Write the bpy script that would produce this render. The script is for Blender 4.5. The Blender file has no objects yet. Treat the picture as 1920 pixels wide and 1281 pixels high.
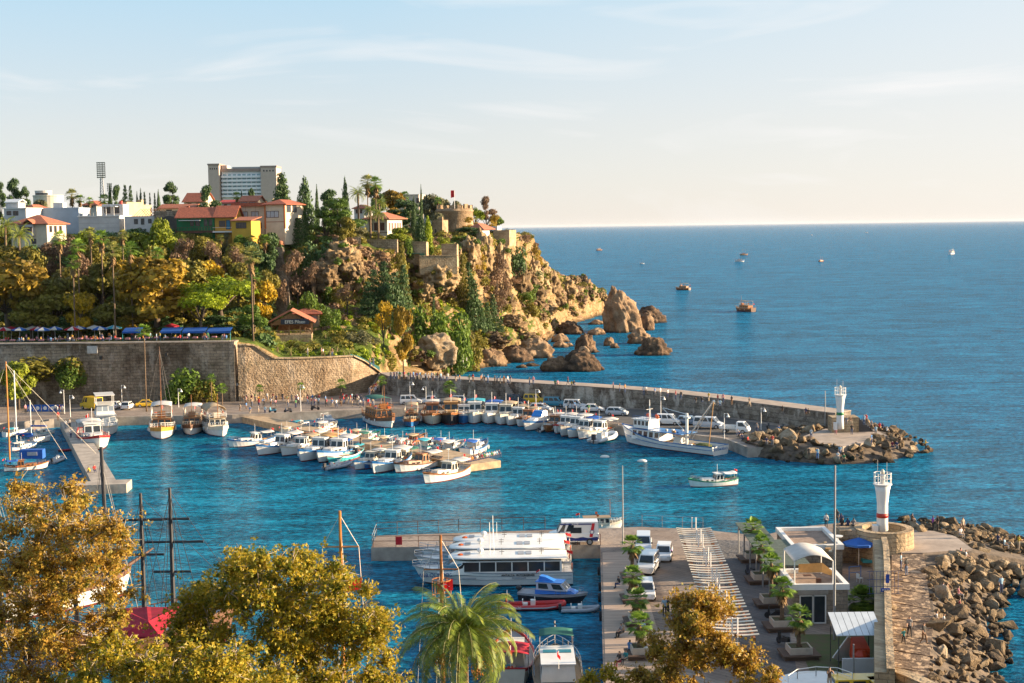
import bpy, bmesh, math, random
import numpy as np
from mathutils import Vector, Matrix, noise
PI=math.pi; rnd=random.Random(7)
S=bpy.context.scene; COL=S.collection
# ---------------------------------------------------------------- camera
F=2667.0; PX,PY=960,640.5; CH=36.0
PT=math.atan(214.5/F); RL=-math.atan(12/920)
cd=bpy.data.cameras.new('camera'); cam=bpy.data.objects.new('camera',cd); COL.objects.link(cam)
cd.sensor_width=36; cd.lens=F/1920*36; cd.clip_start=1; cd.clip_end=200000
cam.matrix_world=Matrix.Translation((0,0,CH))@Matrix.Rotation(PI/2-PT,4,'X')@Matrix.Rotation(RL,4,'Z')
S.camera=cam
# ---------------------------------------------------------------- sky + sun
SUN_AZ=math.radians(5); SUN_EL=math.radians(12)       # azimuth from +X towards +Y
w=bpy.data.worlds.new("World"); S.world=w; w.use_nodes=True
nt=w.node_tree; nt.nodes.clear(); N=nt.nodes.new; K=nt.links.new
out=N('ShaderNodeOutputWorld'); bg=N('ShaderNodeBackground'); bg.inputs[1].default_value=0.078
sky=N('ShaderNodeTexSky'); sky.sky_type='NISHITA'; sky.sun_disc=False
sky.sun_elevation=SUN_EL; sky.sun_rotation=PI/2-SUN_AZ
sky.altitude=40; sky.air_density=1.0; sky.dust_density=0.3; sky.ozone_density=3
tc=N('ShaderNodeTexCoord'); mp=N('ShaderNodeMapping'); mp.inputs['Rotation'].default_value=(0.05,-0.12,0.1); mp.inputs['Scale'].default_value=(4,4,20)
n1=N('ShaderNodeTexNoise'); n1.inputs['Scale'].default_value=1.0; n1.inputs['Detail'].default_value=7; n1.inputs['Roughness'].default_value=.5; n1.inputs['Distortion'].default_value=1.6
r1=N('ShaderNodeValToRGB'); r1.color_ramp.elements[0].position=.545; r1.color_ramp.elements[1].position=.84
r1.color_ramp.elements[1].color=(.75,.75,.75,1)
# thin high veil over the whole sky: palest near the horizon and towards the sun
sp=N('ShaderNodeSeparateXYZ'); K(tc.outputs['Generated'],sp.inputs[0])
rv=N('ShaderNodeValToRGB'); e=rv.color_ramp.elements; e[0].position=0; e[0].color=(3.3,3.05,2.9,1); e[1].position=.6; e[1].color=(1.2,1.9,2.9,1)
q=e.new(.07); q.color=(2.95,2.95,3.0,1); q=e.new(.2); q.color=(1.7,2.85,3.55,1)
K(sp.outputs[2],rv.inputs[0])
mv=N('ShaderNodeMixRGB'); mv.inputs[0].default_value=.8; K(sky.outputs[0],mv.inputs[1]); K(rv.outputs[0],mv.inputs[2])
mr=N('ShaderNodeMapRange'); mr.inputs[1].default_value=-.1; mr.inputs[2].default_value=.75; mr.inputs[4].default_value=.8; K(sp.outputs[0],mr.inputs[0])
mg=N('ShaderNodeMixRGB'); mg.inputs[2].default_value=(3.9,3.65,3.45,1); K(mr.outputs[0],mg.inputs[0]); K(mv.outputs[0],mg.inputs[1])
mx=N('ShaderNodeMixRGB'); mx.inputs[2].default_value=(3.9,3.8,3.75,1)
K(tc.outputs['Generated'],mp.inputs[0]); K(mp.outputs[0],n1.inputs['Vector']); K(n1.outputs[0],r1.inputs[0])
K(r1.outputs[0],mx.inputs[0]); K(mg.outputs[0],mx.inputs[1]); K(mx.outputs[0],bg.inputs[0]); K(bg.outputs[0],out.inputs[0])
sl=bpy.data.lights.new('sun','SUN'); sl.energy=5.0; sl.angle=math.radians(.5); sl.color=(1,.76,.50)
so=bpy.data.objects.new('sun',sl); COL.objects.link(so)
sd=Vector((math.cos(SUN_AZ)*math.cos(SUN_EL),math.sin(SUN_AZ)*math.cos(SUN_EL),math.sin(SUN_EL)))
so.rotation_euler=sd.to_track_quat('Z','Y').to_euler()
S.view_settings.view_transform='Standard'; S.view_settings.look='None'; S.view_settings.gamma=1; S.view_settings.exposure=1.74
S.cycles.max_bounces=5; S.cycles.transparent_max_bounces=8; S.cycles.diffuse_bounces=2; S.cycles.glossy_bounces=2
S.cycles.transmission_bounces=3
S.cycles.use_denoising=True; S.cycles.denoiser='OPENIMAGEDENOISE'; S.cycles.denoising_prefilter='NONE'; S.cycles.denoising_input_passes='RGB_ALBEDO_NORMAL'; S.cycles.use_adaptive_sampling=False; S.cycles.sample_clamp_direct=6; S.cycles.sample_clamp_indirect=3
S.cycles.caustics_reflective=False; S.cycles.caustics_refractive=False
# ---------------------------------------------------------------- measuring helpers: photograph pixel -> world point
def _ray(px,py):
    u=(px-PX)/F; v=-(py-PY)/F; c,s=math.cos(RL),math.sin(RL); u,v=u*c-v*s,u*s+v*c
    return u,math.cos(PT)+v*math.sin(PT),-math.sin(PT)+v*math.cos(PT)
def W(px,py,z=0.0):
    x,y,q=_ray(px,py); t=(z-CH)/q; return Vector((x*t,y*t,z))
def WD(px,py,D):
    x,y,q=_ray(px,py); t=D/y; return Vector((x*t,D,CH+q*t))
def XD(px,D,z):                      # world point seen in picture column px at distance D and height z
    py=440+(CH-z)*F/D
    for _ in range(3):
        p=WD(px,py,D); py+=(p.z-z)*F/D
    return Vector((WD(px,py,D).x,D,z))
# ---------------------------------------------------------------- materials
MC={}
def mat(name,c,rough=.7,var=.25,sc=2.0,bump=0,metal=0,c2=None,detail=5,trans=0,coat=0,emis=0,stretch=None,mix=(.35,.65),bsc=None):
    if name in MC: return MC[name]
    m=bpy.data.materials.new(name); m.use_nodes=True; nt=m.node_tree; b=nt.nodes['Principled BSDF']; N=nt.nodes.new; K=nt.links.new
    b.inputs['Roughness'].default_value=rough; b.inputs['Metallic'].default_value=metal
    if coat: b.inputs['Coat Weight'].default_value=coat
    c=tuple(c)+(1,)
    c2=tuple(c2)+(1,) if c2 else tuple(max(0,x*(1-var)) for x in c[:3])+(1,)
    tc=N('ShaderNodeTexCoord'); nz=N('ShaderNodeTexNoise'); nz.inputs['Scale'].default_value=sc; nz.inputs['Detail'].default_value=detail; nz.inputs['Roughness'].default_value=.6
    src=tc.outputs['Object']
    if stretch:
        mp=N('ShaderNodeMapping'); mp.inputs['Scale'].default_value=stretch; K(src,mp.inputs[0]); src=mp.outputs[0]
    K(src,nz.inputs['Vector'])
    rp=N('ShaderNodeValToRGB'); e=rp.color_ramp.elements; e[0].position,e[1].position=mix; e[0].color=c2; e[1].color=c
    K(nz.outputs[0],rp.inputs[0]); K(rp.outputs[0],b.inputs['Base Color'])
    if bump:
        n2=N('ShaderNodeTexNoise'); n2.inputs['Scale'].default_value=bsc or sc*4; n2.inputs['Detail'].default_value=6
        bp=N('ShaderNodeBump'); bp.inputs['Strength'].default_value=bump; bp.inputs['Distance'].default_value=.1
        K(src,n2.inputs['Vector']); K(n2.outputs[0],bp.inputs['Height']); K(bp.outputs[0],b.inputs['Normal'])
    if trans:
        t=N('ShaderNodeBsdfTranslucent'); ms=N('ShaderNodeMixShader'); ms.inputs[0].default_value=trans
        K(rp.outputs[0],t.inputs[0]); K(b.outputs[0],ms.inputs[1]); K(t.outputs[0],ms.inputs[2]); K(ms.outputs[0],nt.nodes['Material Output'].inputs[0])
    if emis: b.inputs['Emission Color'].default_value=c; b.inputs['Emission Strength'].default_value=emis
    MC[name]=m; return m
def masonry(name,c1,c2,mortar,bw=.9,bh=.4,stain=(.12,.09,.07),bump=.5,rough=.9,patch=.12,smin=.55,light=0,pits=0):
    if name in MC: return MC[name]
    m=bpy.data.materials.new(name); m.use_nodes=True; nt=m.node_tree; b=nt.nodes['Principled BSDF']; N=nt.nodes.new; K=nt.links.new
    b.inputs['Roughness'].default_value=rough
    ge=N('ShaderNodeNewGeometry'); tc=N('ShaderNodeTexCoord'); sx=N('ShaderNodeSeparateXYZ'); K(tc.outputs['Object'],sx.inputs[0])
    ad=N('ShaderNodeMath'); ad.operation='ADD'; K(sx.outputs[0],ad.inputs[0]); K(sx.outputs[1],ad.inputs[1])
    cb=N('ShaderNodeCombineXYZ'); K(ad.outputs[0],cb.inputs[0]); K(sx.outputs[2],cb.inputs[1])
    wp=N('ShaderNodeTexNoise'); wp.inputs['Scale'].default_value=1.3; K(tc.outputs['Object'],wp.inputs['Vector'])
    vm=N('ShaderNodeVectorMath'); vm.operation='MULTIPLY_ADD'; vm.inputs[1].default_value=(bw*.5,bh*.6,0); K(wp.outputs['Color'],vm.inputs[0]); K(cb.outputs[0],vm.inputs[2])
    br=N('ShaderNodeTexBrick'); br.inputs['Scale'].default_value=1; br.inputs['Brick Width'].default_value=bw; br.inputs['Row Height'].default_value=bh; br.inputs['Mortar Size'].default_value=bh*.07; br.inputs['Bias'].default_value=0
    br.inputs['Color1'].default_value=c1+(1,); br.inputs['Color2'].default_value=c2+(1,); br.inputs['Mortar'].default_value=mortar+(1,)
    K(vm.outputs[0],br.inputs[0])
    nz=N('ShaderNodeTexNoise'); nz.inputs['Scale'].default_value=patch; nz.inputs['Detail'].default_value=10; nz.inputs['Roughness'].default_value=.72; K(tc.outputs['Object'],nz.inputs['Vector'])
    rp=N('ShaderNodeValToRGB'); rp.color_ramp.elements[0].position=.38; rp.color_ramp.elements[1].position=.6; rp.color_ramp.elements[0].color=stain+(1,); rp.color_ramp.elements[1].color=(1,1,1,1)
    K(nz.outputs[0],rp.inputs[0]); mx=N('ShaderNodeMixRGB'); mx.blend_type='MULTIPLY'; mx.inputs[0].default_value=smin; K(br.outputs[0],mx.inputs[1]); K(rp.outputs[0],mx.inputs[2]); cur=mx.outputs[0]
    for amt,sc_,st,lo,hi,colr in ((light,.5,(1,1,.35),.52,.62,(.60,.54,.46,1)),(pits,1.1,(1,1,1.2),.57,.66,(.05,.038,.03,1)),(pits*.6,.35,(1,1,1),.56,.64,(.10,.09,.045,1))):
        if not amt: continue
        pm=N('ShaderNodeMapping'); pm.inputs['Scale'].default_value=st; K(tc.outputs['Object'],pm.inputs[0]); q=N('ShaderNodeTexNoise'); q.inputs['Scale'].default_value=sc_; q.inputs['Detail'].default_value=9; q.inputs['Roughness'].default_value=.7; K(pm.outputs[0],q.inputs['Vector'])
        mr=N('ShaderNodeMapRange'); mr.inputs[1].default_value=lo; mr.inputs[2].default_value=hi; mr.inputs[4].default_value=amt; K(q.outputs[0],mr.inputs[0]); mm=N('ShaderNodeMixRGB'); mm.inputs[2].default_value=colr; K(mr.outputs[0],mm.inputs[0]); K(cur,mm.inputs[1]); cur=mm.outputs[0]
    K(cur,b.inputs['Base Color'])
    n3=N('ShaderNodeTexNoise'); n3.inputs['Scale'].default_value=2.5; n3.inputs['Detail'].default_value=8; K(tc.outputs['Object'],n3.inputs['Vector'])
    bp=N('ShaderNodeBump'); bp.inputs['Strength'].default_value=bump; bp.inputs['Distance'].default_value=.35; K(n3.outputs[0],bp.inputs['Height']); K(bp.outputs[0],b.inputs['Normal'])
    MC[name]=m; return m
# ---------------------------------------------------------------- mesh builder
class MB:
    def __init__(s): s.v=[]; s.f=[]; s.m=[]
    def add(s,vs,fs,m=0):
        k=len(s.v); s.v+=[tuple(p) for p in vs]; s.f+=[tuple(i+k for i in f) for f in fs]; s.m+=[m]*len(fs); return s
    def box(s,x0,x1,y0,y1,z0,z1,m=0):
        return s.add([(x0,y0,z0),(x1,y0,z0),(x1,y1,z0),(x0,y1,z0),(x0,y0,z1),(x1,y0,z1),(x1,y1,z1),(x0,y1,z1)],[(0,3,2,1),(4,5,6,7),(0,1,5,4),(1,2,6,5),(2,3,7,6),(3,0,4,7)],m)
    def bar(s,a,b,wd,h,m=0):          # box beam from a to b
        a=Vector(a); b=Vector(b); d=(b-a).normalized(); u=Vector((0,0,1)) if abs(d.z)<.95 else Vector((1,0,0)); r=d.cross(u).normalized()*wd/2; u=r.cross(d).normalized()*h/2
        return s.add([a-r-u,a+r-u,a+r+u,a-r+u,b-r-u,b+r-u,b+r+u,b-r+u],[(0,1,2,3),(7,6,5,4),(0,4,5,1),(1,5,6,2),(2,6,7,3),(3,7,4,0)],m)
    def loft(s,rings,m=0,cap=(True,True),closed=True):
        n=len(rings[0]); k=len(s.v); vs=[p for r in rings for p in r]; fs=[]
        for i in range(len(rings)-1):
            for j in range(n if closed else n-1):
                a=i*n+j; b=i*n+(j+1)%n; fs.append((a,b,b+n,a+n))
        if closed and cap[0]: fs.append(tuple(range(n-1,-1,-1)))
        if closed and cap[1]: fs.append(tuple((len(rings)-1)*n+j for j in range(n)))
        return s.add(vs,fs,m)
    def tube(s,pts,r,n=6,m=0,cap=True):
        pts=[Vector(p) for p in pts]; rs=r if isinstance(r,(list,tuple)) else [r]*len(pts); rings=[]; up=None
        for i,p in enumerate(pts):
            d=(pts[min(i+1,len(pts)-1)]-pts[max(i-1,0)])
            if d.length<1e-9: d=Vector((0,0,1))
            d.normalize()
            if up is None: up=Vector((1,0,0)) if abs(d.x)<.8 else Vector((0,1,0))
            a=d.cross(up).normalized(); up=a.cross(d).normalized()
            rings.append([p+(a*math.cos(2*PI*j/n)+up*math.sin(2*PI*j/n))*rs[i] for j in range(n)])
        return s.loft(rings,m,(cap,cap))
    def lathe(s,prof,n=12,c=(0,0,0),m=0):
        c=Vector(c); return s.loft([[c+Vector((r*math.cos(2*PI*j/n),r*math.sin(2*PI*j/n),z)) for j in range(n)] for r,z in prof],m)
    def prism(s,poly,z0,z1,m=0,mt=None):
        n=len(poly); s.add([(x,y,z0) for x,y in poly]+[(x,y,z1) for x,y in poly],[tuple(range(n-1,-1,-1))]+[(i,(i+1)%n,n+(i+1)%n,n+i) for i in range(n)],m)
        return s.add([(x,y,z1) for x,y in poly],[tuple(range(n))],m if mt is None else mt)
    def extr(s,poly,axis_pts,m=0): # poly of (y,z) extruded along x between two x
        x0,x1=axis_pts; return s.loft([[(x0,y,z) for y,z in poly],[(x1,y,z) for y,z in poly]],m)
    def quad(s,a,b,c,d,m=0): return s.add([a,b,c,d],[(0,1,2,3)],m)
    def sphere(s,c,r,n=8,m=0,k=5):
        rx,ry,rz=r if isinstance(r,tuple) else (r,r,r)
        return s.loft([[(c[0]+rx*math.sin(PI*(i+.02)/(k+.04))*math.cos(2*PI*j/n),c[1]+ry*math.sin(PI*(i+.02)/(k+.04))*math.sin(2*PI*j/n),c[2]-rz*math.cos(PI*(i+.02)/(k+.04))) for j in range(n)] for i in range(k+1)],m)
    def xf(s,M):
        s.v=[tuple(M@Vector(p)) for p in s.v]; return s
    def merge(s,o,M=None):
        k=len(s.v); s.v+=[tuple(M@Vector(p)) if M else p for p in o.v]; s.f+=[tuple(i+k for i in f) for f in o.f]; s.m+=o.m; return s
    def mesh(s,name,mats,smooth=False):
        me=bpy.data.meshes.new(name); me.from_pydata(s.v,[],s.f)
        for q in (mats if isinstance(mats,(list,tuple)) else [mats]): me.materials.append(q)
        me.polygons.foreach_set('material_index',s.m)
        if smooth: me.polygons.foreach_set('use_smooth',[True]*len(s.f))
        me.update(); return me
def mobj(name,me,parent=None,loc=(0,0,0),rz=0,scale=1):
    o=bpy.data.objects.new(name,me); COL.objects.link(o); o.location=loc; o.rotation_euler=(0,0,rz)
    o.scale=(scale,)*3 if not isinstance(scale,(tuple,list)) else scale
    if parent: o.parent=parent
    return o
def part(name,mb,mats,parent,smooth=False): return mobj(name,mb.mesh(name,mats,smooth),parent)
def tag(o,label=None,cat=None,group=None,kind=None):
    if label: o['label']=label
    if cat: o['category']=cat
    if group: o['group']=group
    if kind: o['kind']=kind
    return o
def solo(name,mb,mats,label,cat,group=None,smooth=False,loc=(0,0,0),rz=0): return tag(mobj(name,mb.mesh(name,mats,smooth),None,loc,rz),label,cat,group)
def struct(name,mb,mats,smooth=False): return tag(mobj(name,mb.mesh(name,mats,smooth)),kind='structure')
def thing(name,label,cat,loc=(0,0,0),rz=0,group=None): return tag(mobj(name,None,None,loc,rz),label,cat,group)
def dup(src,loc,rz=None,label=None,group=None,scale=None,recol=None):
    """copy a thing with its parts and their sub-parts; recol maps material -> material on the copies"""
    def cp(o,par):
        c=o.copy(); COL.objects.link(c); c.parent=par
        if recol and c.type=='MESH':
            for sl in c.material_slots:
                if sl.material in recol: mm=recol[sl.material]; sl.link='OBJECT'; sl.material=mm
        for k in list(CH.get(o,())):
            cp(k,c)
        return c
    CH=children_map(src); r=cp(src,None); r.location=loc
    if rz is not None: r.rotation_euler=(0,0,rz)
    if label: r['label']=label
    if group: r['group']=group
    if scale is not None: r.scale=(scale,)*3 if not isinstance(scale,(tuple,list)) else scale
    return r
_CM={}
def children_map(src):
    if src in _CM: return _CM[src]
    m={}
    def go(o):
        m[o]=[k for k in COL.objects if k.parent is o or k.parent==o]
        for k in m[o]: go(k)
    go(src); _CM[src]=m; return m
# ================================================================ SETTING: sea
def sea_material():
    m=bpy.data.materials.new('sea_water'); m.use_nodes=True; nt=m.node_tree; nt.nodes.remove(nt.nodes['Principled BSDF']); N=nt.nodes.new; K=nt.links.new
    tc=N('ShaderNodeTexCoord')
    def nz(scale,det,st,ro=.55,rot=0):
        mp=N('ShaderNodeMapping'); mp.inputs['Scale'].default_value=st; mp.inputs['Rotation'].default_value=(0,0,rot); K(tc.outputs['Object'],mp.inputs[0])
        n=N('ShaderNodeTexNoise'); n.inputs['Scale'].default_value=scale; n.inputs['Detail'].default_value=det; n.inputs['Roughness'].default_value=ro; K(mp.outputs[0],n.inputs['Vector']); return n.outputs[0]
    a=nz(1.0,6,(1,1.7,1),.66,.2); c=nz(.16,6,(1,2.6,1),.62,-.12); d=nz(.02,6,(1,2.6,1),.65,.1); g=nz(.05,6,(1,3,1),.65,.2)
    def mth(op,x,y):
        q=N('ShaderNodeMath'); q.operation=op
        for i,z in enumerate((x,y)):
            if isinstance(z,(int,float)): q.inputs[i].default_value=z
            else: K(z,q.inputs[i])
        return q.outputs[0]
    sx=N('ShaderNodeVectorMath'); sx.operation='DISTANCE'; sx.inputs[1].default_value=(-30,190,0); K(tc.outputs['Object'],sx.inputs[0])
    cm=N('ShaderNodeMapRange'); cm.inputs[1].default_value=60; cm.inputs[2].default_value=130; cm.inputs[3].default_value=.4; K(sx.outputs['Value'],cm.inputs[0])
    h=mth('MULTIPLY',mth('ADD',mth('ADD',mth('MULTIPLY',a,.6),mth('MULTIPLY',c,2.2)),mth('MULTIPLY',g,2.5)),cm.outputs[0])
    bp=N('ShaderNodeBump'); bp.inputs['Distance'].default_value=1.0; bp.inputs['Strength'].default_value=1; K(h,bp.inputs['Height'])
    rp=N('ShaderNodeValToRGB'); e=rp.color_ramp.elements; e[0].position=.41; e[1].position=.60; e[0].color=(.0006,.022,.05,1); e[1].color=(.016,.33,.62,1); z_=e.new(.5); z_.color=(.002,.13,.27,1)
    K(mth('ADD',mth('ADD',mth('MULTIPLY',d,.15),mth('MULTIPLY',c,.25)),mth('ADD',mth('MULTIPLY',g,.15),mth('MULTIPLY',a,.45))),rp.inputs[0])  # ripple light and shade also put into the colour: pale crests, dark troughs
    hv=N('ShaderNodeMapRange'); hv.inputs[1].default_value=.4; hv.inputs[3].default_value=1; hv.inputs[4].default_value=0; K(cm.outputs[0],hv.inputs[0]); tm=N('ShaderNodeMixRGB'); tm.blend_type='MULTIPLY'; tm.inputs[2].default_value=(1.05,.95,.80,1); K(hv.outputs[0],tm.inputs[0]); K(rp.outputs[0],tm.inputs[1])
    df=N('ShaderNodeBsdfDiffuse'); gl=N('ShaderNodeBsdfGlossy'); gl.inputs['Roughness'].default_value=.06; K(tm.outputs[0],df.inputs[0])
    K(bp.outputs[0],df.inputs['Normal']); K(bp.outputs[0],gl.inputs['Normal'])
    fr=N('ShaderNodeFresnel'); fr.inputs[0].default_value=1.33; K(bp.outputs[0],fr.inputs['Normal'])
    mr=N('ShaderNodeMapRange'); mr.inputs[1].default_value=.0; mr.inputs[2].default_value=.9; mr.inputs[3].default_value=.015; mr.inputs[4].default_value=.5; K(fr.outputs[0],mr.inputs[0]); op=N('ShaderNodeMapRange'); op.inputs[1].default_value=.4; op.inputs[3].default_value=.75; op.inputs[4].default_value=1.15; K(cm.outputs[0],op.inputs[0])
    ms=N('ShaderNodeMixShader'); K(mth('MULTIPLY',mr.outputs[0],op.outputs[0]),ms.inputs[0]); K(df.outputs[0],ms.inputs[1]); K(gl.outputs[0],ms.inputs[2]); K(ms.outputs[0],nt.nodes['Material Output'].inputs[0])
    return m
sea=MB(); n=64; R=[0,60,120,200,300,450,700,1200,2500,6000,20000,60000,120000]
vs=[(0,0,0)]; fs=[]
for r in R[1:]: vs+=[(r*math.cos(2*PI*j/n),r*math.sin(2*PI*j/n),0) for j in range(n)]
for j in range(n): fs.append((0,1+j,1+(j+1)%n))
for i in range(len(R)-2):
    for j in range(n): a=1+i*n+j; b=1+i*n+(j+1)%n; fs.append((a,a+n,b+n,b))
sea.add(vs,fs); SEAM=sea_material(); struct('sea',sea,SEAM)
# ================================================================ SETTING: headland terrain
COLS=[ # picture column, then (distance, height) along the ground away from the harbour
(-420,[(292,1),(292.5,13.4),(306,13.8),(318,17),(334,24),(347,31),(372,35.5),(520,38),(1100,36)]),
(0,[(286.6,1),(287,13.4),(306,13.8),(318,17),(334,24),(347,31),(372,35.5),(520,38),(1100,36)]),
(300,[(288,1),(288.4,13.4),(304,13.8),(318,17),(334,24),(347,31),(370,35.5),(520,38),(1100,36)]),
(444,[(289,1),(289.4,13.4),(302,13.6),(318,16),(334,22),(347,30),(370,35),(520,37),(1100,36)]),
(480,[(292,1),(292.4,12.6),(300,13.2),(320,14),(338,20),(350,29),(370,34.5),(520,37),(1100,36)]),
(530,[(294,1),(294.5,9.2),(302,9.6),(322,12.3),(347,15.5),(356,30),(372,33.5),(520,37),(1100,36)]),
(580,[(296.5,1),(297,9.1),(302,9.4),(322,12.3),(346,17),(355,30.5),(372,33),(520,37),(1100,36)]),
(660,[(301,1),(301.5,9.0),(308,9.2),(328,13),(347,18.5),(353,32),(372,33.5),(520,37),(1100,36)]),
(695,[(303,1),(303.5,6.0),(311,8),(332,13.5),(350,17.5),(359,31),(375,33.5),(520,37),(1100,36)]),
(725,[(296,-3),(304,1.5),(316,4.5),(336,12.5),(354,17.5),(364,30),(378,33),(520,37),(1100,36)]),
(770,[(296,-3),(321,2),(344,4),(347,9.8),(368,18.5),(374,29),(386,32.5),(520,37),(1000,-5)]),
(860,[(330,-4),(354,0),(357,3),(370,7.5),(385,17),(390,30),(402,33.4),(520,35),(640,-5)]),
(915,[(345,-4),(365,0),(369,3),(387,7),(405,16),(413,31),(425,33.5),(500,33),(600,-5)]),
(960,[(360,-4),(378,0),(384,2.5),(412,8.5),(438,18),(450,32),(465,33.5),(500,33),(590,-5)]),
(998,[(385,-4),(399,0),(412,1.8),(450,8.5),(478,19),(492,30),(505,32.5),(540,29),(600,-5)]),
(1022,[(428,-4),(440,0),(455,1.8),(482,8),(500,17),(508,20.5),(520,21),(545,19),(605,-5)]),
(1062,[(500,-4),(512,0),(522,2.5),(533,7.5),(541,13),(546,16),(555,16.5),(570,14),(608,-5)]),
(1102,[(540,-4),(552,0),(556,3),(559,8),(563,10.5),(567,12),(573,12.5),(585,10),(610,-5)]),
(1136,[(578,-4),(583,0),(586,2),(588,4),(590,5.5),(592,6),(595,6),(600,4),(612,-5)]),
(1156,[(580,-6),(584,-5),(587,-5),(589,-5),(591,-5),(593,-5),(596,-5),(601,-5),(613,-6)])]
SEG=[3,12,14,26,34,14,22,14]
def colprof(c,i):
    a,b=COLS[i],COLS[i+1]; t=(c-a[0])/(b[0]-a[0]); return [((1-t)*p[0]+t*q[0],(1-t)*p[1]+t*q[1]) for p,q in zip(a[1],b[1])]
def prof(px):
    for i in range(len(COLS)-1):
        if COLS[i][0]<=px<=COLS[i+1][0]: return colprof(px,i)
    return COLS[0][1] if px<COLS[0][0] else COLS[-1][1]
def ground(px,D):
    p=prof(px)
    for a,b in zip(p,p[1:]):
        if a[0]<=D<=b[0]: return a[1]+(b[1]-a[1])*(D-a[0])/max(1e-6,b[0]-a[0])
    return 0
def rockn(p,s,o=4,seed=0): return noise.ridged_multi_fractal(Vector(p)*s+Vector((seed,seed*1.7,0)),1.0,2.1,o,1.0,2.0)-1.0
def terrain_mat():
    m=bpy.data.materials.new('headland'); m.use_nodes=True; nt=m.node_tree; b=nt.nodes['Principled BSDF']; N=nt.nodes.new; K=nt.links.new
    b.inputs['Roughness'].default_value=.95; b.inputs['Specular IOR Level'].default_value=.2
    tc=N('ShaderNodeTexCoord'); ge=N('ShaderNodeNewGeometry')
    def noi(s,d=6,ro=.6,st=None):
        n=N('ShaderNodeTexNoise'); n.inputs['Scale'].default_value=s; n.inputs['Detail'].default_value=d; n.inputs['Roughness'].default_value=ro
        if st: mp=N('ShaderNodeMapping'); mp.inputs['Scale'].default_value=st; K(tc.outputs['Object'],mp.inputs[0]); K(mp.outputs[0],n.inputs['Vector'])
        else: K(tc.outputs['Object'],n.inputs['Vector'])
        return n.outputs[0]
    def ramp(x,els):
        r=N('ShaderNodeValToRGB'); e=r.color_ramp.elements; e[0].position,e[0].color=els[0][0],els[0][1]+(1,); e[1].position,e[1].color=els[-1][0],els[-1][1]+(1,)
        for q in els[1:-1]: z=e.new(q[0]); z.color=q[1]+(1,)
        K(x,r.inputs[0]); return r.outputs[0]
    rock=ramp(noi(.35,9,.7,(1,1,.6)),[(.3,(.05,.037,.02)),(.42,(.17,.115,.05)),(.50,(.30,.195,.095)),(.58,(.36,.255,.14)),(.75,(.42,.34,.23))])
    grass=ramp(noi(.25,8,.65),[(.3,(.03,.04,.012)),(.45,(.06,.085,.015)),(.58,(.10,.15,.018)),(.70,(.18,.14,.05))])
    sp=N('ShaderNodeSeparateXYZ'); K(ge.outputs['Normal'],sp.inputs[0]); n4=noi(.5,6)
    def mth(op,x,y):
        q=N('ShaderNodeMath'); q.operation=op
        for i,z in enumerate((x,y)):
            if isinstance(z,(int,float)): q.inputs[i].default_value=z
            else: K(z,q.inputs[i])
        return q.outputs[0]
    f=ramp(mth('ADD',sp.outputs[2],mth('MULTIPLY',mth('SUBTRACT',n4,.5),.9)),[(.56,(0,0,0)),(.72,(1,1,1))])
    so=N('ShaderNodeSeparateXYZ'); K(tc.outputs['Object'],so.inputs[0])
    lo=N('ShaderNodeMapRange'); lo.inputs[1].default_value=2.5; lo.inputs[2].default_value=6; K(so.outputs[2],lo.inputs[0])
    ff=mth('MULTIPLY',f,lo.outputs[0])
    mx=N('ShaderNodeMixRGB'); K(ff,mx.inputs[0]); K(rock,mx.inputs[1]); K(grass,mx.inputs[2])
    wet=N('ShaderNodeMapRange'); wet.inputs[1].default_value=.2; wet.inputs[2].default_value=1.6; wet.inputs[3].default_value=.25; K(so.outputs[2],wet.inputs[0])
    mw=N('ShaderNodeMixRGB'); mw.blend_type='MULTIPLY'; mw.inputs[0].default_value=1; K(mx.outputs[0],mw.inputs[1]); K(wet.outputs[0],mw.inputs[2]); K(mw.outputs[0],b.inputs['Base Color'])
    bp=N('ShaderNodeBump'); bp.inputs['Strength'].default_value=.8; bp.inputs['Distance'].default_value=1.0; K(noi(.9,10,.75),bp.inputs['Height']); K(bp.outputs[0],b.inputs['Normal'])
    return m
TERM=terrain_mat()
ROWS=[]
def build_terrain():
    cols=list(np.arange(-420,440,10))+list(np.arange(440,1156.1,3.2)); V=[]; nn=sum(SEG)+1
    for c in cols:
        p=prof(float(c)); row=[]
        for k,(a,b) in enumerate(zip(p,p[1:])):
            s=SEG[k]
            for t in range(s): row.append((a[0]+(b[0]-a[0])*t/s,a[1]+(b[1]-a[1])*t/s))
        row.append(p[-1])
        for (D,z),idx in zip(row,range(nn)):
            q=XD(float(c),D,z); 
            steep=1.0 if (SEG[0]+SEG[1]+SEG[2])<idx else .35
            if c>720 and idx>2: steep=1.0
            if idx>sum(SEG[:6])+8: steep=.25
            if c<=715 and idx<=SEG[0]+SEG[1]: steep=0
            if 715<c<=790 and idx<SEG[0]+SEG[1]: steep=.12
            amp=steep*(1.0 if c>470 else .4)
            if D>900: amp=0
            if amp:
                r1=noise.noise(q*.07)*3.6+rockn(q,.15,4)*1.9; r2=rockn(q,.42,4,5)*1.0+.35*noise.noise(Vector((q.x*.25,q.y*.25,q.z*1.6)))
                q=q+Vector((r2*.6*amp,-(r1+r2)*amp*1.0,(noise.noise(q*.13+Vector((9,3,1)))*1.2+r2*.4)*amp*.8))
            V.append(tuple(q)); ROWS.append((float(c),idx,tuple(q),(steep if amp or 1 else 0)))
    F_=[]; 
    for i in range(len(cols)-1):
        for j in range(nn-1): a=i*nn+j; F_.append((a,a+1,a+nn+1,a+nn))
    mb=MB(); mb.v=V; mb.f=[tuple(reversed(f)) for f in F_]; mb.m=[0]*len(F_)
    return struct('headland_terrain',mb,TERM,smooth=True)
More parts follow.
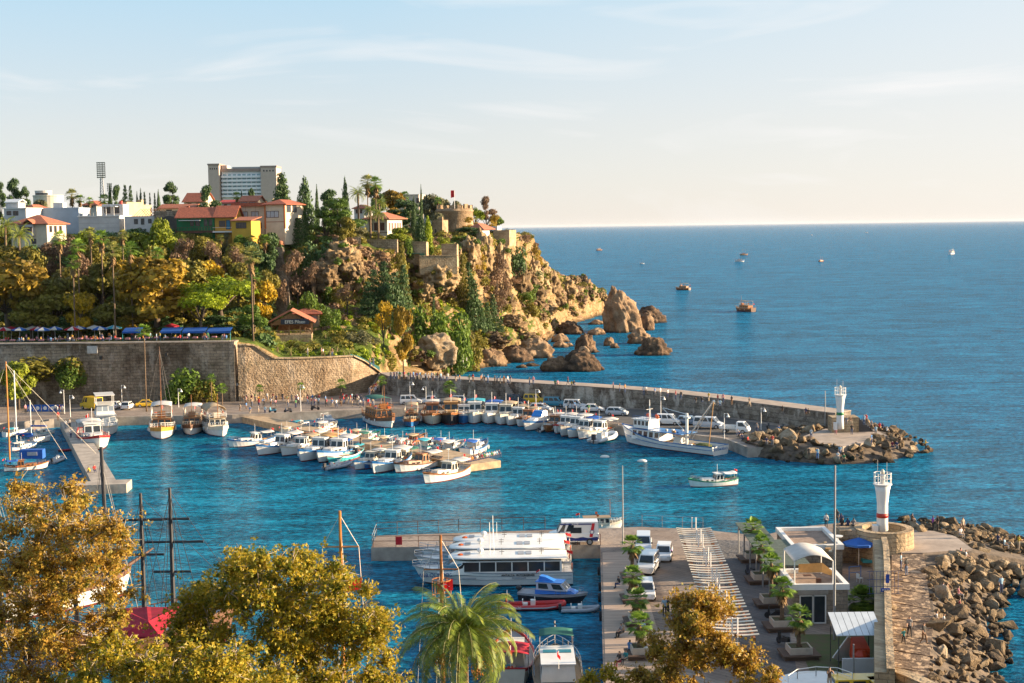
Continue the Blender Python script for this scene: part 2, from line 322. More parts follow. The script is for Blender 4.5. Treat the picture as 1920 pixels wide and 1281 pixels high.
TER=build_terrain()
# sheltered ground under the camera side of the harbour and the harbour bed
# ================================================================ SETTING: quays, moles and walls
QZ=1.5
CONC=mat('quay_concrete',(.42,.37,.31),.9,.45,.6,.3,c2=(.24,.21,.18),detail=9)
PAVE=masonry('paving',(.33,.27,.22),(.27,.22,.185),(.17,.14,.12),.8,.8,(.5,.42,.36),.15,smin=.8,pits=.25)
ASPH=mat('asphalt',(.10,.095,.09),.9,.3,.8,.2,c2=(.06,.06,.058),detail=8)
OLDW=masonry('old_town_wall_stone',(.46,.36,.26),(.29,.23,.165),(.16,.125,.10),1.3,.6,(.22,.18,.14),.9,patch=.13,smin=.9,light=.35,pits=.8)
OLDW2=masonry('old_rampart_stone',(.43,.33,.22),(.27,.20,.13),(.17,.13,.09),.9,.45,(.40,.30,.19),.9,patch=.2,smin=.8,light=.2,pits=.7)
SEAW=masonry('sea_wall_stone',(.36,.31,.25),(.27,.23,.18),(.18,.15,.12),1.6,.9,(.25,.20,.17),.7,patch=.5,smin=.9,light=.7,pits=.4)
LIME=masonry('limestone_blocks',(.50,.39,.25),(.38,.29,.18),(.22,.17,.11),.9,.42,(.45,.36,.25),.5,patch=.4,smin=.7)
DKOPEN=mat('opening_shade',(.05,.045,.04),.5,.4,1.5,.3)  # flat near-black that paints in the shade of recesses and openings
def band(poly,ztop,thick,m,mb,closed=False,zb=-3):
    """a wall of given thickness along a polyline of (x,y,ztop)"""
    n=len(poly); L=[];Rr=[]
    for i in range(n):
        a=Vector(poly[max(i-1,0)][:2]); b=Vector(poly[min(i+1,n-1)][:2]); d=(b-a).normalized(); nn=Vector((-d.y,d.x))*thick
        p=Vector(poly[i][:2]); L.append(p); Rr.append(p+nn)
    tz=[p[2] for p in poly]; zbs=[zb]*n if not isinstance(zb,list) else zb
    rings=[[(L[i].x,L[i].y,zbs[i]),(Rr[i].x,Rr[i].y,zbs[i]),(Rr[i].x,Rr[i].y,tz[i]),(L[i].x,L[i].y,tz[i])] for i in range(n)]
    mb.loft(rings,m)
def WP(l,z): return [tuple(W(x,y,z)[:2]) for x,y in l]
qa=WP([(-160,816),(0,795),(101,787),(157,785),(268,782),(435,779),(687,769),(800,765),(900,765),(960,770),(1040,782),(1140,797),(1250,810),(1362,824),(1402,840)],QZ)
qb=WP([(1500,838),(1570,818),(1548,806),(1340,779),(1237,768),(954,752),(729,741),(712,732)],QZ)
qb=[(x+.8,y+1.2) for x,y in qb[:2]]+[(x,y+1.5) for x,y in qb[2:]]
qc=[(-28.5,306),(-55.9,290),(-120,288)]
mb=MB(); mb.prism(qa+qb+qc,-4,QZ,0,1); struct('harbour_quay',mb,[CONC,PAVE])
# asphalt parking strip beside the sea wall, and kerb along the water
pk=WP([(800,762),(900,761),(962,765),(1050,777),(1150,791),(1300,809),(1385,824),(1440,822),(1530,810),(1340,781),(1237,770),(954,755),(790,748)],QZ)
mb=MB(); mb.prism(pk,QZ,QZ+.012,0); struct('parking_road',mb,[ASPH])
kb=MB(); 
for a,b in zip(qa,qa[1:]): kb.bar((a[0],a[1]+.25,QZ+.06),(b[0],b[1]+.25,QZ+.06),.45,.14,0)
struct('quay_kerb',kb,[CONC])
# left stone pier and centre pontoon
mb=MB(); mb.prism([(-83.4,260),(-59.2,197),(-62.6,197),(-62.2,193.4),(-53.6,194.6),(-53.8,198.2),(-56,198.0),(-79.6,260.3)][::1],-3,1.3,0); struct('west_pier',mb,[CONC])
a=Vector((-51.5,266)); b=Vector((-7.2,207.2)); d=(b-a).normalized(); n_=Vector((-d.y,d.x))
YCON=mat('pontoon_planks',(.50,.37,.22),.85,.4,1.2,.3,c2=(.30,.21,.13))
mb=MB(); e=b-d*15
mb.prism([tuple(a),tuple(e),tuple(e+n_*3.4),tuple(a+n_*3.4)],-2,1.15,0)
mb.prism([tuple(e),tuple(b),tuple(b+n_*6.6),tuple(e+n_*6.6)],.1,1.15,0)
for t in (0.4,3,6,9,12,14.4):
    for q in (.6,3,6): p=e+d*t+n_*q; mb.lathe([(.28,-3),(.28,.1)],8,(p.x,p.y,0))
struct('centre_pontoon',mb,[YCON])
# near mole: plaza with pier
plz=[(-15.6,152.3),(-15.6,158.2)]+WP([(1023,994),(1122,991),(1202,988),(1318,993),(1425,1005),(1500,988),(1600,978),(1660,985)],QZ)+[(37.5,141),(31,112),(27.5,86),(5.2,80),(6.6,105.3),(9.2,150.5),(9.3,152.2)]
mb=MB(); mb.prism(plz[::-1],-4,QZ,0,1); struct('harbour_plaza',mb,[CONC,PAVE])
DECK=mat('dock_planks',(.44,.33,.25),.8,.35,.8,.2,c2=(.27,.20,.15),stretch=(.3,7,1))
mb=MB(); mb.prism([(6.75,105.3),(9.3,148.5),(12.6,148.5),(11.9,105.3)][::-1],QZ,QZ+.02,0); mb.prism([(5.4,80.2),(6.75,105.28),(11.9,105.28),(12,80.2)][::-1],QZ,QZ+.02,0); struct('dock_boardwalk',mb,[DECK])
mb=MB(); mb.prism(WP([(1338,1012),(1426,1016),(1470,1130),(1500,1290),(1510,1420),(1400,1420),(1392,1260),(1362,1110)],QZ)[::-1],QZ,QZ+.01); struct('shade_toned_lane',mb,[masonry('shade_toned_cobbles',(.16,.155,.155),(.11,.108,.11),(.06,.058,.056),.35,.35,(.6,.55,.5),.4,smin=.6)])  # cobbles coloured darker than the paving to carry the plaza's shade
LAWN=mat('lawn',(.07,.10,.025),.95,.5,1.2,.3,c2=(.10,.08,.04),detail=9)
lw=WP([(1490,1190),(1640,1190),(1640,1262),(1520,1262)],QZ); mb=MB(); mb.prism(lw[::-1],QZ,QZ+.03,0); lw=WP([(1500,1160),(1560,1160),(1600,1178),(1510,1205)],QZ); struct('lawn',mb,[LAWN])
# rough ground below the viewpoint (stands under the front trees)
mb=MB(); g=[]
xs=np.arange(-60,61,4); ys=[20,40,55,65,75,80,86]; zz=[26,20,13,9.5,6,3,1.2]
for y,z in zip(ys,zz): g.append([(float(x),y,z-(.0 if x<0 else .06*x)+noise.noise((x*.1,y*.1,0))*1) for x in xs])
mb.loft(g,0,closed=False); o=struct('near_slope',mb,[mat('earth',(.12,.09,.05),.95,.5,.4,.5,c2=(.06,.07,.02))])
# ---- walls (things)
mb=MB(); band([(-118,284.6,13.9),(-103.5,285.3,13.9),(-80,286.2,13.7),(-57.2,287.2,13.5)],0,1.6,0,mb,zb=1.4)
for x in (-57.2,): mb.box(x,x+1.1,286.2,291,1.4,13.7)
mb.box(-118,-57.2,285.2,285.9,13.7,13.72)
wl=solo('town_wall',mb,[OLDW],'tall dark weathered stone town wall below the café terrace','wall')
cop=MB(); cop.bar((-118,285.2,14.02),(-57.2,287.9,13.65),1.9,.22); part('coping',cop,[CONC],wl)
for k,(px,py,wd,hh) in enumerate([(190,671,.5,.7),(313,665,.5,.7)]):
    q=WD(px,py,286); nb=MB(); nb.box(q.x-wd/2,q.x+wd/2,q.y-.6,q.y+.9,q.z-hh/2,q.z+hh/2); part('recess',nb,[DKOPEN],wl)
q=WD(174,658,285.6); nb=MB(); nb.box(q.x-1.0,q.x+1.0,q.y-.35,q.y+.3,q.z-.5,q.z+1.0); nb.box(q.x-.8,q.x+.8,q.y-.4,q.y-.35,q.z-.2,q.z+.75); part('plaque',nb,[mat('plaque_marble',(.55,.53,.5),.6)],wl)
rw=[]
for px,py,z in [(448,753,12.9),(462,752.5,12.9),(478,751.5,12.7),(496,750.5,11.3),(515,749.5,9.9),(560,747,9.7),(610,744,9.6),(660,740,9.5),(680,737,8.2),(697,734.5,6.6),(712,732,5.0)]:
    p=W(px,py,QZ); rw.append((p.x,p.y,z))
mb=MB(); band(rw,0,1.3,0,mb,zb=1.4); w2=solo('rampart',mb,[OLDW2],'sunlit brown stone rampart with a stepped sloping top','wall')
cop=MB(); 
for a_,b_ in zip(rw,rw[1:]): cop.bar((a_[0],a_[1]+.5,a_[2]+.1),(b_[0],b_[1]+.5,b_[2]+.1),1.6,.22)
part('coping',cop,[LIME],w2)
# breakwater wall with its walkway
bw=[]
for px,py,z in [(712,734,5.4),(729,741,5.4),(840,747,5.4),(954,752,5.3),(1100,760,5.1),(1237,768,4.8),(1340,779,4.6),(1450,793,4.5),(1548,806,4.4),(1566,808,4.4)]:
    p=W(px,py,QZ); bw.append((p.x,p.y,z))
mb=MB(); band(bw,0,4.6,0,mb,zb=-4); sw=solo('sea_wall',mb,[SEAW],'long curving stone breakwater wall with people walking on top','wall')
TOPC=mat('walkway_concrete',(.40,.33,.27),.9,.4,.5,.2,c2=(.27,.22,.18),detail=8)
tp=MB(); band([(x,y,z+.12) for x,y,z in bw],0,4.7,0,tp,zb=[z-.1 for x,y,z in bw]); part('walkway',tp,[TOPC],sw)
# flight of steps up the inner face of the sea wall
st=MB(); p0=W(972,754,QZ); p1=W(948,752,QZ)
for k in range(11):
    t=k/11; p=p0.lerp(p1,t); q=p0.lerp(p1,(k+1)/11); zt=QZ+3.9*(k+1)/11
    st.add([(p.x,p.y-1.3,QZ),(q.x,q.y-1.3,QZ),(q.x,q.y-.02,QZ),(p.x,p.y-.02,QZ),(p.x,p.y-1.3,zt),(q.x,q.y-1.3,zt),(q.x,q.y-.02,zt),(p.x,p.y-.02,zt)],[(0,3,2,1),(4,5,6,7),(0,1,5,4),(1,2,6,5),(2,3,7,6),(3,0,4,7)])
solo('stairway',st,[CONC],'stone stairs climbing the inner face of the breakwater wall','stairs')
st=MB(); p0=W(688,742,QZ); p1=W(714,731,QZ)
for k in range(14):
    p=p0.lerp(p1,k/14); q=p0.lerp(p1,(k+1)/14); zt=QZ+3.8*(k+1)/14
    st.add([(p.x,p.y-2.4,QZ),(q.x,q.y-2.4,QZ),(q.x,q.y-.1,QZ),(p.x,p.y-.1,QZ),(p.x,p.y-2.4,zt),(q.x,q.y-2.4,zt),(q.x,q.y-.1,zt),(p.x,p.y-.1,zt)],[(0,3,2,1),(4,5,6,7),(0,1,5,4),(1,2,6,5),(2,3,7,6),(3,0,4,7)])
solo('stairway',st,[CONC],'stone stairs beside the rampart leading up to the beach path','stairs')
# rubble cores under the loose rocks
RUB=mat('rubble',(.16,.12,.085),.95,.6,1.2,.8,c2=(.05,.04,.03),detail=9)
def mound(name,ring,inner,z0,z1,mats=RUB,pave=None):
    n=len(ring); mb=MB(); rings=[]
    for t in (0,.3,.65,1): rings.append([( (1-t)*a[0]+t*b[0],(1-t)*a[1]+t*b[1], -3+(z0+3)*min(1,t*4) if t==0 else z0+(z1-z0)*t) for a,b in zip(ring,inner)])
    rings[0]=[(x,y,-3) for x,y,z in rings[0]]
    mb.loft(rings,0,(False,True)); return struct(name,mb,[mats])
tipr=WP([(1372,838),(1400,858),(1470,870),(1560,878),(1640,876),(1700,866),(1745,852),(1735,832),(1690,812),(1620,798),(1560,800),(1440,812)],-.3)
tipi=WP([(1400,828),(1420,833),(1470,837),(1540,840),(1590,838),(1640,832),(1672,822),(1662,812),(1640,806),(1605,802),(1575,803),(1450,814)],1.9)
mound('rubble_mole',tipr,tipi,-.5,1.9)
pad=WP([(1505,819),(1538,832),(1580,838),(1625,830),(1664,818),(1640,806),(1600,800),(1560,800)],2.2); mb=MB(); mb.prism(pad[::-1],1.0,2.25); struct('mole_paving',mb,[TOPC])
PR=[((1893,1420),(1735,1420)),((1892,1281),(1742,1281)),((1895,1225),(1745,1225)),((1883,1154),(1752,1157)),((1898,1129),(1748,1125)),((1915,1086),(1738,1080)),((1990,1085),(1760,1045)),((2080,1066),(1822,1036)),((1975,1035),(1822,1028)),((1890,1010),(1800,1010)),((1820,993),(1770,1002)),((1750,984),(1740,998)),((1690,979),(1700,1000)),((1650,984),(1668,1003)),((1650,1100),(1668,1100)),((1650,1420),(1665,1420))]
nr=WP([p[0] for p in PR],-.4); ni=WP([p[1] for p in PR],2.9); nr[-3:]=[(x-.2,y) for x,y in WP([PR[i][1] for i in (-3,-2,-1)],2.9)]
mound('rubble_shore',nr,ni,-.8,2.9)
SLAB=masonry('walkway_slabs',(.50,.38,.26),(.42,.32,.22),(.14,.10,.07),9,1.1,(.5,.42,.34),.5,patch=.6,smin=.6)
mb=MB(); mb.prism(WP([(1672,1040),(1733,1038),(1736,1066),(1745,1145),(1752,1157),(1743,1238),(1735,1420),(1668,1420)],3)[::-1],2,3.0)
k_=WP([(1676,1052),(1735,1060)],3); 
for j in range(17):
    y0=1062+j*13+j*j*.12; a_=W(1678,y0,3); b_=W(1737+(y0-1062)*.08,y0+(12 if j%2 else 9),3); mb.bar((a_.x,a_.y,2.93+.02*(j%3)),(b_.x,b_.y,2.9+.04*(j%2)),.12,.2)
struct('sloping_walkway',mb,[SLAB]); mb=MB(); mb.prism(WP([(1708,994),(1750,996),(1791,1006),(1824,1030),(1731,1037),(1690,1037)],3.1)[::-1],2,3.12); struct('seaward_slab',mb,[TOPC])
# ================================================================ BUILDINGS ON THE HEADLAND
def plaster(n,c,v=.2): return mat(n,c,.85,v,.5,.1,detail=9)
TILE=mat('roof_tiles',(.42,.12,.06),.85,.45,2.5,.5,c2=(.20,.06,.035),stretch=(1,1,1),detail=8)
TILE2=mat('roof_tiles_orange',(.44,.15,.075),.85,.4,2.5,.5,c2=(.25,.085,.05),detail=8)
GLASS=mat('dark_glass',(.03,.04,.05),.08,.4,.6); GLASSB=mat('pale_glass',(.30,.36,.42),.1,.3,.5)
CURT=mat('curtained_glass',(.42,.45,.5),.3,.3,1.5)
BRN=mat('brown_timber',(.12,.05,.03),.7,.4,2); WHT=mat('white_paint',(.78,.77,.74),.5,.12,.8,detail=8); CREAM=plaster('cream_plaster',(.62,.54,.42))
WHP=plaster('white_plaster',(.56,.55,.54)); GRYB=plaster('blue_grey_plaster',(.36,.43,.52),.15); TAN=plaster('tan_plaster',(.52,.39,.24)); GRN=plaster('green_plaster',(.012,.16,.065),.3)
YEL=plaster('mustard_plaster',(.45,.25,.04)); PINKS=plaster('hotel_stone',(.52,.42,.36),.12); HWHT=mat('hotel_white',(.80,.82,.86),.6,.05,.1)
MET=mat('grey_metal',(.35,.36,.37),.45,.25,1.5,metal=.4); DKM=mat('dark_metal',(.05,.05,.055),.5,.3,2)
def ring_frame(mb,x0,x1,z0,z1,y,t=.1,d=.08,m=0,side=False):
    for a in ((x0-t,x1+t,z0-t,z0),(x0-t,x1+t,z1,z1+t),(x0-t,x0,z0,z1),(x1,x1+t,z0,z1)):
        if side: mb.box(y-.03,y+d,a[0],a[1],a[2],a[3],m)
        else: mb.box(a[0],a[1],y-d,y+.03,a[2],a[3],m)
def window(par,x,z,w,h,fm,gm,y=0,side=False,W_=0,mull=1,name='window'):
    """window on the front wall (y=const) or on the right wall (side: x=W_, position along y)"""
    f=MB(); g=MB()
    if side:
        ring_frame(f,x,x+w,z,z+h,W_,side=True); 
        for k in range(1,mull+1): f.box(W_-.02,W_+.06,x+w*k/(mull+1)-.04,x+w*k/(mull+1)+.04,z,z+h)
        g.box(W_-.06,W_+.015,x,x+w,z,z+h)
    else:
        ring_frame(f,x,x+w,z,z+h,y)
        for k in range(1,mull+1): f.box(x+w*k/(mull+1)-.04,x+w*k/(mull+1)+.04,y-.06,y+.02,z,z+h)
        g.box(x,x+w,y-.015,y+.06,z,z+h)
    fo=part(name,f,[fm],par); part('pane',g,[gm],fo); return fo
def roof(par,kind,w,d,h,rh,mt,o=.6,x0=0,y0=0,name='roof'):
    mb=MB(); X0,X1,Y0,Y1=x0-o,x0+w+o,y0-o,y0+d+o; t=.18
    if kind=='flat': mb.box(x0-o,x0+w+o,y0-o,y0+d+o,h+.003,h+rh)
    elif kind=='hip':
        i=min(w,d)/2+o; c=(Y0+Y1)/2; cx=(X0+X1)/2
        if w>=d: r=[(X0+i,c),(X1-i,c)]
        else: r=[(cx,Y0+i),(cx,Y1-i)]
        v=[(X0,Y0,h+.004),(X1,Y0,h+.004),(X1,Y1,h+.004),(X0,Y1,h+.004),(X0,Y0,h+t),(X1,Y0,h+t),(X1,Y1,h+t),(X0,Y1,h+t),r[0]+(h+rh,),r[1]+(h+rh,)]
        fs=[(3,2,1,0),(0,1,5,4),(1,2,6,5),(2,3,7,6),(3,0,4,7)]
        fs+= [(4,5,9,8),(5,6,9),(6,7,8,9),(7,4,8)] if w>=d else [(4,5,8),(5,6,9,8),(6,7,9),(7,4,8,9)]
        mb.add(v,fs)
    elif kind=='gable_x':
        c=(Y0+Y1)/2; mb.loft([[(X,Y0,h),(X,c,h+rh),(X,Y1,h),(X,Y1,h+t),(X,c,h+rh+t),(X,Y0,h+t)] for X in (X0,X1)])
    elif kind=='gable_y':
        c=(X0+X1)/2; mb.loft([[(X0,Y,h),(c,Y,h+rh),(X1,Y,h),(X1,Y,h+t),(c,Y,h+rh+t),(X0,Y,h+t)] for Y in (Y1,Y0)])
    elif kind=='shed': mb.loft([[(X,Y0,h),(X,Y1,h+rh),(X,Y1,h+rh+t),(X,Y0,h+t)] for X in (X0,X1)])
    return part(name,mb,[mt],par)
def gable_wall(mb,w,d,h,rh,kind,x0=0,y0=0):
    if kind=='gable_x':
        for X in (x0+.002,x0+w-.2): mb.loft([[(X,y0,h),(X,y0+d,h),(X,y0+d/2,h+rh*.95)],[(X+.198,y0,h),(X+.198,y0+d,h),(X+.198,y0+d/2,h+rh*.95)]])
    if kind=='gable_y':
        for Y in (y0+.002,y0+d-.2): mb.loft([[(x0,Y+.198,h),(x0+w,Y+.198,h),(x0+w/2,Y+.198,h+rh*.95)],[(x0,Y,h),(x0+w,Y,h),(x0+w/2,Y,h+rh*.95)]])
class Hs:
    def __init__(s,name,label,x0,x1,yb,yt,D,depth,rz,wall,cat='house',sink=4,group=None):
        p=WD(x0,yb,D); s.w=(x1-x0)*D/F/math.cos(rz); s.h=(yb-yt)*D/F; s.d=depth; s.D=D; s.k=D/F; s.x0=x0; s.yb=yb; s.c=math.cos(rz)
        s.o=thing(name,label,cat,p,rz,group); s.wall=wall
        mb=MB(); mb.box(0,s.w,0,depth,-sink,s.h); s.mb=mb
    def walls(s): s.wo=part('wall',s.mb,[s.wall],s.o); return s
    def win(s,x0,x1,y0,y1,fm=BRN,gm=GLASS,mull=1,y=0,name='window'):     # photograph pixel rectangle on the front wall
        a=(x0-s.x0)*s.k/s.c; b=(x1-s.x0)*s.k/s.c
        return window(s.o,a,(s.yb-y1)*s.k,b-a,(y1-y0)*s.k,fm,gm,y,mull=mull,name=name)
    def sidew(s,ys,z,w,h,fm=BRN,gm=GLASS,mull=0):
        for y in ys: window(s.o,y,z,w,h,fm,gm,side=True,W_=s.w,mull=mull)
    def roof(s,kind,rh,mt,o=.6):
        gable_wall(s.mb,s.w,s.d,s.h,rh,kind); s.walls(); return roof(s.o,kind,s.w,s.d,s.h,rh,mt,o)
R_=math.radians
# ---- hotel slab
H_=Hs('hotel','large hotel slab with white balcony floors between two stone towers','0' and 417,503,372,323,1050,20,0,HWHT,'hotel',12); H_.walls(); k=1050/F
fl=7; fh=H_.h/fl
for i in range(6):
    z=1.0+i*fh*1.02; ww=H_.w-(i-3)*3.2 if i>3 else H_.w
    bl=MB(); bl.box(0,H_.w+4-(5 if i==4 else 0)-(9 if i==5 else 0),-2.2,-.01,z-.3,z+1.25); b_=part('balcony',bl,[HWHT],H_.o)
    for j in range(9):
        xx=1.0+j*(H_.w-2)/9; window(b_,xx,z+1.3,2.4,1.2,WHT,mat('hotel_glass',(.25,.45,.50),.15,.3,.3),y=-.02,mull=0)
top=MB(); top.box(0,H_.w,-1.6,20,H_.h+.01,H_.h+2.2); part('top_floor',top,[plaster('brown_band',(.33,.25,.22))],H_.o)
rl=MB(); rl.box(8,H_.w,-1,18,H_.h+2.21,H_.h+3.4); part('roof_plant',rl,[MET],H_.o)
def tower(x0,x1,yb,yt,dx=0):
    a=(x0-417)*k; b=(x1-417)*k; m=MB(); m.box(a,b,-6,16,-14,(372-yt)*k); t=part('stair_tower',m,[PINKS],H_.o)
    c=MB(); c.box(a-.4,b+.4,-6.4,16.4,(372-yt)*k-.01-0.9,(372-yt)*k+.3); part('cornice',c,[plaster('brown_band',(.3,.2,.2))],t)
    for j in range(4):
        s_=MB(); s_.box(a+(b-a)*(.15+.2*j),a+(b-a)*(.25+.2*j),-6.05,-5.9,(372-yt)*k-4,(372-yt)*k-2.8); part('opening',s_,[GLASS],t)
tower(395,415,372,309); tower(492.5,521,372,314)
m=MB(); m.box((417-417)*k+.1,(427-417)*k,0,14,H_.h+2.25,(372-311)*k); part('lift_housing',m,[PINKS],H_.o)
# roofs behind
for nm,lb,x0,x1,yb,yt,D,dp,rz,wl_,rk,rh,rm in [
 ('house','old house with broad brick red tiled roof behind the pine trees',345,384,386,380,460,9,-.15,CREAM,'gable_x',3.0,TILE),
 ('house','low house with bright red awning roof left of the cream villa',414,447,392,382,430,8,-.1,WHP,'gable_x',1.0,mat('bright_red_roof',(.5,.06,.04),.7)),
 ('house','pale house with orange roof at the far left edge above the slope',42,66,404,393,400,7,-.3,TAN,'hip',1.4,TILE2),
 ('house','long low house with pale orange tiled roof behind the green house',300,364,400,392,400,7,-.1,CREAM,'gable_x',1.2,TILE2),
 ('house','small house with tiled roof between antennas and the round white building',155,182,391,386,440,8,-.2,WHP,'hip',1.6,TILE),
 ('house','white cottage half hidden behind palms left of the central villa',664,684,402,392,420,8,-.2,WHP,'hip',1.3,TILE2)]:
    h=Hs(nm,lb,x0,x1,yb,yt,D,dp,rz,wl_); h.roof(rk,rh,rm); w_=(x1-x0)
    h.win(x0+w_*.2,x0+w_*.35,yt+2,yb-2); h.win(x0+w_*.6,x0+w_*.75,yt+2,yb-2)
# round building
c=WD(91,386,620); o=thing('round_building','pale circular building with a ring of windows on the skyline','building',c); k=620/F
m=MB(); m.lathe([(27*k,-4),(27*k,17*k),(27.8*k,17*k),(27.8*k,19.5*k)],28); part('drum',m,[plaster('drum_plaster',(.6,.55,.47))],o)
m=MB(); m.lathe([(15*k,19.6*k),(15*k,27*k),(15.8*k,27*k),(15.8*k,28*k),(1,28.5*k)],24,(-2,0,0)); u=part('upper_drum',m,[WHP],o)
for j in range(7):
    a=-PI/2+(j-3)*.24; m=MB(); x,y=15.05*k*math.cos(a)-2,15.05*k*math.sin(a); m.bar((x-.45*math.sin(a)*-1,y+.45*math.cos(a)*-1,22*k),(x+.45*math.sin(a)*-1,y-.45*math.cos(a)*-1,22*k),.2,4*k*.9); part('window',m,[GLASS],u)
# stadium floodlights
for x,y0,y1,y2,hw,D,lb in [(192,306,333,364,7.5,720,'tall stadium floodlight mast with a grid of lamps on the skyline'),(207,345,358,372,4,900,'small distant floodlight mast beside dark cypress')]:
    k=D/F; p=WD(x,y2+14,D); o=thing('floodlight_mast',lb,'floodlight mast',p); b=(y2+14); m=MB()
    for s in (-1,1): m.tube([(s*1.1,0,0),(s*.5,0,(b-y1)*k)],[.3,.22],5)
    for j in range(9): z=(b-y1)*k*j/9; m.tube([(-1,0,z),(.8,0,z+3)],.12,4)
    part('lattice_mast',m,[MET],o)
    r=MB(); 
    for i in range(8):
        z=(b-y1)*k+(y1-y0)*k*i/7
        r.box(-hw*k,hw*k,-.1,.1,z-.12,z+.12)
    for i in (-1,-.33,.33,1): r.box(i*hw*k*.97-.1,i*hw*k*.97+.1,-.2,-.1,(b-y1)*k,(b-y0)*k)
    rk=part('lamp_rack',r,[DKM],o)
    for i in range(8 if D<800 else 4):
        for j in range(6 if D<800 else 3):
            n8,n6=(7,5) if D<800 else (3,2); l=MB(); X=(-1+2*j/n6)*hw*k*.9; Z=(b-y1)*k+(y1-y0)*k*i/n8; l.lathe([(.2,-.3),(.42,.3)],6); l.xf(Matrix.Translation((X,-.4,Z))@Matrix.Rotation(R_(110),4,'X')); part('lamp',l,[MET],rk)
# blue-grey blind wall building, white terraced house
h=Hs('warehouse','long windowless pale blue grey building left of the white terraced house',53,149,418,393,382,9,-.04,GRYB,'building'); h.roof('flat',.35,GRYB,.1)
m=MB(); m.box(6.2,8.8,2,5,h.h+.36,h.h+1.7); part('rooftop_hut',m,[WHP],h.o)
h=Hs('modern_house','white modern house stepped in terraces with rooftop pergola and water tank',148,226,434,407,372,10,-.08,WHP); h.roof('flat',.25,WHT,.25); k=h.k
for z in (.8,2.0): m=MB(); m.box(.2,h.w-.1,-.04,-.005,z,z+.06); part('ledge',m,[MET],h.o)
m=MB(); m.box(5.2,h.w,3,9,h.h+.26,(434-384)*k); u=part('upper_storey',m,[WHP],h.o)
m=MB(); m.box(4.6,h.w-1.2,.6,9,(434-389)*k,(434-388)*k); 
for x in (5,7.1,9.2): m.box(x,x+.12,.7,.82,h.h+.26,(434-389)*k)
part('pergola',m,[WHT],h.o)
m=MB(); m.box(.1,5,.1,.16,h.h+1.0,h.h+1.06); m.box(.1,5,.1,.16,h.h+.6,h.h+.63)
for x in range(6): m.box(.1+x*.96,.16+x*.96,.1,.16,h.h+.26,h.h+1.06)
part('railing',m,[WHT],h.o); window(h.o,6,h.h+.9,1.4,1.8,BRN,GLASS,y=3); window(h.o,8.4,h.h+.9,1.4,1.8,BRN,GLASS,y=3)
m=MB(); m.lathe([(.45,0),(.45,.9)],10,(9.7,5,(434-384)*k)); part('water_tank',m,[mat('red_tank',(.5,.05,.04),.5)],h.o)
h=Hs('apartment_house','tan block with flat roof and side wall in sun beside white terraced house',224,240,425,381,378,8,-.25,TAN,'building'); h.roof('flat',.2,TAN,.1)
h=Hs('apartment_house','ochre block with stepped chimney next to the ruined timber roof',240,262,420,386,390,8,-.2,TAN,'building'); h.roof('flat',.2,TAN,.1); m=MB(); m.box(2,3.2,2,3.2,h.h+.21,h.h+1.6); part('chimney',m,[TAN],h.o)
h=Hs('white_house','white house with open pergola and antennas at the left edge of the skyline',8,52,412,392,375,8,-.2,WHP); h.roof('flat',.2,WHT,.3); h.win(14,22,397,403); h.win(27,36,397,404)
m=MB(); m.box(0,3.6,1,4.5,h.h+.25,h.h+1.6); 
part('rooftop_room',m,[WHP],h.o); roof(h.o,'gable_x',3.6,3.5,h.h+1.6,.8,WHT,.3,0,1)
# ruin with bare rafters
h=Hs('ruined_house','roofless ruined house with bare timber rafters and white walls',234,292,426,406,368,7,-.1,WHP,'ruin'); h.walls(); k=h.k
m=MB()
for j in range(9): x=2.6+j*.72; m.tube([(x,-.2,h.h),(x+.9,2.6,h.h+1.9)],.07,4); m.tube([(x+1.7,5,h.h),(x+.9,2.6,h.h+1.9)],.07,4)
part('rafters',m,[BRN],h.o); h.win(253,259,412,420,DKM); h.win(266,271,411,421,DKM); h.win(280,285,412,419,DKM)
h=Hs('ruined_wall','overgrown ruined masonry wall with an arch beside the green house',290,334,424,396,366,3,-.05,OLDW,'ruin'); h.walls(); m=MB(); m.lathe([(2.6,-.1),(2.6,.05)],16); m.xf(Matrix.Translation((3.8,-.05,0))@Matrix.Rotation(PI/2,4,'X')); part('arch',m,[DKOPEN],h.o)
# ---- red-roofed villa on the left
h=Hs('villa','white villa with orange hip roof and brown windows at the left edge',22,94,458,422,352,9,-.22,CREAM); h.roof('hip',2.4,TILE2,.8)
m=MB(); a=(56-22)*h.k; b=(71-22)*h.k; m.box(a,b,-1.1,-.002,(458-443)*h.k,h.h-.01); bay=part('bay',m,[WHP],h.o); window(bay,a+.2,(458-436)*h.k,b-a-.4,1.2,BRN,GLASS,y=-1.1,mull=2); roof(h.o,'gable_y',b-a,2,h.h+.2,1.0,TILE2,.4,a,-1.3,name='bay_roof')
h.win(40,53,426,437,mull=2); h.win(62,71,449,457); h.sidew((1.2,3.4,5.8),(458-436)*h.k,1.0,1.4)
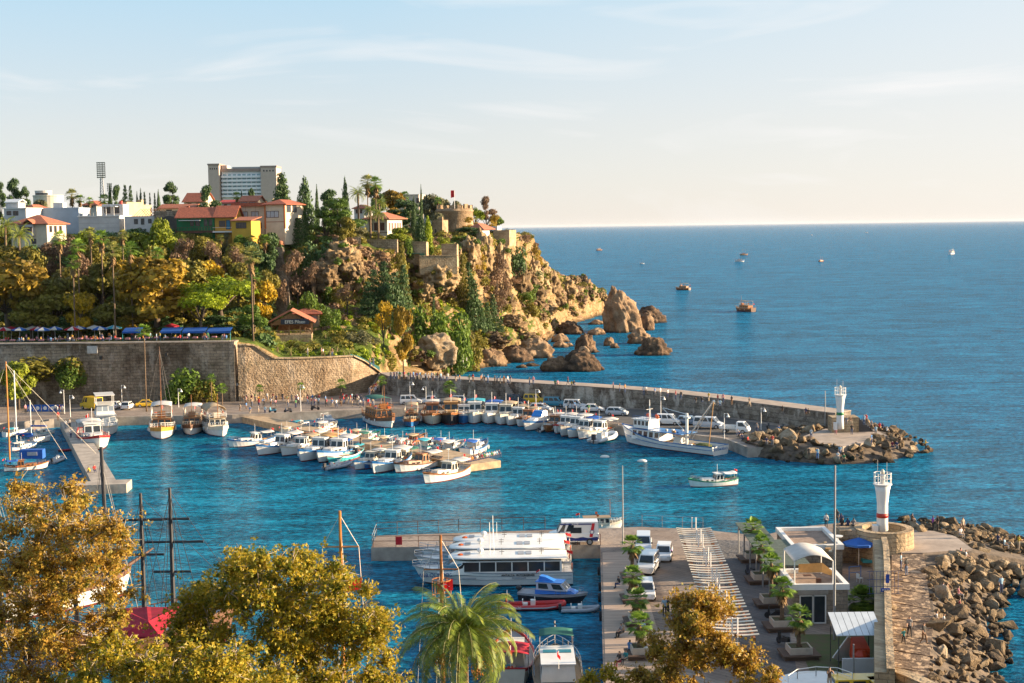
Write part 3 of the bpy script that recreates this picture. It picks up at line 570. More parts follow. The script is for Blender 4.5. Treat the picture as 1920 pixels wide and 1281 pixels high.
# ---- green / yellow row house
h=Hs('row_house','deep green row house with dark red tiled roof',332,403,434,410,352,8,-.05,GRN); h.roof('gable_x',2.6,TILE,.45)
for x0,x1 in ((358,363),(368,375),(384,389),(393,398)): h.win(x0,x1,413,424,mull=1)
m=MB(); m.box((338-332)*h.k,(378-332)*h.k,-1.2,-.02,(434-414.6)*h.k,(434-413.6)*h.k); part('awning',m,[WHT],h.o)
m=MB(); m.box(0,h.w,-1.3,-.01,-.5,.1); m.box(0,h.w,-1.3,-1.24,.9,.97)
for j in range(14): m.box(j*h.w/13-.03,j*h.w/13+.03,-1.3,-1.24,.1,.9)
part('balcony',m,[BRN],h.o)
m=MB(); m.box(1.4,2.0,4.2,4.8,h.h+1.5,h.h+3.1); part('chimney',m,[TILE],h.o)
h=Hs('row_house','mustard yellow row house joined to the green one',403.4,441,434,409,351.5,8,-.05,YEL); h.roof('gable_x',2.9,TILE,.45); h.win(412,422,415,425,mull=3); h.win(425,432,414,430,gm=mat('blue_door',(.03,.16,.28),.6),mull=0,name='door')
m=MB(); m.box(-.3,5,-1.3,-.01,-.3,.05); m.box(-.3,5,-1.3,-1.24,.9,.97); m.box(4.6,4.9,-1.3,-1,-3,-.3); part('balcony',m,[WHT],h.o)
h=Hs('annex','bright yellow low annex with orange shed roof and barred window',435,473,437,415,346,5,-.28,mat('bright_yellow_plaster',(.55,.33,.04),.85,.2,.5),'house'); h.roof('shed',.9,TILE2,.35); h.win(444,463,418,428,mull=5)
# ---- cream timbered villa
h=Hs('timbered_villa','large cream timber panelled villa, lower left wing under long red eaves',443,497,430,388,360,10,-.12,CREAM); h.roof('flat',.9,TILE,.9)
for x0,x1 in ((452,465),(473,486)): h.win(x0,x1,398,408,gm=CURT,mull=1)
h.win(485,491,419,428,gm=BRN,mull=0,name='door')
for x in (2.5,5.1): m=MB(); m.box(x,x+.12,-.05,-.004,2.2,h.h-.01); part('batten',m,[mat('batten',(.45,.36,.27),.8)],h.o)
h=Hs('timbered_villa','large cream timber panelled villa, projecting right wing with sunlit side wall',498,536,429,385,356,11,-.3,CREAM); h.roof('hip',1.4,TILE,.9)
h.win(501,524,397,408,gm=CURT,mull=2); h.sidew((1.2,4.5),4.1,2.2,1.6); m=MB(); m.box(-.05,h.w+.05,-.05,-.004,(429-417)*h.k,(429-416)*h.k); part('band_course',m,[mat('red_band',(.3,.08,.05),.7)],h.o)
m=MB(); 
for x,y in ((0,0),(h.w,0)): m.box(x-.18,x+.18,y-.18,y+.2,0,h.h-.01)
part('corner_post',m,[mat('orange_timber',(.5,.16,.05),.7)],h.o)
h=Hs('roof_pavilion','small glazed rooftop pavilion with orange gable above the cream villa',450,483,384,379,366,6,-.15,CREAM); h.roof('gable_x',1.5,TILE2,.4); h.win(453,463,379.5,383.5,gm=CURT); h.win(469,479,379.5,383.5,gm=CURT)
h=Hs('house','plain cream house with dark door right of the hotel base',486,512,386,374,420,7,-.1,CREAM); h.roof('flat',.2,CREAM,.1); h.win(494,501,377,384)
# ---- central villa
h=Hs('konak','two storey cream villa with wide terracotta roof above the cliff garden',689,728,453,412,384,9,-.38,CREAM); h.roof('hip',1.9,TILE2,1.2)
h.win(694,699,419,432,gm=BRN); h.win(703,709,419,432,gm=BRN); h.win(715,722,419,432,gm=BRN); h.win(703,711,444,450,gm=GLASS); h.sidew((.8,2.4,4.2,5.8,7.2),(453-434)*h.k,.9,2.2,WHT,BRN)
m=MB(); m.box(-.1,h.w+.1,-.12,-.003,(453-437)*h.k,(453-436)*h.k); part('band_course',m,[BRN],h.o)
# ---- white block behind the fort
h=Hs('apartment_house','grey cream concrete house with roof parapet behind dark trees',746,786,402,367,470,10,-.15,plaster('aged_plaster',(.5,.43,.36)),'building'); h.roof('flat',.3,plaster('aged_plaster',(.5,.43,.36)),.1); h.win(782,786,373,381)
for x0 in (750,760,770): h.win(x0,x0+5,375,382,WHT)
h=Hs('white_house','white stepped house between the tall cypress and the round stone tower',794,823,408,385,455,9,-.3,WHP); h.roof('flat',.25,WHT,.1); h.win(797,801,391,396); h.win(811,818,387,394)
# ---- round fort tower
p=WD(853,428,432); k=432/F; o=thing('fort_tower','round ochre stone fort tower with broken battlements and flagpole','tower',p)
FORT=masonry('fort_stone',(.46,.33,.20),(.36,.25,.15),(.2,.15,.1),.8,.4,(.35,.28,.2),.6,patch=.3,smin=.7)
r0=34.5*k; m=MB(); m.lathe([(r0*1.02,-3),(r0,0),(r0*.99,30*k),(r0*1.03,31*k),(r0*1.03,33*k),(r0*.98,33*k),(r0*.98,36*k),(r0*.85,36*k),(r0*.85,33.5*k),(.1,33.5*k)],40); part('drum',m,[FORT],o,True)
for j in range(15):
    a=2*PI*j/15; m=MB(); q=MB(); x,y=r0*.92*math.cos(a),r0*.92*math.sin(a); t=Vector((-math.sin(a),math.cos(a),0))*.65; z=38.5*k
    hh=rnd.uniform(.4,.9); m.bar(Vector((x,y,z-.1+hh/2))-t,Vector((x,y,z-.1+hh/2))+t,.7,.5+hh); part('merlon',m,[FORT],o)
m=MB(); m.tube([(0,0,33*k),(0,0,70*k)],.09,6); fp=tag(part('flagpole',m,[WHT],o))
RED=mat('flag_red',(.62,.02,.02),.7,.2,3,trans=.3)
m=MB(); m.loft([[(x,.12*math.sin(x*3),z1),(x,.12*math.sin(x*3)+.02,z1+2.0*(1-x*.12))] for x,z1 in ((0.1,58*k),(-.3,57.5*k),(-.7,57*k),(-1.1,56.2*k))],closed=False); part('flag',m,[RED],fp)
h=Hs('guard_ruin','ruined square stone gatehouse glowing in the sun left of the fort',812,830,455,413,412,5,-.3,FORT,'ruin'); h.mb.box(-2,-.01,1,3.5,-3,h.h*.55); h.mb.box(1.7,h.w,0.1,.9,h.h+.01,h.h+.8); h.walls(); h.win(816,819,430,436,OLDW,DKOPEN,0)
h=Hs('cliff_cafe','white cliff café with orange tiled roof and balustrade at the cliff edge',884,902,446,431,417,7,-.35,WHP,'café'); h.roof('hip',1.9,TILE2,1.4); h.win(893,897,436,446,gm=BRN,mull=0,name='door')
m=MB(); m.box(h.w+.2,h.w+2.6,-2.6,2,-.6,.05); m.box(h.w+.2,h.w+2.6,-2.6,-2.5,.9,1.0)
for j in range(7): m.box(h.w+.2+j*.38,h.w+.3+j*.38,-2.6,-2.5,.05,.9)
part('balustrade',m,[WHT],h.o)
h=Hs('stone_terrace','square sunlit stone terrace wall at the tip of the headland plateau',925,955,450,432,430,7,-.3,LIME,'terrace wall',2); h.walls(); m=MB(); m.box(-2.5,1,1,5,h.h+.01,h.h+1.2); part('hut',m,[WHP],h.o)
# terrace walls on the cliff
for x0,x1,yb,yt,D,dp,rz,mt,lb in [(759,800,475,455,372,2,-.25,LIME,'low golden garden wall above the cliff terrace'),(787,857,508,481,368,8,.14,LIME,'stone bastion wall built on the overhanging rock'),(828,857,482,459,377,3,-.1,LIME,'short terrace wall above the stone bastion'),
   (680,745,470,451,366,2,-.05,OLDW2,'reddish garden retaining wall below the central villa'),(618,676,462,447,358,1.2,.1,OLDW,'grey parapet wall along the garden edge')]:
    h=Hs('retaining_wall',lb,x0,x1,yb,yt,D,dp,rz,mt,'wall',1 if yb>500 else 3); h.walls(); m=MB(); m.box(-.15,h.w+.15,-.15,.5,h.h+.004,h.h+.2); part('coping',m,[LIME],h.o)
p=WD(776,487,371); o=thing('terrace_kiosk','green canopied kiosk on the cliff terrace','kiosk',p); m=MB(); m.box(-2.6,2.8,-1,1.4,1.5,1.65); part('canopy',m,[mat('green_sheet',(.05,.16,.11),.6)],o)
m=MB(); 
for x in (-2.5,2.6): m.box(x,x+.1,-.9,-.8,-.6,1.5)
m.box(1.6,2.8,-.9,1.2,-.6,1.49); part('counter',m,[mat('green_sheet',(.05,.16,.11),.6)],o)
# terracotta globe and tall ruin pillar with red ivy
m=MB(); p=WD(526,458,354); m.sphere(p,(1.0,1.0,.9),16,k=10); m.lathe([(.7,-1.2),(.8,-.7)],12,p); solo('terracotta_jar',m,[mat('terracotta',(.5,.2,.1),.8,.2)],'big round terracotta jar on the wall above the ruin pillar','jar',smooth=True)
RUIN=masonry('ruin_stone',(.30,.23,.17),(.22,.17,.12),(.14,.11,.08),.6,.35,(.1,.08,.06),.8,patch=.4,smin=.9)
def ruin(lb,pts,D,dp,name='ruin_pillar'):
    rings=[]
    for x0,x1,y in pts:
        a=WD(x0,y,D); b=WD(x1,y,D); rings.append([(a.x,D,a.z),(b.x,D-.3,a.z),(b.x+.2,D+dp,a.z),(a.x,D+dp,a.z)])
    m=MB(); m.loft(rings,0); return solo(name,m,[RUIN],lb,'ruin')
ruin('leaning slab of ancient masonry high on the slope',[(512,529,512),(511,530,495),(514,528,480),(513,531,472),(516,528,464)],349,2)
rp=ruin('broken masonry pillar hung with red creeper above the restaurant',[(517,545,600),(516,544,575),(513,541,540),(516,540,522),(518,534,508)],341,3)
# ---- restaurant pavilion
WOOD=mat('golden_timber',(.42,.22,.10),.75,.4,2,.1,c2=(.22,.11,.05)); 
p=WD(520,637,314); k=314/F; o=thing('restaurant_pavilion','open timber restaurant pavilion with terracotta gable roof and sign','restaurant',p,.1)
w=64*k; e=30*k; m=MB(); m.box(-1.6,w,0,9,-2,1.0); part('plinth',m,[LIME],o)
m=MB(); cx=w*.5
for x,y in ((-1.4,0.1),(w*.33,0.1),(w*.66,.1),(w-.2,.1),(-1.4,4.5),(-1.4,8.6),(w-.2,4.5),(w-.2,8.6)):
    m=MB(); m.box(x,x+.22,y,y+.22,1.001,e-.301); part('post',m,[WOOD],o)
m=MB(); m.box(-1.4,w,.05,.3,e-.3,e); part('tie_beam',m,[WOOD],o)
m=MB(); m.box(-1.3,w-.05,8.4,8.8,1.001,e-.31); m.box(-1.5,-1.3,.3,8.4,1.001,2.1); part('back_panel',m,[WOOD],o)
m=MB()
for j in range(26): x=-1.3+j*(w+1.2)/26; m.box(x,x+.09,.08,.2,1.001,1.9)
m.box(-1.4,w,.02,.26,1.9,2.02); part('balustrade',m,[LIME],o)
gw=w+1.6; gable=MB(); gable.loft([[(-1.4,.35,e),(w,.35,e),(w/2-.7,.35,e+2.3)],[(-1.4,.15,e),(w,.15,e),(w/2-.7,.15,e+2.3)]]); part('gable',gable,[WOOD],o)
rr=roof(o,'gable_y',w+1.4,9.5,e,2.75,TILE2,.8,-1.4,0)
def text(par,s,size,loc,rot,mt,name='lettering',ext=.03,align='CENTER'):
    c=bpy.data.curves.new(name,'FONT'); c.body=s; c.size=size; c.extrude=ext; c.align_x=align; c.materials.append(mt); t=bpy.data.objects.new(name,c); COL.objects.link(t); me=bpy.data.meshes.new_from_object(t.evaluated_get(bpy.context.evaluated_depsgraph_get())); bpy.data.objects.remove(t)
    me.materials.clear(); me.materials.append(mt); t=bpy.data.objects.new(name,me); COL.objects.link(t); t.parent=par; t.location=loc; t.rotation_euler=rot; return t
sg=MB(); sg.box(w*.12,w*.94,-.72,-.6,e-.15,e+1.0); sgo=part('sign_board',sg,[mat('navy_board',(.03,.04,.07),.6)],o)
text(sgo,'EFES Pilsen',1.0,(w*.53,-.74,e+.05),(PI/2,0,0),WHT)
p2=WD(552,614,326); o2=thing('restaurant_wing','rear restaurant wing with ribbed red roof and glazed corner','restaurant',p2,.05); k=326/F
m=MB(); m.box(0,46*k,0,6,-2,24*k); part('wall',m,[LIME],o2); roof(o2,'hip',46*k,6,24*k,1.7,TILE,.8)
window(o2,33*k,12*k,9*k,9*k,WOOD,GLASSB,mull=2); window(o2,12*k,12*k,12*k,9*k,WOOD,GLASS,mull=2)
# beach retaining walls, pillar and fences
def pwall(name,label,pts,thick,zb,mt,cat='wall'):
    mb=MB(); L=[]
    for x,y,D,h in pts: q=WD(x,y,D); L.append((q.x,D,q.z))
    band(L,0,thick,0,mb,zb=[l[2]-p[3] for l,p in zip(L,pts)]); return solo(name,mb,[mt],label,cat)
pwall('retaining_wall','golden stone retaining wall behind the bathing terrace',[(692,641,336,5),(720,643,337,6),(750,634,342,7),(772,629,346,7),(786,626,347,5)],1.2,0,LIME)
pwall('garden_wall','low cream wall beneath the wooden fence on the green slope',[(667,629,334,3),(693,629,336,3),(745,628,341,3)],.5,0,LIME)
pwall('retaining_wall','rough lower terrace wall above the sun loungers',[(709,684,322,4),(728,672,325,4),(745,664,330,4),(770,655,336,4),(790,655,338,4)],1.5,0,LIME)
p=WD(693,632,336.5); m=MB(); m.box(p.x-.25,p.x+.25,336.2,336.8,p.z-1,p.z+2.4); m.box(p.x-.35,p.x+.35,336.1,336.9,p.z+2.401,p.z+2.7); solo('gate_pillar',m,[LIME],'square stone gate pillar at the end of the paling fence','pillar')
f0=WD(697,628,337); f1=WD(777,622,345); o=thing('paling_fence','weathered wooden paling fence running towards the big rock','fence',f0); m=MB(); r2=MB()
for j in range(60):
    t=j/59; q=(f1-f0)*t; q.z+=.25*math.sin(t*5); hh=1.1+.15*rnd.random(); m.box(q.x-.05,q.x+.05,q.y,q.y+.05,q.z-.2,q.z+hh)
part('palings',m,[WOOD],o); r2.tube([(0,.1,.8),f1-f0+Vector((0,.1,.8))],.05,4); part('rail',r2,[BRN],o)
# teal canvas screens down the beach stairs
TEAL=mat('teal_canvas',(.015,.14,.15),.8,.2,1,trans=.2)
m=MB(); a=[WD(x,y,D) for x,y,D in ((656,664,302),(672,667,303.5),(690,677,305),(712,688,307))]; b=[q+Vector((0,0,-1.2 if i<3 else -1.6)) for i,q in enumerate(a)]
m.loft([[tuple(p),tuple(q),(q.x,q.y+.06,q.z),(p.x,p.y+.06,p.z)] for p,q in zip(a,b)]); solo('windbreak',m,[TEAL],'teal canvas windbreak beside the stairs down to the beach','windbreak')
# ================================================================ VEGETATION
def leafmat(name,cols,sc=1.5,trans=.3,rough=.6,fine=14):
    if name in MC: return MC[name]
    m=bpy.data.materials.new(name); m.use_nodes=True; nt=m.node_tree; b=nt.nodes['Principled BSDF']; N=nt.nodes.new; K=nt.links.new
    b.inputs['Roughness'].default_value=rough; b.inputs['Specular IOR Level'].default_value=.25
    tc=N('ShaderNodeTexCoord'); n1=N('ShaderNodeTexNoise'); n1.inputs['Scale'].default_value=sc; n1.inputs['Detail'].default_value=3
    n2=N('ShaderNodeTexNoise'); n2.inputs['Scale'].default_value=fine; n2.inputs['Detail'].default_value=2; oi=N('ShaderNodeObjectInfo')
    K(tc.outputs['Object'],n1.inputs['Vector']); K(tc.outputs['Object'],n2.inputs['Vector'])
    def mth(op,x,y):
        q=N('ShaderNodeMath'); q.operation=op
        for i,z in enumerate((x,y)):
            if isinstance(z,(int,float)): q.inputs[i].default_value=z
            else: K(z,q.inputs[i])
        return q.outputs[0]
    v=mth('ADD',mth('MULTIPLY',n1.outputs[0],.5),mth('MULTIPLY',n2.outputs[0],.5)); v=mth('ADD',v,mth('MULTIPLY',mth('SUBTRACT',oi.outputs['Random'],.5),.09))
    rp=N('ShaderNodeValToRGB'); e=rp.color_ramp.elements; k=len(cols); e[0].position=.36; e[0].color=cols[0]+(1,); e[1].position=.64; e[1].color=cols[-1]+(1,)
    for i,c in enumerate(cols[1:-1]): q=e.new(.36+.28*(i+1)/(k-1)); q.color=c+(1,)
    K(v,rp.inputs[0]); K(rp.outputs[0],b.inputs['Base Color'])
    t=N('ShaderNodeBsdfTranslucent'); ms=N('ShaderNodeMixShader'); ms.inputs[0].default_value=trans; K(rp.outputs[0],t.inputs[0]); K(b.outputs[0],ms.inputs[1]); K(t.outputs[0],ms.inputs[2]); K(ms.outputs[0],nt.nodes['Material Output'].inputs[0])
    MC[name]=m; return m
LG=leafmat('leaf_green',[(0.054,0.099,0.018),(0.108,0.18,0.027),(0.18,0.27,0.036)])
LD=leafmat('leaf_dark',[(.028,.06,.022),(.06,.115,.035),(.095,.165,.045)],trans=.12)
LO=leafmat('leaf_olive',[(.11,.10,.02),(.20,.18,.03),(.31,.27,.045)])
LY=leafmat('leaf_yellow_green',[(0.112,0.144,0.016),(0.256,0.304,0.024),(0.448,0.448,0.032)])
LB=leafmat('leaf_bright_green',[(.13,.19,.012),(.28,.36,.015),(.46,.52,.02)])
LA=leafmat('leaf_autumn',[(.14,.10,.018),(.32,.21,.025),(.46,.31,.035),(.26,.24,.03)])
LAG=leafmat('leaf_gold',[(0.21,0.165,0.018),(0.51,0.33,0.018),(0.72,0.495,0.0225)])
LBR=leafmat('leaf_brown',[(0.135,0.09,0.06),(0.24,0.158,0.0975),(0.36,0.225,0.135)])
LGY=leafmat('leaf_grey_olive',[(0.09,0.0975,0.0525),(0.18,0.18,0.09),(0.285,0.27,0.135)])
BARK=mat('bark',(.14,.10,.07),.9,.5,3,.5,c2=(.06,.045,.03)); BARKP=mat('palm_bark',(.22,.15,.09),.9,.5,6,.5,c2=(.09,.06,.04)); BARKL=mat('plane_bark',(.42,.36,.27),.85,.5,2,.3,c2=(.18,.14,.09))
SKIRT=mat('dead_fronds',(.30,.19,.08),.9,.5,5,.3,c2=(.14,.085,.04))
def leafcloud(name,blobs,n,size,m,seed=1,flat=.0,aspect=.75,shape='quad',soft=False):
    """blobs: (x,y,z,rx,ry,rz); n leaf faces spread through them, most near their shells"""
    rg=np.random.default_rng(seed); B=np.array(blobs,float); wt=(B[:,3]*B[:,4]*B[:,5])**(2/3); wt/=wt.sum(); idx=rg.choice(len(B),n,p=wt)
    d=rg.normal(size=(n,3)); d/=np.linalg.norm(d,axis=1)[:,None]; r=np.where(rg.random(n)<.8,rg.uniform(.78,1.06,n),rg.uniform(.2,.8,n))
    if soft: r=np.minimum(np.abs(rg.normal(size=n))*.66,1.9)
    lump=1+.22*np.sin(d[:,0]*5+idx)*np.sin(d[:,1]*6+idx*2)*np.sin(d[:,2]*5+idx)
    P=B[idx,:3]+d*B[idx,3:6]*(r*lump)[:,None]
    if soft: k_=11; P=np.repeat(P[::k_],k_,axis=0)[:n]+rg.normal(size=(n,3))*size*1.5
    nr=d+rg.normal(size=(n,3))*.65; nr[:,2]+=flat; nr/=np.linalg.norm(nr,axis=1)[:,None]
    t=np.cross(nr,rg.normal(size=(n,3))); t/=np.linalg.norm(t,axis=1)[:,None]; u=np.cross(nr,t); s=(size*rg.uniform(.5,1.5,n))[:,None]
    if shape=='quad': C=[P-t*s-u*s*aspect*.5,P+t*s*.2-u*s*aspect,P+t*s,P+t*s*.1+u*s*aspect]
    else: # lobed plane leaf: 5 points round a centre
        C=[P-t*s,P-t*s*.15-u*s*.35,P-t*s*.1-u*s*1.0,P+t*s*.35-u*s*.4,P+t*s*1.1,P+t*s*.35+u*s*.4+nr*s*.25,P-t*s*.1+u*s*1.0+nr*s*.3,P-t*s*.15+u*s*.35]
    k=len(C); V=np.stack(C,1).reshape(-1,3); me=bpy.data.meshes.new(name); me.vertices.add(n*k); me.vertices.foreach_set('co',V.ravel())
    me.loops.add(n*k); me.loops.foreach_set('vertex_index',np.arange(n*k)); me.polygons.add(n); me.polygons.foreach_set('loop_start',np.arange(0,n*k,k)); me.polygons.foreach_set('loop_total',np.full(n,k))
    me.materials.append(m); me.update(); me.validate(); return me
def limbs(mb,h0,blobs,r,rg,base=(0,0,0),n=5):
    b=Vector(base); f=b+Vector((rg.uniform(-.02,.02),rg.uniform(-.02,.02),h0)); mb.tube([b-Vector((0,0,.03)),(b+f)/2,f],[r*1.3,r,r*.85],7)
    for q in blobs:
        e=Vector(q[:3]); mid=f.lerp(e,.5)+Vector((rg.uniform(-.04,.04),rg.uniform(-.04,.04),rg.uniform(0,.05))); mb.tube([f,mid,e],[r*.6,r*.35,r*.1],5)
# prototypes live at real trees' places: the first use moves the prototype, later ones copy it
PROTO={}
def proto(kind):
    if kind in PROTO: return PROTO[kind]
    rg=random.Random(sum(map(ord,kind))*31)
    nm={'broad':'broadleaf_tree','pine':'pine_tree','cyp':'cypress_tree','fir':'conifer_tree','bare':'sparse_tree','shrub':'shrub','spine':'stone_pine'}[kind[:-1]]
    o=mobj(nm,None); mb=MB(); bl=[]
    k=kind[:-1]
    if k=='broad':
        for i in range(15):
            a=rg.uniform(0,2*PI); z=rg.uniform(.32,.88); R0=.42*math.sin(PI*min(1,max(.12,(z-.18)/.8)))**.6; R0*=rg.uniform(.35,.8); r=rg.uniform(.12,.2)
            bl.append((R0*math.cos(a),R0*math.sin(a),z,r,r,r*.62))
        bl.append((0,0,.8,.2,.2,.14)); limbs(mb,.3,bl[:9],.03,rg); me=leafcloud('crown',bl,4200,.03,LG,rg.randint(1,999),.3)
    elif k=='bare':
        for i in range(12):
            a=rg.uniform(0,2*PI); z=rg.uniform(.4,.9); R0=rg.uniform(.1,.42)*math.sin(PI*(z-.15)/.85+.2); r=rg.uniform(.1,.17); bl.append((R0*math.cos(a),R0*math.sin(a),z,r,r,r*.8))
        limbs(mb,.22,bl,.022,rg); me=leafcloud('crown',bl,1500,.02,LBR,rg.randint(1,999))
    elif k=='pine':
        for i in range(16):
            a=rg.uniform(0,2*PI); z=rg.uniform(.22,.93); R0=.46*(1-(z-.2)*.85)*rg.uniform(.4,1); r=rg.uniform(.10,.17); bl.append((R0*math.cos(a),R0*math.sin(a),z,r,r,r*.45))
        bl.append((0,0,.9,.12,.12,.09)); limbs(mb,.25,bl[:10],.025,rg); me=leafcloud('crown',bl,3800,.03,LD,rg.randint(1,999),.2,.4)
    elif k=='spine':
        for i in range(18):
            a=rg.uniform(0,2*PI); R0=.4*math.sqrt(rg.random()); z=.78-R0*R0*1.2+rg.uniform(-.08,.08); r=rg.uniform(.12,.17); bl.append((R0*math.cos(a),R0*math.sin(a),z,r,r,r*.55))
        limbs(mb,.32,bl[:9],.03,rg); me=leafcloud('crown',bl,4200,.022,LB,rg.randint(1,999),.5,.5)
    elif k=='cyp':
        for i in range(16):
            z=.08+.86*i/15; R0=.42*math.sin(PI*min(.97,.12+z*.92))**.55*(1-z*.35); a=rg.uniform(0,6.3); bl.append((.12*math.cos(a)*R0,.12*math.sin(a)*R0,z,R0,R0,.075))
        limbs(mb,.2,[(0,0,.9)],.04,rg); me=leafcloud('crown',bl,3200,.034,LD,rg.randint(1,999),.0,.5)
        co=np.empty(len(me.vertices)*3); me.vertices.foreach_get('co',co)
    elif k=='fir':
        for i in range(11):
            z=.12+.8*i/10; R0=.40*(1-z*.93)+.03
            for j in range(5):
                a=j*2*PI/5+i*1.3+rg.uniform(-.2,.2); bl.append((R0*.7*math.cos(a),R0*.7*math.sin(a),z+rg.uniform(-.02,.02),R0*.55+.02,R0*.55+.02,.035))
        limbs(mb,.3,[(0,0,.95)],.02,rg); me=leafcloud('crown',bl,3600,.026,LD,rg.randint(1,999),.1,.45)
    elif k=='shrub':
        for i in range(9):
            a=rg.uniform(0,2*PI); R0=.36*math.sqrt(rg.random()); r=rg.uniform(.16,.27); bl.append((R0*math.cos(a),R0*math.sin(a),rg.uniform(.2,.75)*(1-R0),r,r,r*.95))
        limbs(mb,.12,bl[:5],.02,rg); me=leafcloud('crown',bl,1700,.036,LG,rg.randint(1,999),.2)
    part('trunk',mb,[BARK],o,True); c=mobj('crown' if k!='shrub' else 'foliage',me,o)
    PROTO[kind]=(o,me.materials[0],[0]); return PROTO[kind]
def plant(kind,loc,w,h,color=None,label='',cat='tree',group=None,rz=None):
    o,m0,used=proto(kind); rz=rnd.uniform(0,6.28) if rz is None else rz
    rc={m0:color} if color and color!=m0 else None
    if not used[0]:
        children_map(o); r=dup(o,loc,rz,label,group,(w,w,h),rc); used[0]=r
    else: r=dup(o,loc,rz,label,group,(w,w,h),rc)
    r['category']=cat; return r
WK={'broad':1.32,'pine':1.25,'spine':1.15,'fir':1.3,'bare':1.25,'cyp':1.15,'shrub':1.15}
def P(kind,px,ytop,D,wpx,color=None,label='',cat='tree',group=None,zb=None):
    z=ground(px,D) if zb is None else zb; q=XD(px,D,z-.3); top=WD(px,ytop,D).z
    wpx*=WK[kind[:-1]]; return plant(kind,q,wpx*D/F,max(.8,top-q.z),color,label,cat,group)
# ---- palms
def fan_palm_mesh(seed,nf=26,seg=9,fr=1.0,skirt=True):
    rg=random.Random(seed); mb=MB()
    for i in range(nf):
        a=i*2.399+rg.uniform(-.2,.2); el=math.radians(78-125*(i/nf)**.9)+rg.uniform(-.1,.1)
        d=Vector((math.cos(a)*math.cos(el),math.sin(a)*math.cos(el),math.sin(el))); s=Vector((-math.sin(a),math.cos(a),0)); up=s.cross(d).normalized()*-1
        L=fr*rg.uniform(.45,.6); c=d*L; mb.tube([(0,0,0),c],.012*fr,3,0,False)
        fl=fr*rg.uniform(.5,.62)
        for j in range(seg):
            t=(j/(seg-1)-.5)*2.6; e=(d*math.cos(t)+s*math.sin(t)); tip=c+e*fl+Vector((0,0,-.22*fl))+up*.02; wv=(d*-math.sin(t)+s*math.cos(t))*fl*.085; md=c+e*fl*.55
            mb.add([c,md-wv,tip,md+wv],[(0,1,2,3)],0)
    return mb
def fan_palm(h,fr,label,skirt,mats,seed,tr=.18,seg=9,nf=26):
    o=mobj('fan_palm',None); t=MB(); n=8; t.tube([(0.05*math.sin(i*.8)*tr*2,0.04*math.cos(i)*tr*2,h*i/n) for i in range(n+1)],[tr*(1.35 if i==0 else 1-.25*i/n) for i in range(n+1)],8)
    part('trunk',t,[BARKP],o,True); c=fan_palm_mesh(seed,nf,seg,fr); c.xf(Matrix.Translation((0,0,h))); part('crown',c,[mats],o)
    if skirt:
        s=MB(); rg=random.Random(seed+5)
        for i in range(60):
            a=rg.uniform(0,6.28); z=h-rg.uniform(0,skirt); r=tr*.8+rg.uniform(.1,.42)*fr; l=rg.uniform(.5,.8)*fr
            p=Vector((math.cos(a)*tr*.6,math.sin(a)*tr*.6,z)); q=Vector((math.cos(a)*r,math.sin(a)*r,z-l)); w_=Vector((-math.sin(a),math.cos(a),0))*.12*fr; s.add([p,(p+q)/2-w_,q,(p+q)/2+w_],[(0,1,2,3)])
        part('dead_skirt',s,[SKIRT],o)
    return o
def date_palm_mesh(seed,nf=30,nl=12,fr=3.0,rachis=1,lw=.05,nrm=False):
    rg=random.Random(seed); mb=MB()
    for i in range(nf):
        a=i*2.399+rg.uniform(-.15,.15); e0=math.radians(82-95*(i/nf)); L=fr*rg.uniform(.85,1.1); pts=[]; p=Vector((0,0,0)); e=e0; ns=8; droop=rg.uniform(.09,.17)+.04*(i/nf)
        s=Vector((-math.sin(a),math.cos(a),0)); dd=[]
        for k in range(ns+1):
            d=Vector((math.cos(a)*math.cos(e),math.sin(a)*math.cos(e),math.sin(e))); pts.append(p.copy()); dd.append(d); p=p+d*L/ns; e-=droop*(1+k*.25)
        mb.tube(pts,[.03*(1-.09*k)*(fr/3) for k in range(ns+1)],3,1,False); tw=rg.uniform(-.4,.4)
        for j in range(nl):
            t=.14+.86*j/nl; f=t*ns; k=min(int(f),ns-1); c=pts[k].lerp(pts[k+1],f-k); d=dd[k]; up=s.cross(d); 
            ll=L*.19*math.sin(PI*min(.93,.2+t*.75))**.6
            for sg in (-1,1):
                dr=(s*sg*.8+d*.55-up*(.3*-1 if 0 else -.28)+up*0+s*sg*0).normalized(); dr=(dr+Vector((0,0,-.25))).normalized()
                w_=d*lw*(fr/3)*1.2; tip=c+dr*ll*rg.uniform(.85,1.1); mb.add([c-w_*.4,c+(tip-c)*.5-w_*.5,tip,c+(tip-c)*.5+w_*.6],[(0,1,2,3)],0)
    return mb
PALMG=leafmat('palm_green',[(.07,.12,.018),(.17,.23,.03),(.33,.36,.05)],.6,.2,.45,3); PALMF=leafmat('fan_palm_green',[(0.06,0.12,0.018),(0.128,0.225,0.03),(0.24,0.36,0.045)],.8,.3,.5,4); PALMO=leafmat('fan_palm_olive',[(0.096,0.12,0.032),(0.192,0.208,0.048),(0.32,0.304,0.08)],.8,.3,.5,4)
RACH=mat('frond_rib',(.25,.24,.08),.6,.2,3)
def date_palm(h,fr,seed,nf=30,nl=12,tr=.25,lw=.05):
    o=mobj('date_palm',None); t=MB(); n=6; t.tube([(0,0,h*i/n-.3*(i==0)) for i in range(n+1)],[tr*(1.2 if i==0 else 1) for i in range(n+1)],9); part('trunk',t,[BARKP],o,True)
    c=date_palm_mesh(seed,nf,nl,fr,lw=lw); c.xf(Matrix.Translation((0,0,h-.1))); part('crown',c,[PALMG,RACH],o); return o
FP=fan_palm(1,.30,'',.42,PALMO,3,.016,7,24)   # tall palms: unit height, scaled per palm
PALMS={}
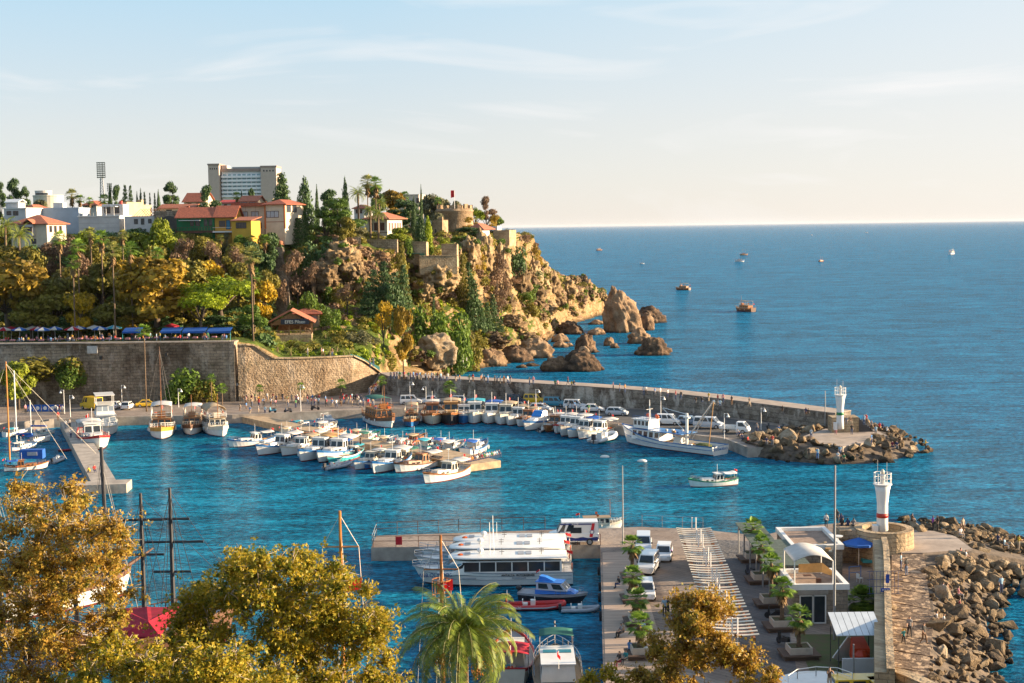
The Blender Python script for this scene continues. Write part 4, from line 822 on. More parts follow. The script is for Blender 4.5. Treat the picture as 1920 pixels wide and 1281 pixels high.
def tall_palm(px,ytop,D,label,zb=None,fr=1.35,skirt=1.6,green=PALMO,group=None,tr=.17,name='fan_palm',seg=8):
    z=(ground(px,D) if zb is None else zb); q=XD(px,D,z-.3); h=WD(px,ytop+6,D).z-q.z-fr*.55
    o=fan_palm(h,fr,label,skirt,green,int(px*7+D),tr,seg,24); o.location=q; o.rotation_euler=(0,0,px*.7); tag(o,label,'palm',group); return o
bpy.data.objects.remove(FP.children[0]) if 0 else None
for c_ in [q for q in COL.objects if q.parent is FP or q.parent==FP]: bpy.data.objects.remove(c_)
bpy.data.objects.remove(FP)
GT='trees on the harbour slope'
# front row behind the café terrace
FR=[('broad1',18,474,304,140,LA,'huge orange brown plane tree at the far left of the slope'),('broad2',100,515,303,100,LO,'olive brown tree behind the café umbrellas'),('broad3',152,543,300,58,LAG,'small golden young tree standing at the terrace edge'),
('broad1',222,560,303,80,LO,'dull olive tree between the thin palm and the golden tree'),('broad4',293,476,303,150,LA,'largest golden brown plane tree in the middle of the slope'),('spine1',418,500,308,150,LB,'broad bright green stone pine above the blue awning'),
('spine2',378,530,299,92,LB,'lower lime green pine in front of the broad stone pine'),('broad2',475,568,299,52,LG,'fresh green tree beside the restaurant roof'),('broad3',492,522,322,50,LAG,'golden tree tucked behind the restaurant and ruin pillar'),
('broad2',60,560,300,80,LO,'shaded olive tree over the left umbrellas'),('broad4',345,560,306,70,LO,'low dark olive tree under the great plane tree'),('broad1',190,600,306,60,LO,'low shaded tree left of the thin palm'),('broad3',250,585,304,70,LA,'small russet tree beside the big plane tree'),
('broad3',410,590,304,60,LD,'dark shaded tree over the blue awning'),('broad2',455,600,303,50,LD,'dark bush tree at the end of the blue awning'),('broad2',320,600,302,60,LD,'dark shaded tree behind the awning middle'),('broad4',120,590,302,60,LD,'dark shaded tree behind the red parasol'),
('broad1',55,500,314,90,LA,'russet crown behind the huge left plane tree'),('broad4',130,498,316,80,LO,'olive crown below the tall palms on the left'),('broad2',190,486,318,80,LO,'grey green crown between tall palms'),('broad3',240,482,318,64,LA,'rust crown just left of the largest plane tree'),
('broad1',345,478,320,90,LO,'mid olive crown right of the largest plane tree'),('broad3',388,483,322,56,LAG,'yellow crown above the bright stone pine'),('broad4',358,490,321,50,LAG,'smaller yellow crown beside the yellow one'),('broad2',448,488,322,60,LO,'olive gold crown above the stone pine right side'),('broad1',500,500,330,46,LO,'olive crown beside the ruin pillar'),
('broad3',20,455,330,80,LO,'olive crown under the date palms'),('bare1',90,452,332,70,LBR,'bare brownish tree near the red roofed villa'),('bare2',130,440,334,70,LBR,'pinkish bare tree right of the red roofed villa'),('broad1',165,424,336,50,LY,'yellowish crown in front of the blue grey building'),
('broad4',205,440,334,60,LO,'olive crown in front of the white terraced house'),('broad2',262,432,334,76,LY,'yellow green crown in front of the ruined house'),('broad3',310,424,334,70,LY,'sunny yellow green crown below the ruined wall'),('broad1',300,404,345,36,LY,'small yellow green tree against the ruined wall'),
('bare3',350,442,332,60,LBR,'thin reddish tree below the green house'),('bare1',400,448,332,60,LBR,'thin pinkish tree below the yellow house'),('broad4',385,440,338,50,LO,'olive bush crown under the yellow annex'),('broad2',440,452,334,56,LO,'olive crown under the cream villa'),('bare2',150,470,322,60,LBR,'bare grey brown tree among the palms'),
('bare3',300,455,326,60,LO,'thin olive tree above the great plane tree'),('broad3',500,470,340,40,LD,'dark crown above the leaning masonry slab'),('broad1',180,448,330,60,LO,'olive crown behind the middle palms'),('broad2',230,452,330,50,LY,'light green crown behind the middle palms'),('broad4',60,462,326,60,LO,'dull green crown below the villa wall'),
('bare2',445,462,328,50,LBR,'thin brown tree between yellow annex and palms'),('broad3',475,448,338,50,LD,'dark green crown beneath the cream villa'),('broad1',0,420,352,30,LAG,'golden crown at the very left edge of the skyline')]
for f in FR: P(f[0],f[1],f[2],f[3],f[4],f[5],f[6],group=GT)
# skyline and clifftop trees
SK=[('pine1',28,333,430,34,LD,'tall dark pine at the left end of the skyline'),('pine2',50,348,430,26,LD,'shorter dark pine beside the round white building'),('pine1',3,340,440,22,LD,'dark conifer cut by the left edge of the skyline'),('broad2',80,372,440,40,LGY,'grey olive tree in front of the round building'),
('cyp1',209,345,430,12,LD,'dark column cypress left of the first spruce pair'),('pine3',222,347,430,30,LD,'dark bushy tree behind the solar tank'),('fir1',237,342,425,17,LD,'left spiky spruce of the skyline pair'),('fir2',247,345,425,16,LD,'right spiky spruce of the skyline pair'),
('cyp2',259,360,440,9,LD,'short cypress right of the spruce pair'),('cyp1',266,352,440,9,LD,'taller cypress right of the spruce pair'),('fir1',273,356,440,10,LD,'small spruce between two cypresses'),('fir2',283,359,440,7,LD,'tiny pointed spruce on the skyline'),('fir1',292,358,440,8,LD,'tiny spruce left of the last small cypress'),('cyp2',299,356,440,11,LD,'rounded cypress left of the great dark pine'),
('pine2',323,339,410,40,LD,'great dark pine left of the brick red roof'),('pine3',391,347,400,44,LD,'dark irregular pine in front of the hotel tower'),('cyp1',455,357,430,9,LD,'slim cypress in front of the hotel balconies'),('pine1',474,352,430,20,LD,'small pine in front of the hotel balconies'),('broad3',462,366,430,20,LG,'low green tree at the hotel foot'),
('fir1',531,317,368,52,LD,'massive dark cedar right of the cream villa'),('cyp3',531,330,370,44,LD,'dense dark cypress mass inside the cedar group'),('cyp1',574,331,366,44,LD,'huge dark rounded cypress with drooping top'),('fir3',553,380,364,40,LD,'dark conifer filling between cedar and cypress'),('cyp2',596,347,380,12,LD,'thin cypress behind the huge rounded one'),
('pine1',618,354,372,46,LD,'dark pine between the rounded cypress and skyline cypress'),('cyp3',649,332,385,20,LD,'dark column cypress standing on the skyline'),('pine2',640,370,362,84,LG,'big spreading green pine above the cliff garden'),('pine3',612,392,360,60,LG,'green pine lower left of the spreading one'),('broad4',650,405,358,40,LO,'olive crown under the spreading pine'),
('pine1',705,346,400,44,LD,'dark crown behind the two tall palms'),('broad3',735,352,420,52,LA,'rust coloured tree on the skyline left of the white block'),('pine2',752,372,405,60,LD,'dark evergreen behind the central villa, left half'),('pine3',772,378,400,52,LD,'dark evergreen behind the central villa, right half'),
('cyp1',777,368,395,13,LD,'narrow cypress left of the needle cypress'),('cyp2',791,347,392,9,LD,'tallest needle thin cypress near the fort'),('cyp3',789,402,380,34,LD,'dark fat cypress below the needle cypress'),('cyp1',803,404,380,22,LB,'bright green rounded cypress beside the dark one'),('broad1',812,358,450,40,LGY,'pale olive tree on the skyline above the white stepped house'),
('broad2',836,370,450,34,LGY,'second pale olive tree left of the fort flag'),('broad4',858,374,450,26,LGY,'greyish tree just behind the fort flag'),('broad1',820,396,425,26,LGY,'silvery olive bush at the foot of the fort'),('spine1',891,380,440,34,LB,'bright green domed tree right of the fort'),('pine3',913,368,440,36,LBR,'tall brownish tree right of the fort'),
('broad3',930,404,442,26,LG,'green tree at the right end of the fort garden'),('bare3',930,400,436,26,LA,'thin orange tree beside the brownish one'),('bare1',882,405,425,46,LA,'bare orange bush before the fort wall'),('broad3',880,425,412,44,LD,'dark bush hiding the café roof'),('broad2',746,425,372,42,LY,'leaning yellow green tree beside the central villa'),
('broad4',545,420,362,30,LD,'dark ivy covered tree beside the cream villa'),('fir1',560,405,360,40,LD,'drooping dark conifer above the garden wall'),('broad3',672,425,365,30,LGY,'grey green bush left of the central palms')]
for f in SK: P(f[0],f[1],f[2],f[3],f[4],f[5],f[6],group='trees on the headland skyline')
# trees and shrubs on the cliff and the slope below it
CL=[('shrub1',600,428,351,60,LD,'dark bush overhanging the left cliff'),('shrub2',575,450,350,44,LG,'green bush above the brown thicket'),('bare1',560,465,344,64,LBR,'brown leafless thicket left of the golden cliff'),('bare2',590,490,342,40,LBR,'second brown thicket under the cliff edge'),('bare3',538,490,341,36,LBR,'brown bush beside the ruin pillar'),
('shrub3',628,475,348,30,LG,'small bush clinging to the golden cliff'),('shrub1',610,505,346,26,LG,'bush low on the golden cliff'),('shrub2',640,520,345,34,LO,'olive bush at the foot of the golden cliff'),('bare2',652,530,336,44,LBR,'round brown tree on the grassy slope'),('shrub3',585,540,330,50,LG,'green bush behind the restaurant wing'),('shrub1',560,548,332,40,LG,'leafy bush above the restaurant roof'),('shrub2',620,565,328,40,LG,'green bush right of the restaurant wing'),
('fir1',702,500,338,44,LD,'left dark spruce of the cliff foot group'),('fir2',722,486,340,44,LD,'middle dark spruce of the cliff foot group'),('fir3',742,505,338,46,LD,'right dark spruce of the cliff foot group'),('fir1',758,490,350,34,LD,'slim spruce under the stone bastion'),('fir2',690,525,336,36,LD,'low dark spruce at the left of the group'),('pine3',732,530,336,60,LD,'dark pine base among the spruces'),
('bare3',720,560,325,42,LAG,'slender tree with pale forked trunk and thin gold leaves'),('broad3',757,568,325,34,LA,'rounded orange olive tree beside the slender forked one'),('shrub1',740,455,364,40,LO,'bush hanging over the dark cliff recess'),('shrub2',765,430,372,30,LG,'green bush at the terrace kiosk'),('fir3',755,450,358,30,LO,'olive conifer climbing the dark cliff recess'),
('shrub2',800,545,348,60,LG,'dense green fig tree at the bastion foot'),('shrub1',828,555,350,70,LG,'wide green fig tree in the middle of the slope'),('shrub3',858,572,352,64,LG,'wide green fig tree lower on the slope'),('shrub1',845,600,348,56,LG,'low green fig tree near the big rock'),('shrub2',880,600,358,50,LO,'olive green bush tree at the slope edge'),('fir1',815,548,352,14,LD,'thin pointed conifer among the fig trees'),
('fir2',880,488,384,34,LD,'dark spruce in the cliff cleft'),('fir1',868,470,382,26,LO,'olive spruce beside the cleft'),('fir3',890,520,380,44,LD,'broad dark spruce lower in the cleft'),('fir1',900,560,382,26,LD,'small dark spruce above the lawn, left'),('fir2',914,565,384,26,LD,'small dark spruce above the lawn, middle'),('fir3',925,548,388,28,LD,'small dark spruce above the lawn, right'),('fir1',940,590,386,16,LD,'lone little spruce on the bright grass'),
('shrub1',965,440,445,40,LD,'round dark bush high on the seaward cliff'),('bare1',940,470,410,44,LBR,'brown scrub on the seaward cliff face'),('bare2',930,500,408,50,LBR,'large patch of brown scrub mid cliff'),('bare3',985,438,475,44,LBR,'brown scrub along the seaward skyline'),('bare1',1005,455,485,30,LA,'rust scrub at the outer cliff corner'),('shrub2',955,425,462,24,LGY,'grey bush on the seaward skyline'),
('shrub3',1000,495,478,30,LD,'dark bush on the outer cliff shoulder'),('shrub2',985,510,452,40,LG,'green bush on the lower outer cliff'),('shrub1',975,540,440,44,LG,'green bush above the shore rocks'),('bare2',960,520,436,36,LBR,'brown scrub above the shore rocks'),('shrub3',990,560,440,34,LO,'olive bush nearest the shore rocks'),('bare3',935,540,404,40,LBR,'brown scrub under the big scrub patch'),
('shrub1',855,440,400,36,LG,'bush on the cliff lip below the café'),('shrub2',830,440,392,30,LY,'yellow green bush by the golden gatehouse'),('shrub3',870,452,405,30,LO,'olive bush on the cliff lip right of the café'),('shrub1',915,445,424,24,LG,'bush beside the white balustrade'),('shrub2',800,440,380,22,LG,'bush below the fat cypress'),('bare1',900,470,402,36,LA,'rusty creeper on the cliff under the café'),
('shrub3',895,625,372,44,LO,'ochre scrub at the lower slope'),('shrub2',870,640,366,40,LO,'ochre scrub behind the bathing platform'),('shrub1',915,640,380,26,LBR,'brown scrub at the grass edge'),('shrub2',760,632,335,16,LG,'small bush under the retaining wall'),('shrub1',700,630,322,36,LGY,'grey olive bush above the beach stairs'),('shrub2',672,612,318,44,LGY,'silvery bush right of the garden palms'),
('shrub3',700,668,309,28,LG,'clipped green bush beside the canvas windbreak'),('shrub1',655,640,312,26,LG,'green bush under the silvery one'),('shrub2',635,625,314,30,LO,'olive bush at the palm garden end')]
for f in CL: P(f[0],f[1],f[2],f[3],f[4],f[5],f[6],cat='bush' if f[0][:5] in('shrub',) else 'tree',group='growth on the cliff')
# shrubs rooted in the town wall and trees at its foot
WL=[('shrub1',100,652,284,104,LO,286.5,'big leafy caper bush hanging from the town wall',11,4.6),('shrub2',130,660,284.5,50,LG,286,'darker bush merging with the big wall bush',10.5,3.6),('shrub3',358,682,284.5,84,LG,286,'green bushes growing at the wall foot behind the tour boats',1.5,0),('shrub2',335,690,284,50,LG,286,'left green bush at the wall foot behind the tour boats',1.5,0),('shrub1',380,695,284,44,LO,286,'right green bush at the wall foot behind the tour boats',1.5,0)]
for k,px,yt,D,w_,c,_,lb,zb,hh in WL:
    z=WD(px,yt+60,D).z if hh else QZ; P(k,px,yt,D,w_,c,lb,cat='bush',zb=z,group='growth on the town wall')
P('broad4',35,675,278,60,LY,'yellow green willow like tree on the left quay',zb=QZ); P('bare2',15,690,280,40,LO,'thin tree at the left edge below the town wall',zb=QZ)
rg=random.Random(5)
for j in range(26):
    px=rg.uniform(460,700); y=rg.uniform(675,735); D=290+(px-448)/264*14-.6
    if y<660+max(0,(px-640))*.7 or (px<500 and y<700 and 0): continue
    q=WD(px,y,D); plant('shrub%d'%rg.randint(1,3),q-Vector((0,.0,.3)),rg.uniform(.8,1.7),rg.uniform(.6,1.1),rg.choice([LGY,LBR,LO]),'dry tuft of weeds growing out of the sunlit rampart','weed','dry tufts on the rampart')
# palms of the slope and skyline
for px,yt,D,fr,lb in [(118,432,318,1.5,'tall fan palm with brown skirt left of the bare tree'),(152,446,314,1.6,'dark tall fan palm second from the left on the slope'),(142,476,303,1.5,'lower dark fan palm behind the golden young tree'),(196,430,322,1.6,'fan palm highest in the middle palm group'),(217,452,303,1.7,'very tall thin palm whose bare trunk runs down to the terrace'),
 (250,452,316,1.6,'shaggy fan palm right of the very tall one'),(300,462,318,1.4,'fan palm peeping above the largest plane tree'),(175,424,334,1.3,'small fan palm before the white terraced house'),(235,428,334,1.2,'small palm below the terraced house corner'),(475,462,308,1.9,'shaggy tall fan palm left of the ruin pillar'),(478,500,316,1.6,'lower fan palm behind the shaggy tall one'),
 (345,436,340,1.2,'small palm below the green house'),(415,436,342,1.2,'small palm below the yellow balcony'),(452,438,341,1.5,'left palm of three below the cream villa'),(475,438,341,1.4,'middle palm of three below the cream villa'),(500,436,341,1.6,'right palm of three below the cream villa'),
 (137,352,425,2.3,'fan palm with red brown skirt on the left skyline'),(152,362,425,1.8,'fan palm beside the red skirted one on the skyline'),(170,366,435,1.4,'small palm above the blue grey building'),(198,362,430,2.2,'spiky palm left of the dark cypress'),(446,357,430,1.6,'small fan palm before the hotel'),
 (691,326,388,2.5,'left one of the two tallest skyline palms'),(706,330,386,2.4,'right one of the two tallest skyline palms'),(760,356,425,1.8,'small palm peeping over the white block'),(822,366,440,1.5,'tiny palm behind the needle cypress')]:
    if px<505 and D<340 and yt>420: D=max(296,D-15); fr*=1.3
    tall_palm(px,yt,D,lb,fr=fr,skirt=fr*1.1,group='fan palms on the headland',green=PALMO if px%2 else PALMF)
for px,yt,D,fr,lb in [(14,410,334,4.2,'big feathery date palm at the left edge'),(40,428,330,4.2,'second feathery date palm below the red roofed villa'),(673,352,392,3.6,'date palm on the skyline left of the tall palms'),(695,386,372,3.1,'left date palm in front of the central villa'),(710,392,370,3.0,'right date palm in front of the central villa'),(712,372,392,3.2,'date palm leaning over the central villa roof')]:
    z=ground(px,D); q=XD(px,D,z-.3); h=max(1.5,WD(px,yt,D).z-q.z-fr*.45); o=date_palm(h,fr,int(px),30,12,.28,.09); o.location=q; tag(o,lb,'palm','date palms on the headland')
dp0=None; rg=random.Random(11)
for j,(px,y) in enumerate([(498,650),(515,655),(520,662),(532,652),(545,664),(560,650),(574,658),(590,648),(604,655),(618,662),(632,650),(645,658),(610,630),(655,662)]):
    D=300+(665-y)*.55; q=XD(px,D,ground(px,D)-.2)
    if dp0 is None: dp0=date_palm(1.0,1.9,77,22,10,.22,.07); children_map(dp0); o=dp0; o.location=q
    else: o=dup(dp0,q,rg.uniform(0,6),scale=rg.uniform(.8,1.25))
    tag(o,'short bushy palm in the rampart garden strip, '+('lower row' if y>656 else 'upper row')+(' left end' if px<530 else ' middle' if px<600 else ' right end'),'palm','short palms in the rampart garden')
for px,yt,D,zb,lb,fr in [(487,718,284,QZ,'slim young palm at the left end of the rampart',1.0),(565,714,284,QZ,'slim young palm hidden behind the lamp post on the quay',1.0),(640,708,283,QZ,'slim palm in a square planter before the rampart',1.25),(717,702,284,QZ,'slim palm by the foot of the beach stairs',1.2),(397,698,283,QZ,'dark palm beside the wall corner',1.2),(417,716,281,QZ,'short palm in front of the wall corner',1.3),(275,606,272,QZ,'very tall slim palm standing before the town wall',1.7),(843,712,281,QZ,'leafy palm against the breakwater wall between cars',1.6)]:
    tall_palm(px,yt,D,lb,zb=zb,fr=fr,skirt=0,green=PALMF,tr=.13,group='palms on the quay')


# undergrowth nobody could count: on the wooded slope, and scrub and creepers over the cliffs
rg=random.Random(3)
def undergrowth(name,label,sel,nb,nleaf,size,rr,m,seed):
    c=[r for r in ROWS if sel(r)]; bl=[]
    for _ in range(nb):
        r=rg.choice(c); q=r[2]; R1=rg.uniform(*rr); bl.append((q[0],q[1],q[2]+R1*.15,R1,R1,R1*.7))
    me=leafcloud(name,bl,nleaf,size,m,seed,.4); o=mobj(name,me); tag(o,label,'undergrowth',kind='stuff'); return o
i0=SEG[0]+SEG[1]
undergrowth('undergrowth','dense dark undergrowth between the trees of the wooded slope',lambda r:-60<r[0]<505 and i0-2<r[1]<sum(SEG[:6])+2,420,60000,.42,(1.2,2.8),LO,5)
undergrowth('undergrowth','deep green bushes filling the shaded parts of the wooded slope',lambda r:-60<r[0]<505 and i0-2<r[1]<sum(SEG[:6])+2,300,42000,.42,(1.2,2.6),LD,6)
undergrowth('undergrowth','ochre and brown scrub covering the cliff ledges',lambda r:545<r[0]<1020 and sum(SEG[:3])<r[1]<sum(SEG[:6])+3,260,30000,.3,(.5,1.7),LBR,7)
undergrowth('undergrowth','olive green creepers and bushes on the cliff ledges',lambda r:545<r[0]<1060 and sum(SEG[:2])<r[1]<sum(SEG[:6])+4,260,34000,.3,(.5,1.9),LO,8)
undergrowth('undergrowth','low green plants on the grassy slope under the cliff',lambda r:500<r[0]<940 and i0-6<r[1]<sum(SEG[:4])-4 and r[2][2]>5,220,26000,.26,(.4,1.2),LB,9)
undergrowth('undergrowth','dark bushes and hedges between the clifftop houses',lambda r:0<r[0]<930 and sum(SEG[:6])<=r[1]<sum(SEG[:6])+10 and r[2][1]<440,200,30000,.34,(.7,2.0),LO,10)

for f in [('broad1',338,432,349,26,LY,'small yellowish tree under the green house balcony'),('broad3',362,436,348,30,LO,'olive tree under the middle of the green house'),('broad2',392,434,348,30,LG,'green tree under the right end of the green house'),('bare1',425,434,346,30,LGY,'thin grey tree under the yellow house'),('broad4',455,440,341,34,LG,'green tree under the yellow annex'),('broad1',485,433,350,34,LO,'olive tree under the cream villa left wing'),('broad2',515,432,350,36,LD,'dark tree under the cream villa right wing')]: P(f[0],f[1],f[2],f[3],f[4],f[5],f[6],group=GT)
for k_,(o_,m_,u_) in list(PROTO.items()):     # retire the patterns themselves, their copies stay
    for q in [x for x in COL.objects if x.parent==o_]: bpy.data.objects.remove(q)
    bpy.data.objects.remove(o_)
PROTO.clear(); _CM.clear()
# ================================================================ ROCKS
def rockmat(name,cols,wet=True,bs=1.0):
    m=bpy.data.materials.new(name); m.use_nodes=True; nt=m.node_tree; b=nt.nodes['Principled BSDF']; N=nt.nodes.new; K=nt.links.new
    b.inputs['Roughness'].default_value=.9; b.inputs['Specular IOR Level'].default_value=.25
    tc=N('ShaderNodeTexCoord'); ge=N('ShaderNodeNewGeometry'); oi=N('ShaderNodeObjectInfo'); va=N('ShaderNodeVectorMath'); va.operation='ADD'; K(ge.outputs['Position'],va.inputs[0]); K(oi.outputs['Random'],va.inputs[1])
    n=N('ShaderNodeTexNoise'); n.inputs['Scale'].default_value=.6*bs; n.inputs['Detail'].default_value=9; n.inputs['Roughness'].default_value=.7; K(va.outputs[0],n.inputs['Vector'])
    ad=N('ShaderNodeMath'); ad.operation='MULTIPLY_ADD'; ad.inputs[1].default_value=.26; K(oi.outputs['Random'],ad.inputs[0]); K(n.outputs[0],ad.inputs[2])
    r=N('ShaderNodeValToRGB'); e=r.color_ramp.elements; e[0].position=.44; e[1].position=.86; e[0].color=cols[0]+(1,); e[1].color=cols[-1]+(1,)
    for i,c in enumerate(cols[1:-1]): q=e.new(.44+.42*(i+1)/(len(cols)-1)); q.color=c+(1,)
    K(ad.outputs[0],r.inputs[0]); s=N('ShaderNodeSeparateXYZ'); K(ge.outputs['Position'],s.inputs[0])
    w_=N('ShaderNodeMapRange'); w_.inputs[1].default_value=.15; w_.inputs[2].default_value=.9; w_.inputs[3].default_value=.22; K(s.outputs[2],w_.inputs[0])
    mx=N('ShaderNodeMixRGB'); mx.blend_type='MULTIPLY'; mx.inputs[0].default_value=1; K(r.outputs[0],mx.inputs[1]); K(w_.outputs[0],mx.inputs[2]); K(mx.outputs[0],b.inputs['Base Color'])
    n2=N('ShaderNodeTexNoise'); n2.inputs['Scale'].default_value=1.5*bs; n2.inputs['Detail'].default_value=10; n2.inputs['Roughness'].default_value=.7; K(va.outputs[0],n2.inputs['Vector'])
    bp=N('ShaderNodeBump'); bp.inputs['Strength'].default_value=1; bp.inputs['Distance'].default_value=.6; K(n2.outputs[0],bp.inputs['Height']); K(bp.outputs[0],b.inputs['Normal']); return m
RKS=rockmat('sea_rock',[(.05,.035,.025),(.14,.09,.055),(.27,.18,.105),(.36,.27,.18)],bs=.5)
RKB=rockmat('boulder_rock',[(.06,.045,.032),(.17,.12,.07),(.29,.215,.13),(.40,.33,.24)],bs=1.0)
def ico(sub):
    b=bmesh.new(); bmesh.ops.create_icosphere(b,subdivisions=sub,radius=1); v=[x.co.copy() for x in b.verts]; f=[tuple(q.index for q in t.verts) for t in b.faces]; b.free(); return v,f
ICO5=ico(5); ICO4=ico(4)
def searock(px0,px1,yt,yb,label,lean=0,depth=.8,seed=1,pw=1.0,sub=5,amp=1.0):
    c=W((px0+px1)/2,yb,0); w=(px1-px0)*c.y/F/2; h=WD((px0+px1)/2,yt,c.y+w*depth*.6).z; v,f=ICO5 if sub==5 else ICO4
    mb=MB(); o=Vector((seed*7.3,seed*3.1,seed)); s=1.0/max(w,1.2)
    for p in v:
        ps=Vector((p.x,p.y,p.z*1.7)); F1=noise.voronoi(ps*1.7+o)[0]; F2=noise.voronoi(ps*4.6+o)[0]; r=1.02+.30*noise.noise(p*1.4+o)+amp*(.34*(.45-F1[0])+.16*(F1[1]-F1[0])+.20*(F2[1]-F2[0])+.12*(noise.ridged_multi_fractal(p*2.6+o,1,2.1,6,1,2)-1))
        z=p.z; hz=abs(z)**pw*(1 if z>0 else -1); t=max(0,hz)
        x=p.x*r*w*.92*(1-.25*t)+lean*w*t; y=p.y*r*w*depth*(1-.3*t); zz=hz*(1+.30*(r-1)*1.5)*h*.98 if z>0 else z*1.5
        mb.v.append((x,y,max(zz,-1.5)))
    mb.f=f; mb.m=[0]*len(f)
    return solo('sea_rock',mb,[RKS],label,'rock','rocks in the sea off the headland',True,loc=(c.x,c.y+w*depth*.9,0))
for a in [ # px0,px1,ytop,ybase,label,lean,depth,seed
 (1136,1206,545,624,'tall rock stack with a pointed top and steep left face',-.4,.75,3,.75),(1186,1252,576,606,'broad rock behind the tall stack',0,.8,4,1),(1196,1230,588,640-20,'low shoulder rock at the right foot of the tall stack',.1,.8,5,1),
 (1174,1222,617,645,'jagged rock in front of the tall stack',.1,.8,6,1),(1191,1256,634,667,'ribbed low rock standing alone on the sea side',.15,.7,7,1.1),(1046,1094,604,627,'dark blocky rock in the channel',0,.9,8,.7),(1102,1136,615,628,'low dark rock left of the tall stack',0,.7,9,1),
 (1132,1154,632,649,'small rock between the big ones',0,.8,10,1),(1145,1162,644,653,'tiny rock awash by the small one',0,.8,11,1),(1076,1124,625,662,'pointed craggy rock with a double summit',-.1,.8,12,1.1),(1080,1110,651,668,'small rock at the foot of the craggy one',0,.8,13,1),
 (1016,1078,670,697,'rounded left half of the big rocks nearest the breakwater',.0,.75,14,.8),(1050,1136,659,697,'large craggy right half of the rocks nearest the breakwater',-.1,.6,15,.9),(1104,1134,600,609,'flat dark rock behind the channel',0,.9,16,1),(1122,1142,577,590,'dark rock at the inner foot of the far crag',0,.8,17,1),
 (1080,1130,535,592,'tall pale crag at the end of the headland',.1,.8,18,.8),(1112,1136,540,575,'slim crag behind the pale one',0,.9,19,.9),(1008,1092,576,604,'long pale rock shelf under the outer cliff',-.1,.7,20,.9),(1034,1070,552,592,'pale boulder leaning on the outer cliff',-.1,.9,21,.9),
 (1000,1044,596,618,'brown rock below the long shelf',0,.8,22,1),(996,1022,618,640,'brown rock hump at the shore',0,.8,23,1),(1022,1040,616,628,'small dark rock by the shore hump',0,.8,24,1),(1034,1068,626,642,'low rock right of the shore hump',0,.8,25,1),(1036,1066,640,652,'flat rock awash below the shore hump',0,.9,26,1),(960,1040,636,672,'rough shore rock mass left of the channel',.1,.6,27,.8),
 (925,1000,650,680,'rough brown shore rock mass in the middle',.0,.6,28,.8),(885,950,655,688,'dark shore rock mass beside the bathing deck',.0,.6,29,.8),(968,990,684,690,'thin flat rock in the shallow water',0,.6,30,1),(982,1012,681,687,'dark flat rock next to the thin one',0,.6,31,1),(1058,1076,643,650,'tiny dark rock awash in the channel',0,.8,32,1)]:
    searock(a[0],a[1],a[2],a[3],a[4],a[5],a[6],a[7],a[8],5 if a[1]-a[0]>40 else 4)
CRV=[]
def crag(px,py,D,rx,rz,ry,label,seed,m=None):
    q=WD(px,py,D); mb=MB(); o=Vector((seed*5.3,seed*2.1,seed))
    for p in ICO5[0]:
        ps=Vector((p.x,p.y,p.z*1.5)); F1=noise.voronoi(ps*1.8+o)[0]; F2=noise.voronoi(ps*4.8+o)[0]; r=.96+.25*noise.noise(p*1.3+o)+.34*(.45-F1[0])+.16*(F1[1]-F1[0])+.24*(F2[1]-F2[0])+.13*(noise.ridged_multi_fractal(p*3+o,1,2.1,6,1,2)-1)
        mb.v.append((p.x*r*rx*D/F,p.y*r*ry,p.z*r*rz*D/F))
    c0=q+Vector((0,ry*.45,0)); CRV.extend([c0+Vector(v) for v in mb.v[::7] if v[2]>rz*D/F*.1 or v[1]<-.5*ry])
    mb.f=ICO5[1]; mb.m=[0]*len(mb.f); return solo('rock_outcrop',mb,[m or CRAG],label,'rock','outcrops of the cliff',True,loc=tuple(q+Vector((0,ry*.45,0))))
CRAG=rockmat('cliff_rock',[(.06,.042,.026),(.17,.115,.06),(.31,.215,.11),(.40,.31,.19)],False,.6)
for a in [(640,492,350,36,34,7,'golden crag under the garden wall',1),(608,520,345,28,30,5,'lower shoulder of the golden crag',2),(668,515,350,18,26,5,'narrow rib right of the golden crag',3),(822,524,371,38,30,7,'overhanging pale crag carrying the stone bastion',4),(795,545,368,22,24,5,'dark foot of the overhanging crag',5),(905,485,408,22,44,6,'tall golden rib under the café',6),(938,500,418,20,40,6,'golden rib right of the café',7),(880,475,395,18,30,5,'rib left of the tall golden rib',8),
  (968,530,446,26,40,7,'brown buttress of the outer cliff',9),(995,520,480,20,36,7,'upper buttress at the outer corner',10),(1000,555,462,26,26,6,'lower buttress at the outer corner',11),(945,570,420,22,24,5,'broken rib above the shore grass',12),(960,610,408,26,18,5,'craggy hump at the end of the shore grass',13),(1030,545,512,22,34,8,'pale fractured face beyond the outer corner',14),(1058,548,535,22,28,8,'second pale fractured face',15),(1020,580,485,24,16,6,'low fractured ledge at the outer corner',16),
  (925,640,378,30,16,5,'rough ledge above the brown shore rocks',17),(985,640,405,26,14,5,'rough ledge over the shore rock mass',18),(1085,558,562,20,24,7,'far fractured face near the tip',19),(720,520,362,24,30,5,'shaded crag behind the spruces',20),(858,510,388,14,36,5,'rib beside the cleft',21),(1015,505,505,16,18,6,'crest rock of the outer cliff',22),(1045,525,540,18,12,6,'crest rock beyond the outer cliff',23),(765,660,334,18,12,3,'ochre ledge behind the sun loungers',24),(790,668,336,20,12,3,'ochre ledge under the big boulder',25)]: crag(*a)
rg=random.Random(17)
